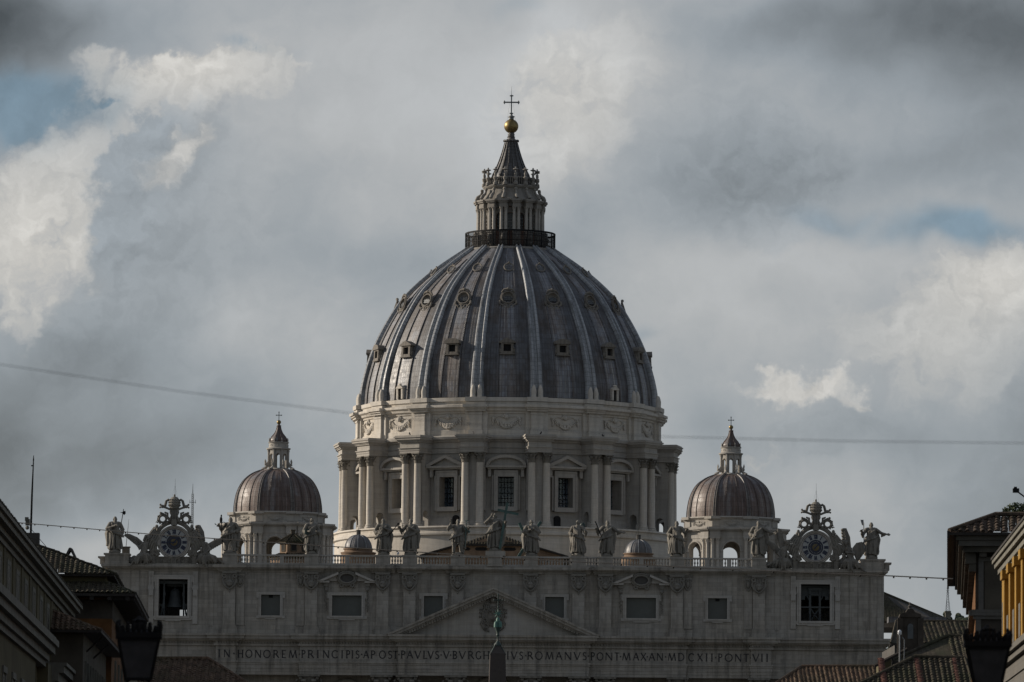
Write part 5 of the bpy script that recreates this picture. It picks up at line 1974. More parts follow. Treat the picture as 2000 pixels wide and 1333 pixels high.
def a_greatcross(T, b, H):
    mb = MB()
    F = Matrix.Translation((.75, -.55, .35)) @ Matrix.Rotation(R(9), 4, 'Y')
    mb.box(-.17, .17, -.14, .14, 0, 6.9, F).box(-1.55, 1.6, -.141, .141, 5.35, 5.72, F @ Matrix.Rotation(R(3), 4, 'Y'))
    mb.build('great_cross', M['bronze_green'], T)


def a_saltire(T, b, H):
    mb = MB()
    F = Matrix.Translation((-.35, .5, 2.3))
    mb.box(-.2, .2, -.14, .14, -3.1, 3.4, F @ Matrix.Rotation(R(32), 4, 'Y'))
    mb.box(-.2, .2, -.141, .141, -1.5, 3.0, F @ Matrix.Translation((0.0, .28, .0)) @ Matrix.Rotation(R(-27), 4, 'Y'))
    mb.build('saltire_cross', M['bronze_green'], T)


def a_lance(T, b, H):
    pole(T, 'lance', [(-1.75, -.6, 5.2), (-.6, -.85, 2.4)], [.1, .06], M['iron'])


def a_saw(T, b, H):
    def top(mb):
        mb.prism([(-1.25, 4.9), (-1.4, 5.05), (-1.6, 5.75), (-1.15, 5.75), (-1.12, 5.0)], -.06, .06)
    pole(T, 'axe', [(-1.12, -.55, 1.4), (-1.2, -.45, 5.3)], .075, M['grey_metal'], top)


def a_shield(T, b, H):
    MB().ball((.55, .35, 4.55), (.42, .14, .5), 12, 8).build('disc', M['bronze_dark'], T, smooth=60)


statue(-55.85, 'statue at the far end of the parapet with a halberd behind its shoulder', 1, 'chest', 'down', attr=a_halberd, rz=.12, mantle=-1, hair=1.0, z=47.62)
statue(-38.85, 'statue beside the two-handed clock with a tall staff topped by a small figure', 2, 'staff', 'hip', attr=a_scepter, bare=True, rz=-.12, H=5.0, mantle=1, knee=-1, hair=1.1)
statue(-26.9, 'statue before the lesser dome with a dark book at its side', 3, 'book', 'book', attr=a_book, rz=.2, mantle=1, turn=.4, hx=.01)
statue(-16.3, 'statue between the cupola and the dome base with a spear pointing up and out', 4, 'hip', 'chest', attr=a_club, rz=.05, mantle=1, lean=-.02, wide=1.1)
statue(-12.35, 'bearded statue with a thin rod slanting across its shoulder', 5, 'staff', 'chest', attr=a_rod, rz=-.05, mantle=1, wide=.9)
statue(-5.4, 'bare-legged statue with one arm raised and a slim cross-staff', 6, 'up', 'staff', attr=a_crossstaff, bare=True, rz=.1, mantle=1, turn=-.2)
statue(.1, 'tallest statue on the raised middle plinth carrying a great green cross', 7, 'high', 'staff', attr=a_greatcross, H=5.15, z=48.3, rz=-.1, lean=-.015, mantle=1, turn=-.3, name='saviour_statue')
statue(5.4, 'bearded statue with arms crossed before a green X-shaped cross', 8, 'chest', 'chest', attr=a_saltire, rz=.15, mantle=-1, turn=.2)
statue(12.3, 'statue in swirling robes glancing sideways with a dark disc at its shoulder', 9, 'hip', 'fore', attr=a_shield, rz=-.25, mantle=-1, turn=-.6, beard=False, wide=1.1, knee=-1, lean=-.02)
statue(16.5, 'long-haired statue with a dark lance slanting down to its hip', 10, 'staff', 'out', attr=a_lance, rz=.05, mantle=1, hair=1.3, lean=.015)
statue(26.75, 'statue holding its cloak on the shoulder beside the shaded lesser dome', 11, 'hip', 'staff', rz=-.1, mantle=-1, bare=False, knee=1, wide=1.05)
statue(38.8, 'broad statue beside the one-handed clock reaching out an arm', 12, 'hip', 'out', rz=-.15, mantle=1, H=5.05, lean=-.01, turn=.15)
statue(55.3, 'statue at the far end of the parapet gripping a long axe', 13, 'staff', 'out', attr=a_saw, rz=.1, mantle=1, hair=.7, beard=False, z=47.62)

# ---------------------------------------------------------------- clocks and their angels
def numeral(mb, text, ang, r, h):
    """Roman numeral standing on a dial, feet towards the centre."""
    F = Matrix.Rotation(ang, 4, 'Y')
    w = {'I': .11, 'V': .22, 'X': .22}
    tot = sum(w[c] for c in text) + .03 * (len(text) - 1)
    x = -tot / 2
    t = .12
    for c in text:
        a, b = x, x + w[c]
        y = -.03
        if c == 'I':
            q = [[((a + b) / 2, r), ((a + b) / 2, r + h)]]
        elif c == 'V':
            q = [[(a, r + h), ((a + b) / 2, r)], [((a + b) / 2, r), (b, r + h)]]
        else:
            q = [[(a, r + h), (b, r)], [(a, r), (b, r + h)]]
        for i, sgm in enumerate(q):
            tm = MB()
            stroke(tm, sgm, t * (1.25 if i == 0 else .8), y + .002 * i, .015)
            mb.add(tm.v, tm.f, F)
        for z in (r, r + h):
            tm = MB()
            stroke(tm, [(a + .01, z), (b - .01, z)], .02, y + .005, .012)
            mb.add(tm.v, tm.f, F)
        x = b + .03
    return mb


ROMAN = ['XII', 'I', 'II', 'III', 'IIII', 'V', 'VI', 'VII', 'VIII', 'IX', 'X', 'XI']


def clock(u, label, hands):
    p = FAC + rotz(AX) @ Vector((u, -.35, 49.25))
    T = thing('facade_clock', label, 'clock', p, AX, 'clocks crowning the ends of the facade')
    st = M['statue_stone']
    FX = Matrix.Rotation(PI / 2, 4, 'X')          # lathe axis towards the viewer
    fr = MB()
    fr.lathe([(2.0, .05), (2.06, .2), (2.15, .22), (2.2, .12), (2.28, .25), (2.42, .28), (2.5, .1), (2.5, -.6)], 56, FX)
    fr.build('clock_frame', M['travertine'], T, smooth=40)
    MB().lathe([(2.02, .04), (1.12, .04), (1.12, .0)], 56, FX).build('dial', M['dial_white'], T)
    MB().lathe([(2.03, .06), (1.96, .06)], 56, FX).build('dial_rim', M['dial_red'], T)
    cb = MB().lathe([(1.12, .05), (.5, .05)], 48, FX).build('inner_ring', M['dial_blue'], T)
    dots = MB()
    for k in range(24):
        a = 2 * PI * k / 24
        dots.ball((.86 * math.sin(a), -.06, .86 * math.cos(a)), (.05, .02, .05), 6, 4)
    dots.build('ring_star', M['dial_white'] if len(hands) == 1 else M['dial_gold'], cb)
    MB().lathe([(.5, .07), (.35, .09), (.02, .12)], 32, FX).build('sun_disc', M['dial_gold'], T, smooth=60)
    for k, s in enumerate(ROMAN):
        numeral(MB(), s, R(30 * k), 1.22, .66).build('numeral', M['letter_blue'], T) if False else numeral(MB(), s, R(30 * k), 1.22, .66).build('numeral', M['letter_blue'], T)
    for ang, ln in hands:
        h = MB()
        h.prism([(-.09, -.35), (.09, -.35), (.07, ln * .7), (.14, ln * .76), (0, ln), (-.14, ln * .76), (-.07, ln * .7)], -.16, -.12, Matrix.Rotation(R(ang), 4, 'Y'))
        h.build('clock_hand', M['letter_blue'], T)
    # hood, keystone, shoulder brackets, backing wall
    hd = MB()
    for rr, tr in ((2.78, .16), (3.0, .2), (3.2, .1)):
        hd.ring((0, -.05, .05), rr, tr, 44, 8, a0=-8, a1=188, ex=.93)
    hd.lathe([(2.75, -.1), (2.75, -.6)], 44, FX)
    hd.prism([(-.45, 2.5), (-.32, 3.35), (.32, 3.35), (.45, 2.5)], -.75, 0)
    for s in (-1, 1):
        hd.ball((s * 2.8, -.2, -.1), (.4, .35, .42), 9, 6)
        hd.tube([(s * 2.75, -.1, -.4), (s * 2.7, -.15, -1.2), (s * 2.2, -.1, -2.0)], [.25, .3, .3], 8)
        hd.ring((s * 2.55, -.25, -1.55), .34, .2, 14, 7)
        hd.tube([(s * 3.0, -.1, -2.1), (s * 3.2, -.2, -1.5), (s * 2.9, -.2, -.9), (s * 3.2, -.1, -.4)], [.3, .34, .26, .18], 8)
        rnd = random.Random(17)
        for k in range(26):
            t = k / 25
            cx, cz = 4.3 - 1.75 * t ** .8, -1.9 + 4.0 * t
            hd.ball((s * (cx + rnd.uniform(-.35, .3)), rnd.uniform(-.3, .2), cz + rnd.uniform(-.25, .25)), (rnd.uniform(.18, .4), .25, rnd.uniform(.18, .4)), 7, 5)
        for k in range(6):
            x = 2.7 + .25 * k
            hd.tube([(s * (x + .5), -.1, -1.6 + .35 * k), (s * (x + .2), -.35, -.6 + .3 * k), (s * (x - .3), -.2, .5 + .25 * (k % 3)), (s * (x - .55 - .08 * k), -.1, 1.4 + .1 * k)], [.2, .2, .18, .1], 6)
        hd.ring((s * 3.15, -.1, 1.15), .3, .14, 12, 6)
        hd.ring((s * 3.75, -.1, -.1), .34, .15, 12, 6)
        for k in range(5):
            hd.ball((s * (2.5 + .2 * k), -.3, -1.95 + .12 * (k % 3)), .24, 7, 5)
    hd.lathe([(2.5, -.3), (.02, -.3)], 40, FX)
    hd.build('hood', st, T, smooth=45)
    bp = MB()
    bp.box(-2.65, 2.65, -.2, 1.2, -3.2, -2.25).box(-3.3, -2.65, -.45, 1.2, -3.2, -2.05).box(2.65, 3.3, -.45, 1.2, -3.2, -2.05).box(-3.4, 3.4, -.35, 1.1, -2.25, -2.1)
    for s in (-1, 1):
        for k in range(3):
            bp.ring((s * (.7 + .65 * k), -.22, -2.72 + .08 * (k % 2)), .22, .07, 12, 5, a0=40 * k, a1=300 + 40 * k)
            bp.tube([(s * (.4 + .65 * k), -.22, -3.0), (s * (.7 + .65 * k), -.25, -2.85), (s * (1.0 + .65 * k), -.22, -2.45)], .06, 5)
    bp.box(-.4, .4, -.35, 0, -3.15, -2.3)
    bp.build('base_panel', M['statue_stone'], T, smooth=40)
    # crest: crown over crossed keys, curls and ribbons
    cr = MB()
    cr.prism([(-.85, 2.95), (-.8, 3.4), (-.5, 3.9), (-.7, 4.4), (-.55, 4.95), (.55, 4.95), (.7, 4.4), (.5, 3.9), (.8, 3.4), (.85, 2.95)], -.5, .3)
    for x in (-.5, -.25, 0, .25, .5):
        cr.tube([(x * 1.3, -.5, 3.05), (x * .9, -.62, 3.7), (x * .8, -.55, 4.3), (x * 1.1, -.5, 4.9)], .1, 6)
    for s in (-1, 1):
        F = Matrix.Scale(s, 4, (1, 0, 0))
        cr.ring((1.72, -.1, 3.42), .52, .17, 22, 8, F)
        cr.ring((1.72, -.1, 3.42), .74, .07, 22, 6, F, a0=-70, a1=170)
        for k in range(5):
            a = R(-60 + 45 * k)
            cr.ball((1.72 + .78 * math.cos(a), -.1, 3.42 + .78 * math.sin(a)), (.13, .12, .13), 6, 4, F)
        cr.tube([(2.35, -.05, 2.85), (2.6, -.05, 3.0), (2.75, -.05, 2.9)], [.12, .1, .05], 6, F)
        cr.tube([(.75, -.2, 3.3), (1.05, -.2, 3.75), (1.0, -.2, 4.25), (1.45, -.2, 4.4)], [.18, .22, .18, .12], 7, F)
        cr.tube([(1.3, -.1, 3.95), (1.75, -.15, 4.25), (2.05, -.1, 4.05)], [.16, .14, .1], 6, F)
        cr.ball((2.0, -.1, 4.3), (.2, .16, .18), 7, 5, F)
        # key
        cr.tube([(-.6, -.35, 4.1), (.5, -.4, 4.75), (1.7, -.3, 5.25)], .16, 7, F)
        cr.ball((1.75, -.3, 5.25), (.3, .2, .26), 8, 6, F).ball((2.05, -.3, 5.5), (.17, .15, .17), 7, 5, F).ball((2.1, -.3, 5.1), (.15, .15, .15), 7, 5, F)
        # ribbon beside the crown
        cr.tube([(.55, -.1, 6.0), (.95, -.15, 6.25), (1.2, -.15, 6.05), (1.35, -.12, 5.5), (1.5, -.12, 5.0)], [.14, .2, .2, .2, .24], 7, F)
    crest = cr.build('crest', st, T, smooth=45)
    ti = MB()
    ti.lathe([(.62, 4.9), (.72, 5.0), (.70, 5.12), (.80, 5.2), (.84, 5.5), (.88, 5.55), (.84, 5.62), (.82, 5.9), (.86, 5.95), (.80, 6.02), (.72, 6.25), (.74, 6.3), (.66, 6.36), (.45, 6.6), (.16, 6.72), (.12, 6.8)], 24, Matrix.Translation((0, -.2, 0)))
    ti.ball((0, -.2, 6.92), .16, 8, 6)
    for z, r in ((5.42, .86), (5.82, .86), (6.2, .78)):
        for k in range(14):
            a = 2 * PI * k / 14
            ti.ball((r * math.sin(a), -.2 - r * math.cos(a), z), (.09, .09, .12), 5, 4)
    ti.build('crown', st, crest, smooth=50)
    rod = MB().tube([(.05, 0, 6.9), (.05, 0, 9.4)], [.03, .012], 5)
    for s in (-1, 1):
        rod.tube([(.05, 0, 8.4), (s * .5, 0, 6.3)], .008, 4)
    rod.build('lightning_rod', M['iron'], T)
    return T


M['letter_blue'] = plain('letter_blue', (0.02, 0.025, 0.05), rough=.6)
M['dial_red'] = plain('dial_red', (0.10, 0.04, 0.035), rough=.6)
clock(-47.1, 'stone clock with two hands, crowned crest and pale dial above the bell opening', ((-94, 1.9), (40, 1.15)))
clock(47.15, 'stone clock with a single hand on its gilded centre above the steel frame opening', ((42, 1.0),))


def wing(name, parent, root, tip, spread, n=9, w=.17, thick=.1):
    """Feathered wing: overlapping long feathers fanned from root to tip."""
    root, tip, spread = Vector(root), Vector(tip), Vector(spread)
    mb = MB()
    mb.tube([root, root.lerp(tip, .5) - spread * .12, tip], [w * 1.1, w * 1.2, w * .6], 7)
    for i in range(n):
        t = i / (n - 1)
        a = root.lerp(tip, .05 + .9 * t)
        b = a + spread * (1.0 - .35 * t) + (tip - root) * (.05 + .22 * t)
        q = (b - a)
        mb.tube([a, a + q * .5, a + q * .9, b], [w * .8, w, w * .85, .03], 6)
    for i in range(n):
        t = i / (n - 1)
        a = root.lerp(tip, .05 + .85 * t) + Vector((0, -thick, 0))
        mb.limb(a, a + spread * .42, w * .8, w * .6, 6)
    # press it flat
    for p in mb.v:
        y0 = root.y + (tip.y - root.y) * max(0, min(1, (p.x - root.x) / ((tip.x - root.x) or 1)))
        p.y = y0 + (p.y - y0) * .55
    return mb.build(name, M['statue_stone'], parent, smooth=60)


def angel(u, label, m, seed, wings, legs, arms, z=46.1):
    """Seated angel leaning on the clock; m = +1 looks towards +x."""
    p = FAC + rotz(AX) @ Vector((u, -.3, z))
    T = thing('angel_statue', label, 'statue', p, AX, 'carved angels beside the clocks')
    rnd = random.Random(seed)
    mb = MB()

    def V(q):
        return (q[0] * m, q[1], q[2])

    def L(a, b, ra, rb):
        mb.limb(V(a), V(b), ra, rb, 8)

    def Tb(pts, r):
        mb.tube([V(q) for q in pts], r, 7)
    hip, sh, hd = Vector((0, 0, 1.35)), Vector((.55, -.05, 3.0)), Vector((.75, -.3, 3.75))
    L(hip, hip.lerp(sh, .55), .48, .46)
    L(hip.lerp(sh, .5), sh, .46, .40)
    L((sh.x - .4, 0, sh.z), (sh.x + .35, -.05, sh.z + .05), .26, .26)
    L(sh, hd, .2, .17)
    mb.ball(V(hd + Vector((0, -.03, .12))), (.25, .29, .33), 12, 8)
    mb.ball(V(hd + Vector((0, .08, .2))), (.31, .3, .28), 10, 7)
    mb.ball(V(hd + Vector((.02, -.31, .08))), (.05, .07, .09), 6, 5)
    mb.ball(V(hd + Vector((0, -.2, -.1))), (.15, .15, .15), 8, 6)
    for k in range(8):
        a = 2 * PI * k / 8
        mb.ball(V(hd + Vector((.27 * math.cos(a), .1 + .2 * math.sin(a), .12 + .12 * math.sin(2 * a)))), .12, 6, 5)
    for i, (kn, ft) in enumerate(legs):
        kn, ft = Vector(kn), Vector(ft)
        h = hip + Vector((0, -.1, -.05 + .12 * i))
        L(h, kn, .36, .25)
        L(kn, ft, .23, .13)
        d = (ft - kn).normalized()
        L(ft, ft + d * .12 + Vector((-.18, -.3, -.05)), .13, .08)
        for k in range(6):
            o = Vector((rnd.uniform(-.2, .2), -.22, rnd.uniform(-.2, .3)))
            c = h.lerp(kn, .25 + .12 * k)
            Tb([hip + o * .6, c + o + Vector((0, 0, -.1)), c.lerp(ft, .35) + o * 1.1 + Vector((.15, 0, -.2)), c.lerp(ft, .6) + o * 1.2 + Vector((.3, 0, -.35))], [.11, .13, .13, .08])
    for i, (el, ha) in enumerate(arms):
        s0 = sh + Vector((-.42 if i == 0 else .4, -.05, 0))
        L(s0, el, .21, .17)
        L(el, ha, .16, .10)
        d = Vector(ha) - Vector(el)
        hand(mb, Vector(V(ha)), Vector(V(d)), 4.6, .3)
        for k in range(3):
            c = Vector(s0).lerp(Vector(el), .3 + .3 * k)
            Tb([c + Vector((0, -.1, .1)), c + Vector((0, -.05, -.3)), c + Vector((.05, 0, -.75 + .1 * k))], [.1, .12, .06])
    # drapery over the lap, down to the ledge, and across the chest
    for k in range(8):
        x = -.6 + .22 * k
        Tb([(x * .6 + .1, -.4, 1.5), (x, -.62, 1.15), (x * 1.2 + .1, -.55, .55), (x * 1.25 + .25 * (k % 2), -.35, .0)], [.13, .17, .17, .12])
    for k in range(5):
        Tb([(sh.x - .4 + .04 * k, -.25, 3.1 - .1 * k), (.35, -.52, 2.6 - .16 * k), (.5 - .05 * k, -.5, 1.95 - .14 * k), (.1, -.45, 1.6)], [.09, .1, .11, .1])
    L((-.7, .3, .35), (.9, .3, .5), .5, .5)
    L((.4, .35, .6), (.9, .35, 1.6), .5, .4)
    for k in range(4):
        mb.ball(V((-.9 + .6 * k, .1, .2)), (.42, .4, .35), 8, 6)
    for k in range(9):
        x = -1.5 + .4 * k
        mb.ball(V((x, .25 + rnd.uniform(-.2, .2), .35 + rnd.uniform(0, .5))), (rnd.uniform(.25, .5), .3, rnd.uniform(.25, .45)), 7, 5)
    for k in range(5):
        x = .9 + .22 * k
        Tb([(x, .1, .2), (x + .2, -.1, .9), (x - .1 + .2 * (k % 2), 0, 1.6)], [.2, .24, .12])
    for q in mb.v:
        q.x *= 1.14
        q.y *= 1.1
    remesh(mb, .062, 'body', M['statue_stone'], T, 1)
    for root, tip, spread in wings:
        wing('wing', T, V(root), V(tip), V(spread), w=.26)
    return T


angel(-51.7, 'angel left of the two-handed clock stretching a wing out over the corner', 1, 3,
      wings=(((-.1, .25, 2.9), (-2.0, .1, 4.2), (-.5, .1, -.55)), ((.9, .3, 3.2), (1.7, .4, 5.4), (.9, 0, -1.5))),
      legs=(((-.55, -.75, 1.0), (-1.5, -.75, -.35)), ((.5, -.8, 1.2), (.35, -.85, .0))),
      arms=(((-.5, -.35, 2.4), (-.9, -.5, 2.9)), ((1.3, -.25, 3.2), (1.85, -.3, 2.7))))
angel(-42.2, 'angel between the two-handed clock and the staff-bearing statue with a swept-back wing', -1, 4,
      wings=(((-.1, .25, 2.7), (-2.6, .0, 3.9), (-.25, .1, -.75)), ((.6, .3, 3.4), (1.25, .4, 5.7), (.75, 0, -1.2))),
      legs=(((-1.0, -.7, 1.0), (-2.0, -.7, .2)), ((.35, -.85, .9), (.1, -.85, -.4))),
      arms=(((-.4, -.4, 2.2), (.1, -.7, 1.7)), ((1.2, -.25, 2.6), (1.7, -.3, 2.2))))
angel(42.1, 'angel between the arm-reaching statue and the one-handed clock with one raised wing', 1, 5,
      wings=(((.05, .25, 3.0), (-.5, .3, 5.9), (1.0, 0, -1.6)), ((-.3, .25, 2.6), (-1.9, .1, 4.0), (.2, .1, -1.0))),
      legs=(((-.75, -.7, 1.1), (-1.6, -.75, .5)), ((.5, -.85, .9), (-.1, -.9, -.35))),
      arms=(((-.4, -.4, 2.2), (-.2, -.8, 1.8)), ((1.2, -.2, 3.2), (1.9, -.2, 3.0))))
angel(52.4, 'angel on the outer side of the one-handed clock with both wings spread', -1, 6,
      wings=(((.3, .25, 3.0), (.9, .3, 6.0), (.8, 0, -1.5)), ((-.3, .1, 2.9), (-1.6, -.1, 3.9), (-.55, -.1, -1.9))),
      legs=(((-.6, -.75, 1.0), (-1.6, -.8, -.3)), ((.4, -.85, .95), (-.25, -.9, -.5))),
      arms=(((-.3, -.45, 2.3), (.4, -.7, 2.4)), ((1.15, -.3, 2.9), (1.7, -.3, 3.2))))

# ---------------------------------------------------------------- obelisk in the square
def obelisk():
    b = at(972, 1277, 650)
    T = thing('obelisk', 'tapering granite obelisk tip with a green bronze star and cross before the facade', 'obelisk', (b.x, 650, 0), R(2))
    zt = b.z
    s = MB()
    vs = [(-1.35, -1.35, 8), (1.35, -1.35, 8), (1.35, 1.35, 8), (-1.35, 1.35, 8), (-.87, -.87, zt), (.87, -.87, zt), (.87, .87, zt), (-.87, .87, zt), (0, 0, zt + 1.35)]
    s.add(vs, [(0, 1, 5, 4), (1, 2, 6, 5), (2, 3, 7, 6), (3, 0, 4, 7), (4, 5, 8), (5, 6, 8), (6, 7, 8), (7, 4, 8), (3, 2, 1, 0)])
    s.build('shaft', M['granite'], T)
    p = MB().box(-2.4, 2.4, -2.4, 2.4, 0, 2).box(-1.9, 1.9, -1.9, 1.9, 2, 7).box(-2.2, 2.2, -2.2, 2.2, 7, 7.6).box(-1.5, 1.5, -1.5, 1.5, 7.6, 8)
    p.build('pedestal', M['granite'], T)
    m = MB()
    for k in range(4):
        F = rotz(R(90 * k))
        m.tube([(.88, -.88, zt - .15), (.2, -.2, zt + 1.15)], .06, 5, F)
        m.tube([(1.0, -1.0, zt - .1), (.1, -.1, zt + 2.2)], .012, 4, F)
    m.lathe([(.42, zt + .9), (.36, zt + 1.15), (.22, zt + 1.3), (.1, zt + 1.5), (.09, zt + 1.9), (.2, zt + 2.1), (.14, zt + 2.3), (.3, zt + 2.75), (.42, zt + 3.0), (.05, zt + 3.0)], 14)
    mt = m.build('finial_stem', M['bronze_dark'], T, smooth=40)
    h = MB()
    for x, z, r in ((-.22, zt + 3.0, .24), (.22, zt + 3.0, .24), (0, zt + 3.45, .22)):
        h.lathe([(r, z), (r, z + .35), (r * .85, z + .55), (r * .4, z + .68), (.02, z + .7)], 12, Matrix.Translation((x, -.05 if x else .05, 0)))
    h.build('bronze_hills', M['bronze_bright'], mt, smooth=60)
    c = MB()
    z0 = zt + 4.55
    sr = MB()
    for k in range(8):
        a = PI * k / 4
        sr.tube([(0, -.06, z0), (.55 * math.sin(a), -.06, z0 + .55 * math.cos(a))], [.1, .01], 5)
    sr.build('star', M['bronze_bright'], mt)
    c.tube([(0, 0, zt + 4.1), (0, 0, zt + 6.75)], .055, 6)
    c.tube([(-.5, 0, zt + 6.1), (.5, 0, zt + 6.1)], .055, 6)
    for x, z in ((-.5, zt + 6.1), (.5, zt + 6.1), (0, zt + 6.75), (0, zt + 5.3)):
        c.ball((x, 0, z), .11, 7, 5)
    c.build('cross', M['bronze_dark'], T, smooth=40)
    return T


M['bronze_bright'] = plain('bronze_bright', (0.065, 0.15, 0.125), rough=.6, var=.3, scale=3)
obelisk()


# ---------------------------------------------------------------- street lanterns
def street_lamp(px, py, dist, label, s=1.0, rz=0.0):
    p = at(px, py, dist)
    T = thing('street_lamp', label, 'street lamp', (p.x, dist, 0), rz, 'ornate lanterns along the street')
    z = p.z
    t, b, h = .47 * s, .29 * s, .92 * s
    pm = MB().lathe([(.35, 0), (.35, .6), (.16, .8), (.12, 1.4), (.09, z - h - .5), (.12, z - h - .45), (.06, z - h - .3)], 12)
    pm.build('post', M['iron'], T, smooth=40)
    f = MB()
    for k in range(4):
        F = rotz(R(90 * k))
        f.tube([(b, -b, z - h), (t, -t, z)], .035, 6, F)
        f.box(-t, t, -t - .03, -t + .03, z - .04, z + .03, F).box(-b, b, -b - .03, -b + .03, z - h - .03, z - h + .03, F)
        f.box(-t - .06, t + .06, -t - .07, -t, z + .03, z + .16, F)
        f.ball((t * .98, -t * .98, z + .16), (.08, .08, .12), 7, 5, F)
        f.tube([(t * 1.02, -t * 1.02, z + .2), (t * 1.08, -t * 1.08, z + .3), (t * 1.1, -t * 1.1, z + .44)], [.07, .05, .008], 6, F)
        f.tube([(b * .7, -b * .7, z - h), (b * 1.05, -b * 1.05, z - h - .12), (b * .3, -b * .3, z - h - .3)], .04, 6, F)
    f.build('lantern_frame', M['iron'], T)
    for k in range(4):
        F = rotz(R(90 * k))
        MB().add([(-b, -b, z - h), (b, -b, z - h), (t, -t, z), (-t, -t, z), (-b, -b + .015, z - h), (b, -b + .015, z - h), (t, -t + .015, z), (-t, -t + .015, z)],
                 [(0, 1, 2, 3), (7, 6, 5, 4), (0, 4, 5, 1), (3, 2, 6, 7), (0, 3, 7, 4), (1, 5, 6, 2)], F).build('lantern_pane', M['lamp_glass'], T)
    c = MB()
    c.lathe([(t * 1.15, z + .14), (t * .8, z + .22), (t * .5, z + .26), (.02, z + .3)], 4, rotz(PI / 4))
    for k in range(4):
        F = rotz(R(90 * k))
        for i in range(7):
            x = (i - 3) * t * .27
            hh = .10 + .16 * math.cos((i - 3) / 3.2 * PI / 2)
            c.ball((x, -t * .98, z + .16 + hh * .5), (.06, .04, hh * .62), 6, 5, F)
            c.ball((x, -t * .98, z + .16 + hh * 1.05), .045, 6, 4, F)
    c.lathe([(.12, z + .25), (.2, z + .32), (.1, z + .4), (.13, z + .46), (.02, z + .56)], 10)
    c.build('crest', M['iron'], T, smooth=50)
    MB().ball((0, 0, z - h * .55), (.1, .1, .16), 10, 7).build('bulb', M['lamp_glass'], T, smooth=180)
    return T


street_lamp(271, 1250, 133, 'black iron lantern with spiked crest in front of the orange house', 1.0, R(4))
street_lamp(1929, 1267, 133, 'black iron lantern with spiked crest under the yellow palace corner', 1.02, R(-3))


# ---------------------------------------------------------------- left side of the street
def facing(p0, p1):
    """Frame with x along p0->p1 on plan, -y towards the street side of that line."""
    d = (p1 - p0)
    a = math.atan2(d.y, d.x)
    return Matrix.Translation((p0.x, p0.y, 0)) @ rotz(a), d.xy.length


def palace_left():
    a, b = at(0, 982, 345), at(148, 1172.7, 469)
    d = (b - a).normalized()
    a2 = a - d * 310
    a2.z = b.z = a.z = (a.z + b.z) / 2 - .55
    zt = a.z
    T = thing('street_palace', 'long ochre palace with close-set tall windows under a deep eave, nearest at left', 'building', (0, 0, 0))
    F, L = facing(a2, b)
    body = MB()
    body.box(0, L, .45, 14, 13.4, zt - 1.3, F)
    body.box(0, L - 72, .0, 14, 0, 17.6, F).box(L - 61, L, -.4, 14, 0, 16.2, F).box(L - 72, L - 61, .6, 14, 0, 14, F)
    body.build('wall', M['ochre_plaster'], T)
    c = MB()
    for z0, z1, p in ((zt - 1.3, zt - .95, .15), (zt - .95, zt - .6, .4), (zt - .6, zt - .25, .8), (zt - .25, zt, 1.0)):
        c.box(-2, L + .4 + p * .5, .45 - p, 14, z0, z1, F)
    c.build('eave', M['pale_trim'], T)
    c = MB()
    e = L - 61
    for z0, z1, p in ((15.9, 16.3, .25), (16.3, 16.8, .5), (16.8, 17.3, .9), (17.3, 17.75, 1.15), (17.75, 18.0, .95)):
        c.box(-2, e + p * .4 - 0.2, -p, 3, z0, z1, F)
    c.build('cornice', M['pale_trim'], T)
    c = MB()
    for z0, z1, p in ((14.6, 15.1, .2), (15.1, 15.7, .5), (15.7, 16.2, .9), (16.2, 16.45, 1.1)):
        c.box(e + 6, L + p * .5, -.4 - p, 3, z0, z1, F)
    c.build('low_cornice', M['pale_trim'], T)
    n = 26
    for i in range(n):
        x = L - 7.0 - i * 12.0
        w = MB()
        w.box(x - 1.7, x + 1.7, .43, .5, 15.6, zt - 2.1, F)
        o = w.build('window', M['pane_dark'], T)
        f = MB()
        f.box(x - 2.3, x - 1.7, .40, .5, 15.3, zt - 1.8, F).box(x + 1.7, x + 2.3, .40, .5, 15.3, zt - 1.8, F).box(x - 1.7, x + 1.7, .40, .5, zt - 2.1, zt - 1.8, F).box(x - .12, x + .12, .41, .5, 15.6, zt - 2.1, F)
        f.build('frame', M['pale_trim'], o)
        MB().box(x + 4.7, x + 7.0, .39, .5, 13.5, zt - 1.3, F).build('pilaster', M['ochre_plaster'], T)
    for i in range(20):
        x = e - 7 - i * 12.0
        if x < 1:
            break
        o = MB().box(x - 1.6, x + 1.6, -.02, .1, 8.5, 13.5, F).build('lower_window', M['pane_dark'], T)
        f = MB().box(x - 2.2, x - 1.6, -.06, .1, 8.2, 13.9, F).box(x + 1.6, x + 2.2, -.06, .1, 8.2, 13.9, F).box(x - 2.4, x + 2.4, -.12, .1, 13.6, 14.0, F)
        f.build('frame', M['pale_trim'], o)
    for i in range(9):
        x = L - 4 - i * 5.6
        o = MB().box(x - .5, x + .5, -.46, -.3, 8.5, 12.5, F).build('lower_window', M['pane_dark'], T)
        MB().box(x - .8, x + .8, -.62, -.3, 12.6, 13.0, F).build('frame', M['pale_trim'], o)
    r = MB()
    up = F.to_3x3() @ Vector((0, 3, 1.0))
    tile_slope(r, F @ Vector((L - 160, -.55, zt + .02)), F.to_3x3() @ Vector((1, 0, 0)), up, 160.5, lambda s: (0, 8), .4, .6, .1)
    r.build('roof', M['tile_old'], T, fix=False)
    return T


palace_left()


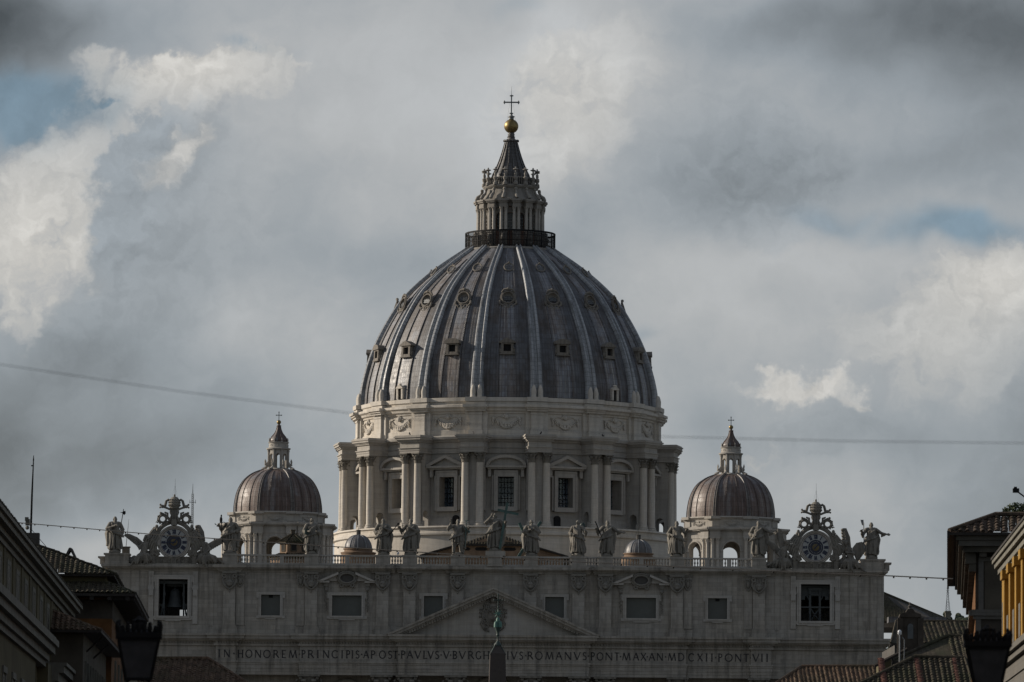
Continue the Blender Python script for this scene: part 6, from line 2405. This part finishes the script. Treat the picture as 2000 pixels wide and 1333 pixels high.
def house_tiled():
    """Two-tiered hipped roof over orange walls."""
    T = thing('tiled_house', 'orange house with a two-tiered mossy tile roof and deep dark eaves', 'building', (0, 0, 0))
    a = at(218, 1250, 480)
    b = at(247, 1250, 526)
    F, L = facing(a, Vector((b.x, b.y, 0)))
    ze = at(200, 1158, 478).z
    body = MB().box(0, L, 0, 40, 0, ze - .1, F)
    body.build('wall', M['orange_plaster'], T)
    s = MB().box(-.02, L + .02, -.04, 40, ze - 2.1, ze - .5, F)
    s.build('frieze', M['brown_plaster'], T)
    for i, x in enumerate((10, 20, 30, 40)):
        o = MB().box(x - .6, x + .6, -.08, .2, ze - 8.5, ze - 5.5, F).build('window', M['pane_dark'], T)
        MB().box(x - .85, x - .6, -.14, .1, ze - 8.6, ze - 5.3, F).box(x + .6, x + .85, -.14, .1, ze - 8.6, ze - 5.3, F).build('frame', M['pale_trim'], o)
    e = MB()
    ov = 2.0
    e.box(-ov, L + ov, -ov, 42, ze - .28, ze - .06, F)
    for i in range(26):
        x = -1.5 + i * (L + 3) / 26
        e.box(x, x + .3, -ov + .1, 0, ze - .6, ze - .28, F)
    for i in range(24):
        y = -1.5 + i * 1.5
        e.box(-ov + .1, 0, y, y + .35, ze - .6, ze - .28, F)
    e.build('eave', M['dark_wood'], T)
    R3 = F.to_3x3()
    r = MB()
    X, Yv = R3 @ Vector((1, 0, 0)), R3 @ Vector((0, 1, 0))
    pit = .42
    # lower skirt: front (faces the viewer) and the street side
    o = F @ Vector((-ov, -ov, ze))
    k = math.hypot(1, pit)
    tile_slope(r, F @ Vector((-ov, 42, ze)), -Yv, X + Vector((0, 0, pit)), 44, lambda s: (0, min(2.6, (44 - s) * 1.08)), .42, .5, .12)
    tile_slope(r, o, X, Yv + Vector((0, 0, pit)), L + 2 * ov, lambda s: (0, min(2.6, s * 1.08)), .42, .5, .12)
    r.build('lower_roof', M['tile_old'], T, fix=False)
    zu = ze + 1.55
    w = MB().box(.55, L - .5, .55, 40, ze, zu - .05, F)
    w.build('upper_wall', M['ochre_plaster'], T)
    e2 = MB().box(-.15, L, -.15, 41, zu - .08, zu + .1, F)
    e2.build('upper_eave', M['dark_wood'], T)
    r2 = MB()
    tile_slope(r2, F @ Vector((-.3, 41, zu + .12)), -Yv, X + Vector((0, 0, .40)), 41, lambda s: (0, min(12, (41 - s) * 1.05)), .42, .5, .13)
    tile_slope(r2, F @ Vector((-.3, -.3, zu + .12)), X, Yv + Vector((0, 0, .40)), L, lambda s: (0, min(12, s * 1.05, (L - s) * 1.05 + 6)), .42, .5, .13)
    r2.build('upper_roof', M['tile_old'], T, fix=False)
    p = at(138, 1093, 496)
    c = MB().box(p.x - .45, p.x + .45, 495, 497, p.z - 2.2, p.z + .1)
    for s in (-1, 1):
        c.prism([(p.x + s * .52, p.z + .1), (p.x + s * .34, p.z + .1), (p.x - s * .02, p.z + .8), (p.x + s * .04, p.z + 1.0), (p.x + s * .12, p.z + .95)], 495.2, 496.8)
    c.build('chimney', M['dark_stone'], T)
    return T


house_tiled()


def house_small():
    T = thing('plaster_house', 'drab plaster house with narrow windows tucked between the long palace and the orange house', 'building', (0, 0, 0))
    a, b = at(196, 1260, 432), at(209, 1290, 482)
    a.x -= 1.3
    F, L = facing(Vector((a.x, a.y, 0)), Vector((b.x, b.y, 0)))
    ze = at(192, 1230, 430).z
    MB().box(0, L, 0, 20, 0, ze - .1, F).build('wall', M['beige_plaster'], T)
    for i in range(9):
        x = 4 + i * 5
        o = MB().box(x - .5, x + .5, -.08, .2, ze - 5.6, ze - 2.4, F).build('window', M['pane_dark'], T)
        MB().box(x - .75, x - .5, -.14, .1, ze - 5.7, ze - 2.2, F).box(x + .5, x + .75, -.14, .1, ze - 5.7, ze - 2.2, F).build('shutter', M['pale_trim'], o)
    MB().box(-1.3, L + .5, -1.4, 21, ze - .2, ze, F).build('eave', M['dark_wood'], T)
    R3 = F.to_3x3()
    X, Yv = R3 @ Vector((1, 0, 0)), R3 @ Vector((0, 1, 0))
    r = MB()
    tile_slope(r, F @ Vector((-1.3, 20, ze)), -Yv, X + Vector((0, 0, .42)), 21.4, lambda s: (0, min(6, (21.4 - s) * 1.08)), .40, .5, .12)
    tile_slope(r, F @ Vector((-1.3, -1.4, ze)), X, Yv + Vector((0, 0, .42)), L + 1.8, lambda s: (0, min(6, s * 1.08)), .40, .5, .12)
    r.build('roof', M['tile_brown'], T, fix=False)
    for q in (0, 1):
        p0 = F @ Vector((6 + 14 * q, -1.2, ze - .3))
        MB().tube([p0, F @ Vector((6 + 14 * q, -.0, ze - 1.4))], .08, 5).build('bracket', M['dark_wood'], T)
    return T


house_small()

# mast on the roof ridge
mp = at(60, 1045, 488)
T_ = thing('roof_mast', 'tall thin dark mast with a small box on the mossy roof ridge', 'mast', (mp.x, mp.y, mp.z))
MB().tube([(0, 0, 0), (.05, 0, 3.4), (.13, 0, 6.4)], [.10, .09, .05], 6).tube([(.13, 0, 6.4), (.14, 0, 6.85)], [.07, .02], 6).box(-.05, .17, -.1, .1, 5.9, 6.0).build('pole', M['iron'], T_)
MB().box(-.7, .75, -.5, .5, -1.5, .15).build('base', M['dark_stone'], T_)
q = MB().box(-.45, -.1, -.25, .1, .8, 1.35).box(-.5, -.2, -.3, 0, 1.2, 1.5).ball((-.3, -.1, .6), .18, 7, 5)
q.build('floodlight', M['pale_trim'], T_)
MB().tube([(0, 0, 1.4), (.1, 0, .4), (1.6, 0, -1.3)], .025, 5).build('guy_wire', M['iron'], T_)


def tile_house(name, label, corners, dist, depth, m, wall, spacing=.38, extra=None):
    """House whose tiled slope faces the viewer. corners: eave left, eave right, ridge right, ridge left as pixels."""
    el, er, rr, rl = [at(x, y, dist) for x, y in corners[:2]] + [at(x, y, dist + depth) for x, y in corners[2:]]
    T = thing(name, label, 'house', (0, 0, 0))
    ux = (er - el).normalized()
    upv = (rl + rr) / 2 - (el + er) / 2
    upv = upv - ux * upv.dot(ux)
    H = upv.length
    upv.normalize()
    a, b = (rl - el).dot(ux), (rr - el).dot(ux)
    W = (er - el).length

    def top(s):
        t = H
        if s < a and a > 0:
            t = min(t, H * s / a)
        if s > b and b < W:
            t = min(t, H * (W - s) / (W - b))
        return (0, max(t, 0))
    x0, x1 = min(0, a), max(W, b)
    r = MB()
    o = el
    if a < 0 or b > W:
        def top2(s):
            q = s + x0
            lo = 0
            if q < 0:
                lo = H * q / a if a < 0 else 0
            if q > W:
                lo = H * (q - W) / (b - W) if b > W else 0
            hi = H if a <= q <= b else 0
            return (lo, hi)
        tile_slope(r, el + ux * x0, ux, upv, x1 - x0, top2, spacing, .45, .11)
    else:
        tile_slope(r, el, ux, upv, W, top, spacing, .45, .11)
    nrm = ux.cross(upv)
    base = [el - nrm * .06, er - nrm * .06, rr - nrm * .06, rl - nrm * .06]
    back = [Vector((p.x, dist + 2 * depth, q.z)) for p, q in ((rr, er), (rl, el))]
    r.add([tuple(p) for p in base], [(0, 1, 2, 3)])
    r.build('roof', m, T, fix=False)
    w = MB()
    w.box(el.x + .5, er.x - .5, dist + .6, dist + 2 * depth, 0, el.z - .25)
    w.prism([(el.x + .5, el.z - .3), (er.x - .5, er.z - .3), (rr.x, rr.z - .35), (rl.x, rl.z - .35)], dist + depth, dist + depth + .4)
    w.build('wall', wall, T)
    rd = MB().tube([rl + Vector((0, 0, .05)), rr + Vector((0, 0, .05))], .17, 7)
    rd.tube([el, rl + Vector((0, 0, .05))], .15, 7).tube([er, rr + Vector((0, 0, .05))], .15, 7)
    rd.build('ridge', m, T)
    MB().box(el.x, er.x, dist - .1, dist + .2, el.z - .3, el.z - .02).build('gutter', M['dark_wood'], T)
    if extra:
        extra(T, el, er, rr, rl, ux, upv, H)
    return T


tile_house('tiled_roof_house', 'brown tiled roof at the foot of the facade beside the iron lantern', [(270, 1340), (492, 1340), (407, 1288), (285, 1288)], 430, 6.0, M['tile_brown'], M['beige_plaster'], .42)


def red_rows(T, el, er, rr, rl, ux, up, H):
    for s in (2.6, 5.3, 8.1):
        r = MB()
        tile_slope(r, el + ux * (s - .25) + Vector((0, -.03, .06)), ux, up, .5, lambda q: (0, H * .97), .5, .28, .05)
        r.build('brick_strip', M['tile_strip'], T, fix=False)


M['tile_strip'] = tiles('tile_strip', (0.085, 0.037, 0.03), (0.11, 0.05, 0.038), amount=.15, w=.5, h=.28)
tile_house('tiled_roof_house', 'near mossy tiled roof with three red brick strips beside the lantern', [(1660, 1345), (1905, 1345), (1884, 1287), (1786, 1284)], 420, 5.0, M['tile_old'], M['brown_plaster'], .40, red_rows)
tile_house('tiled_roof_house', 'tiled roof with a yellow gable and drainpipe behind the brick-striped roof', [(1738, 1291), (1890, 1290), (1880, 1244), (1850, 1243)], 480, 6.0, M['tile_old'], M['yellow_old'] if 'yellow_old' in M else M['brown_plaster'], .42)
gb = MB()
q0, q1, q2, q3 = at(1716, 1340, 476), at(1744, 1340, 476), at(1743, 1286, 476), at(1716, 1299, 476)
gh = thing('yellow_gable', 'small yellow wall with dark eave squeezed between the tiled roofs', 'house', (0, 0, 0))
gb.add([q0, q1, q2, q3] + [p + Vector((0, 3, 0)) for p in (q0, q1, q2, q3)], [(0, 1, 2, 3), (7, 6, 5, 4), (0, 4, 5, 1), (1, 5, 6, 2), (2, 6, 7, 3), (3, 7, 4, 0)])
gb.build('wall', M['yellow_dim'] if 'yellow_dim' in M else M['ochre_plaster'], gh)
e0, e1 = at(1708, 1301, 475), at(1772, 1268, 475)
MB().tube([e0, e1], .16, 6).build('eave', M['dark_wood'], gh)
MB().tube([at(1742, 1284, 475.5), at(1743.5, 1292, 475.5), at(1742, 1302, 475.5)], .07, 6).build('drainpipe', M['iron'], gh)
tile_house('tiled_roof_house', 'low tiled roof at the foot of the facade near the yellow gable', [(1500, 1345), (1745, 1345), (1712, 1303), (1566, 1303)], 520, 7.0, M['tile_brown'], M['beige_plaster'], .40)
tile_house('tiled_roof_house', 'wide far tiled roof below the wooded hill', [(1740, 1256), (1920, 1256), (1905, 1215), (1750, 1214)], 700, 12.0, M['tile_old'], M['dark_stone'], .55)


def chapel_roof():
    T = thing('chapel_roof', 'long sloping tiled roof running down beside the facade end', 'roof', (0, 0, 0))
    a, b, c, d = at(1725, 1160, 880), at(1855, 1214, 880), at(1855, 1226, 872), at(1725, 1226, 872)
    w = MB()
    w.add([a, b, c, d] + [p + Vector((0, 20, 0)) for p in (a, b, c, d)], [(0, 1, 2, 3), (7, 6, 5, 4), (0, 4, 5, 1), (1, 5, 6, 2), (2, 6, 7, 3), (3, 7, 4, 0)])
    w.build('gable', M['dark_stone'], T)
    r = MB()
    ux = (b - a).normalized()
    n = 46
    for i in range(n):
        p = a.lerp(b, (i + .5) / n)
        q = Vector((p.x - .8, d.y - .6, d.z + .8))
        r.tube([p + Vector((0, .1, .1)), p.lerp(q, .5) + Vector((0, -.1, .1)), q], .16, 5)
    r.tube([a + Vector((0, 0, .12)), b + Vector((0, 0, .12))], .22, 6)
    r.build('roof', M['tile_old'], T)
    g = at(1735, 1213, 868)
    MB().box(g.x, at(1848, 1213, 868).x, 867.5, 871, g.z - .25, g.z + .6).build('gutter', M['lead_grey'], T)
    return T


chapel_roof()


def bell_gable():
    p = at(1778, 1262, 690)
    T = thing('bell_gable', 'dark stone bell gable with a niche and pinnacle among the roofs', 'gable', (p.x, 690, 0))
    z = p.z
    k = 690 / FPX
    w = MB().box(-20 * k, 20 * k, 0, 2, z - 8, z + 56 * k)
    w.prism([(-22 * k, z + 56 * k), (22 * k, z + 56 * k), (20 * k, z + 62 * k), (9 * k, z + 66 * k), (5 * k, z + 72 * k), (-5 * k, z + 72 * k), (-9 * k, z + 66 * k), (-20 * k, z + 62 * k)], -.2, 1.8)
    w.build('wall', M['brown_plaster'], T)
    MB().prism([(x * k, z + 14 * k + 0) for x in (-5.5, 5.5)][0:1] + [(-5.5 * k, z + 14 * k), (5.5 * k, z + 14 * k)] + [(5.5 * k * math.cos(PI * i / 8), z + 38 * k + 5.5 * k * math.sin(PI * i / 8)) for i in range(9)], -.12, .05).build('niche', M['steel'], T)
    pn = MB().lathe([(.3, z + 72 * k), (.2, z + 75 * k), (.28, z + 78 * k), (.1, z + 81 * k), (.12, z + 84 * k), (.02, z + 86 * k)], 8, Matrix.Translation((0, .8, 0)))
    pn.build('pinnacle', M['dark_stone'], T)
    for s in (-1, 1):
        MB().box(s * 20 * k - .35, s * 20 * k + .35, -.25, .2, z - 8, z + 54 * k).build('pilaster', M['brown_plaster'], T)
    return T


bell_gable()

cp_ = at(1757, 1300, 425)
T_ = thing('camera_pole', 'slim grey pole with a white globe on the brick-striped roof', 'pole', (cp_.x, 425, cp_.z))
MB().tube([(0, 0, -1.0), (0, 0, 2.3)], .06, 7).tube([(.32, 0, -.6), (.36, 0, 1.9), (.2, 0, 2.1)], .035, 6).build('post', M['grey_metal'], T_)
MB().ball((0, 0, 2.5), .15, 10, 7).lathe([(.17, 2.42), (.14, 2.32), (.05, 2.25)], 10).build('globe', M['white_lamp'], T_, smooth=60)


# ---------------------------------------------------------------- right side of the street
def corner_house():
    T = thing('corner_house', 'dark tall house with a tiled hip roof, bracketed eaves and framed wall panel', 'building', (0, 0, 0))
    a, b = at(1906, 1100, 330), at(1898, 1150, 386)
    a.z = b.z = 0
    d = (b - a).normalized()
    # frame: x to the right along the front, y away from the viewer along the street wall
    ang = math.atan2(d.y, d.x) - PI / 2
    F = Matrix.Translation((a.x, a.y, 0)) @ rotz(ang)
    R3 = F.to_3x3()
    ze = at(1880, 1040, 328.5).z
    D = (b - a).length
    W = 14.0
    MB().box(0, W, 0, D, 0, ze - .5, F).build('wall', M['brown_plaster'], T)
    s = MB().box(-.03, 0, .1, D - .1, 0, ze - .6, F)
    s.build('side_plaster', M['orange_plaster'], T)
    f = MB()
    for x0, x1, z0, z1 in ((.15, .45, ze - 4.4, ze - 1.6), (4.6, 4.9, ze - 4.4, ze - 1.6), (.15, 4.9, ze - 1.6, ze - 1.35)):
        f.box(x0, x1, -.12, .05, z0, z1, F)
    f.box(-.25, W, -.25, .1, ze - 4.75, ze - 4.4, F).box(-.15, W, -.15, .1, ze - 4.95, ze - 4.75, F).box(-.4, 0, -.2, D, ze - 4.75, ze - 4.45, F)
    f.box(.0, .3, -.1, .05, ze - 9, ze - 4.95, F)
    f.build('frame_band', M['street_stone'], T)
    MB().box(.5, 4.6, -.06, .03, ze - 4.4, ze - 1.6, F).build('wall_panel', M['beige_plaster'], T)
    e = MB()
    ov = 1.55
    e.box(-ov, W + ov, -ov, D + ov, ze - .16, ze, F)
    e.box(-ov - .12, -ov, -ov, D + ov, ze - .35, ze + .08, F)
    e.build('eave', M['dark_wood'], T)
    c = MB()
    c.box(-1.15, W, -1.15, D + 1.1, ze - .42, ze - .16, F).box(-1.0, W, -1.0, D + .9, ze - .75, ze - .42, F)
    c.build('cornice', M['street_stone'], T)
    c = MB()
    c.box(-.75, W, -.75, D + .7, ze - 1.1, ze - .75, F)
    for i in range(34):
        y = -.4 + i * (D + .8) / 34
        c.box(-.62, .0, y, y + .5, ze - 1.75, ze - 1.1, F).box(-.4, .0, y + .08, y + .42, ze - 2.2, ze - 1.75, F)
    for i in range(15):
        x = .2 + i * .85
        c.box(x, x + .42, -.6, 0, ze - 1.35, ze - 1.1, F)
    c.build('bracket_course', M['dark_plaster'], T)
    r = MB()
    X, Yv = R3 @ Vector((1, 0, 0)), R3 @ Vector((0, 1, 0))
    pit = .40
    rw = W + 2 * ov
    tile_slope(r, F @ Vector((-ov, -ov, ze + .02)), X, Yv + Vector((0, 0, pit)), rw, lambda s: (0, min(s * 1.07, 2.9)), .42, .42, .13)
    tile_slope(r, F @ Vector((-ov, D + ov, ze + .02)), -Yv, X + Vector((0, 0, pit)), D + 2 * ov, lambda s: (0, min(2.9, (D + 2 * ov - s) * 1.07)), .42, .42, .13)
    k = 2.9 / math.hypot(1, pit)
    r.tube([F @ Vector((-ov, -ov, ze + .1)), F @ Vector((-ov + k, -ov + k, ze + .15 + k * pit)), F @ Vector((W, -ov + k, ze + .15 + k * pit))], .14, 7)
    r.build('roof', M['tile_red'], T, fix=False)
    return T


M['dark_plaster'] = plain('dark_plaster', (0.06, 0.055, 0.045), rough=.9, var=.5, scale=1.0, spec=.2)
corner_house()


def palace_right():
    T = thing('yellow_palace', 'bright yellow palace with pilasters over a grey rusticated base, nearest at right', 'building', (0, 0, 0))
    b, a = at(1957, 1130, 300), at(2016, 1130, 268)
    a.z = b.z = 0
    d = (b - a).normalized()
    a = a - d * 235
    ang = math.atan2(d.y, d.x) - PI / 2
    L = (b - a).length
    F = Matrix.Translation((a.x, a.y, 0)) @ rotz(ang)      # y along the street, x into the house
    zt = at(1942, 1095, 300).z
    zb = at(1966, 1291, 298).z
    MB().box(0, 12, 0, L, zb, zt - .7, F).build('wall', M['yellow_plaster'], T)
    c = MB()
    for z0, z1, p in ((zt - .75, zt - .45, .22), (zt - .45, zt - .2, .4), (zt - .2, zt, .52)):
        c.box(-p, 12, -1, L + p * .35, z0, z1, F)
    c.box(-.1, 12, -1, L + .05, zt - 1.05, zt - .75, F)
    c.build('cornice', M['pale_trim'], T)
    MB().box(-.58, 12, -1, L + .25, zt, zt + .12, F).build('gutter', M['dark_wood'], T)
    n = 22
    for i in range(n):
        y = L - 9.5 - i * 6.4
        if y < 1:
            break
        MB().box(-.34, .05, y - .75, y + .75, zb + .1, zt - 1.05, F).box(-.46, .05, y - 1.0, y + 1.0, zt - 1.5, zt - 1.05, F).build('pilaster', M['yellow_plaster'], T)
        y2 = y - 3.2
        o = MB().prism(arch_outline(.6, zb + 1.9, zt - 2.6, 8), -.04, .1, F @ Matrix.Translation((0, y2, 0)) @ rotz(-PI / 2)).build('window', M['pane_dark'], T)
        MB().box(-.3, .05, y2 - .85, y2 + .85, zb + .3, zb + 1.9, F).build('balcony_panel', M['street_stone'], o)
    o = MB().box(-.08, .1, L - 5.2, L - 3.9, zb + 1.7, zt - 2.9, F).build('narrow_window', M['pane_dark'], T)
    f = MB().box(-.14, .05, L - 5.8, L - 5.2, zb + 1.3, zt - 2.4, F).box(-.14, .05, L - 3.9, L - 3.3, zb + 1.3, zt - 2.4, F).box(-.14, .05, L - 5.2, L - 3.9, zt - 2.9, zt - 2.4, F)
    f.build('frame', M['street_stone'], o)
    c = MB()
    for z0, z1, p in ((zb - .5, zb - .2, .3), (zb - .2, zb + .1, .5)):
        c.box(-p, 12, -1, L + p * .3, z0, z1, F)
    c.build('string_course', M['street_stone'], T)
    w = MB().box(0, 12, -1, L - .05, 0, zb - .5, F)
    for i in range(16):
        z = zb - .62 - i * .72
        w.box(-.10, .05, -1, L, z - .62, z, F)
    w.build('base', M['street_stone'], T)
    for i in range(8):
        y = L - 4 - i * 5
        MB().box(-.14, .05, y - .6, y + .6, zb - 4.5, zb - 2.0, F).build('base_window', M['pane_dark'], T)
    return T


palace_right()

# floodlight leaning out over the roof
fp = at(1985, 959, 290)
T_ = thing('roof_floodlight', 'small floodlight on a slanting arm above the yellow palace', 'floodlight', tuple(fp))
MB().tube([(0, 0, 0), (.75, 0, -.55), (1.6, .3, -2.2), (1.6, .3, -4.2)], .04, 6).build('arm', M['iron'], T_)
MB().box(-.18, .14, -.12, .12, -.1, .12).box(-.12, .02, -.14, .1, .1, .2).build('lamp_head', M['iron'], T_)


def shrub(px, py, dist, r, label, n=900, seed=1):
    p = at(px, py, dist)
    T = thing('roof_shrub', label, 'shrub', tuple(p))
    rnd = random.Random(seed)
    MB().tube([(0, 0, -r * 1.4), (.1, 0, -r * .3), (.25, .1, r * .4)], [.09, .06, .03], 6).tube([(.1, 0, -r * .3), (-.4, .1, r * .3)], [.05, .02], 5).build('trunk', M['dark_wood'], T)
    c = MB()
    for i in range(n):
        while True:
            q = Vector((rnd.uniform(-1, 1), rnd.uniform(-1, 1), rnd.uniform(-1, 1)))
            if q.length < 1 and noise.noise(q * 2.3 + Vector((seed, 0, 0))) > -.12:
                break
        q = Vector((q.x * r * 1.35, q.y * r, q.z * r * .8))
        u = Vector((rnd.uniform(-1, 1), rnd.uniform(-1, 1), rnd.uniform(-1, 1))).normalized()
        v = u.orthogonal().normalized()
        s = rnd.uniform(.07, .13)
        c.add([q - u * s, q + v * s * .5, q + u * s, q - v * s * .5], [(0, 1, 2, 3)])
    c.build('crown', M['leaf_dark'], T, fix=False)
    return T


shrub(1990, 1001, 341, .75, 'dark bushy plant on the roof behind the yellow palace', 1100, 4)

# ---------------------------------------------------------------- cables
def cable(name, label, pts, r, m, knots=None):
    mb = MB()
    P = []
    for p, q in zip(pts, pts[1:]):
        for i in range(8):
            P.append(p.lerp(q, i / 8))
    P.append(pts[-1])
    mb.tube(P, r, 6)
    T = mb.build(name, m)
    return tag(T, label, 'cable')


def catenary(a, b, sag, n=24):
    out = []
    for i in range(n + 1):
        t = i / n
        p = a.lerp(b, t)
        p.z -= sag * 4 * t * (1 - t)
        out.append(p)
    return out


M['cable_grey'] = plain('cable_grey', (0.15, 0.155, 0.16), rough=.8)
# upper wire: fitted through (0,712) (690,808) (1290,853) (2000,866) of the view
w0 = [at(x, y, 62) for x, y in ((-420, 640), (0, 712), (345, 764), (690, 808), (990, 836), (1290, 853), (1650, 862), (2000, 866), (2400, 864))]
tag(MB().tube([tuple(p) for p in w0], .0034, 6).build('overhead_wire', M['cable_grey']), 'thin grey wire sagging across the sky in front of the great dome', 'wire')
w1 = [at(x, y, 331 + 150 * (1865 - x) / 1830) for x, y in ((33, 1021), (160, 1032), (286, 1043), (500, 1058), (760, 1075), (1050, 1094), (1400, 1111), (1733, 1125), (1862, 1131))]
T_ = thing('light_cable', 'cable with small dark lamps strung from the roof mast to the corner house', 'cable', (0, 0, 0))
MB().tube([tuple(p) for p in w1], .036, 6).build('strand', M['iron'], T_)
kn = MB()
for i in range(len(w1) - 1):
    m_ = 5 if i < 2 else (4 if i > 5 else 7)
    for k in range(m_):
        p = w1[i].lerp(w1[i + 1], (k + .4) / m_)
        b_ = MB().ball(tuple(p + Vector((0, 0, -.06))), (.06, .06, .075), 6, 5)
        b_.build('cable_lamp', M['iron'], T_)

# ---------------------------------------------------------------- antennas on the church
def lattice(px, py0, py1, dist, w, label):
    p, q = at(px, py1, dist), at(px, py0, dist)
    h = q.z - p.z
    T = thing('lattice_mast', label, 'mast', tuple(p))
    mb = MB()
    for k in range(3):
        a = 2 * PI * k / 3
        mb.tube([(w * math.sin(a), w * math.cos(a), -3), (w * .8 * math.sin(a), w * .8 * math.cos(a), h * .85)], .03, 5)
    n = int(h / .35)
    for i in range(n):
        z = h * .85 * i / n
        for k in range(3):
            a, b = 2 * PI * k / 3, 2 * PI * (k + 1) / 3
            mb.tube([(w * math.sin(a), w * math.cos(a), z), (w * math.sin(b), w * math.cos(b), z + .3)], .018, 4)
    mb.tube([(0, 0, h * .85), (0, 0, h)], [.06, .02], 5)
    mb.build('lattice', M['iron'], T)
    MB().tube([(-.5, 0, h * .72), (.5, 0, h * .72)], .035, 5).tube([(-.42, 0, h * .7), (-.42, 0, h * .76)], .03, 5).tube([(.42, 0, h * .7), (.42, 0, h * .76)], .03, 5).build('aerial', M['iron'], T)
    return T


lattice(375, 945, 1075, 850, .2, 'thin lattice radio mast behind the two-handed clock')
p = at(246, 1080, 838)
T_ = thing('roof_aerial', 'needle aerial on a small stone block beside the halberd statue', 'aerial', tuple(p))
MB().box(-.55, .55, -.4, .4, -.4, .75).box(-.65, .65, -.5, .5, .75, .9).build('block', M['statue_stone'], T_)
MB().tube([(.0, 0, .9), (.25, 0, 3.6), (.35, 0, 5.0)], [.05, .035, .012], 5).build('needle', M['iron'], T_)

# ---------------------------------------------------------------- far hill with its wood and radio tower
def hill(name, cx, cy, rx, ry, h, label=None):
    mb = MB()
    n = 40
    vs, fs = [], []
    for j in range(n + 1):
        for i in range(n + 1):
            x, y = -1 + 2 * i / n, -1 + 2 * j / n
            d = min(1.0, math.hypot(x, y))
            z = h * (math.cos(d * PI) * .5 + .5) * (1 + .12 * noise.noise(Vector((x * 2, y * 2, cx))))
            vs.append((cx + x * rx, cy + y * ry, z - .5))
    for j in range(n):
        for i in range(n):
            k = j * (n + 1) + i
            fs.append((k, k + 1, k + n + 2, k + n + 1))
    mb.add(vs, fs)
    return tag(mb.build(name, M['earth'], None, smooth=60), kind='structure')


hill('hill', 150, 1560, 170, 300, at(1840, 1203, 1500).z)
hill('hill', -250, 330, 170, 460, 112)  # unseen hill added at left, shaped to keep the sun off the street

tree_rnd = random.Random(11)
mbw = MB()
for i in range(520):
    x = tree_rnd.uniform(70, 210)
    y = tree_rnd.uniform(1400, 1560)
    d = min(1, math.hypot((x - 150) / 170, (y - 1560) / 300))
    zb_ = at(1840, 1203, 1500).z * (math.cos(d * PI) * .5 + .5)
    hh = tree_rnd.uniform(4, 8)
    for k in range(14):
        c = Vector((x + tree_rnd.uniform(-2.5, 2.5), y + tree_rnd.uniform(-2.5, 2.5), zb_ + hh * tree_rnd.uniform(.3, 1.0)))
        mbw.ball(c, (tree_rnd.uniform(.7, 1.5), 1.2, tree_rnd.uniform(.6, 1.1)), 5, 4)
tag(mbw.build('hill_wood', M['forest'], None), 'dark wood along the crest of the far hill', 'wood', None, 'stuff')

b0 = at(1851, 1212, 1450)
T_ = thing('radio_tower', 'faint guyed radio mast on a pale squat tower on the wooded hill', 'tower', tuple(b0))
k_ = 1450 / FPX
MB().box(-5 * k_, 5 * k_, -.8, .8, -6, 15 * k_).box(-6 * k_, 6 * k_, -.9, .9, 15 * k_, 18 * k_).build('tower_block', M['pale_trim'], T_)
m_ = MB()
for s in (-1, 1):
    m_.tube([(s * .4, 0, 18 * k_), (0, 0, 72 * k_)], .09, 4)
    m_.tube([(s * 5 * k_, 0, 18 * k_), (0, 0, 58 * k_)], .04, 4)
    for i in range(9):
        z = 18 * k_ + i * 5 * k_
        m_.tube([(-s * .36, 0, z), (s * .32, 0, z + 5 * k_)], .04, 4)
m_.build('lattice', M['grey_metal'], T_)

# ---------------------------------------------------------------- birds
def bird(p, m, label, s=1.0, rz=0.0):
    T = thing('perched_bird', label, 'bird', tuple(p), rz, 'birds perched on the church')
    b = MB()
    b.limb((0, 0, .14 * s), (.22 * s, 0, .2 * s), .09 * s, .11 * s, 8)
    b.limb((.22 * s, 0, .2 * s), (.32 * s, 0, .33 * s), .09 * s, .07 * s, 8)
    b.tube([(.37 * s, 0, .34 * s), (.47 * s, 0, .32 * s)], [.025 * s, .004], 5)
    b.tube([(0, 0, .15 * s), (-.3 * s, 0, .08 * s)], [.08 * s, .03 * s], 6)
    b.tube([(.1 * s, .03 * s, .1 * s), (.1 * s, .03 * s, 0)], .012 * s, 4).tube([(.1 * s, -.03 * s, .1 * s), (.1 * s, -.03 * s, 0)], .012 * s, 4)
    b.build('body', m, T, smooth=60)
    return T


DC = on_axis(971)
for a, r, lab in ((-33.2, 29.4, 'dark bird on the drum cornice above the second lit column pair'), (-10.6, 29.3, 'dark bird on the drum cornice just left of the middle window'),
                  (11.3, 29.2, 'dark bird on the drum cornice just right of the middle window'), (33.5, 29.3, 'dark bird on the shaded drum cornice beside the right-hand garlands')):
    t = AX + R(a)
    bird(DC + Vector((r * math.sin(t), -r * math.cos(t), 73.8)), M['bird_grey'], lab, 1.25, a)
bird(FAC + rotz(AX) @ Vector((-14.2, 0, 47.6)), M['bird_white'], 'white gull on the balustrade between two statues', 1.5, R(80))
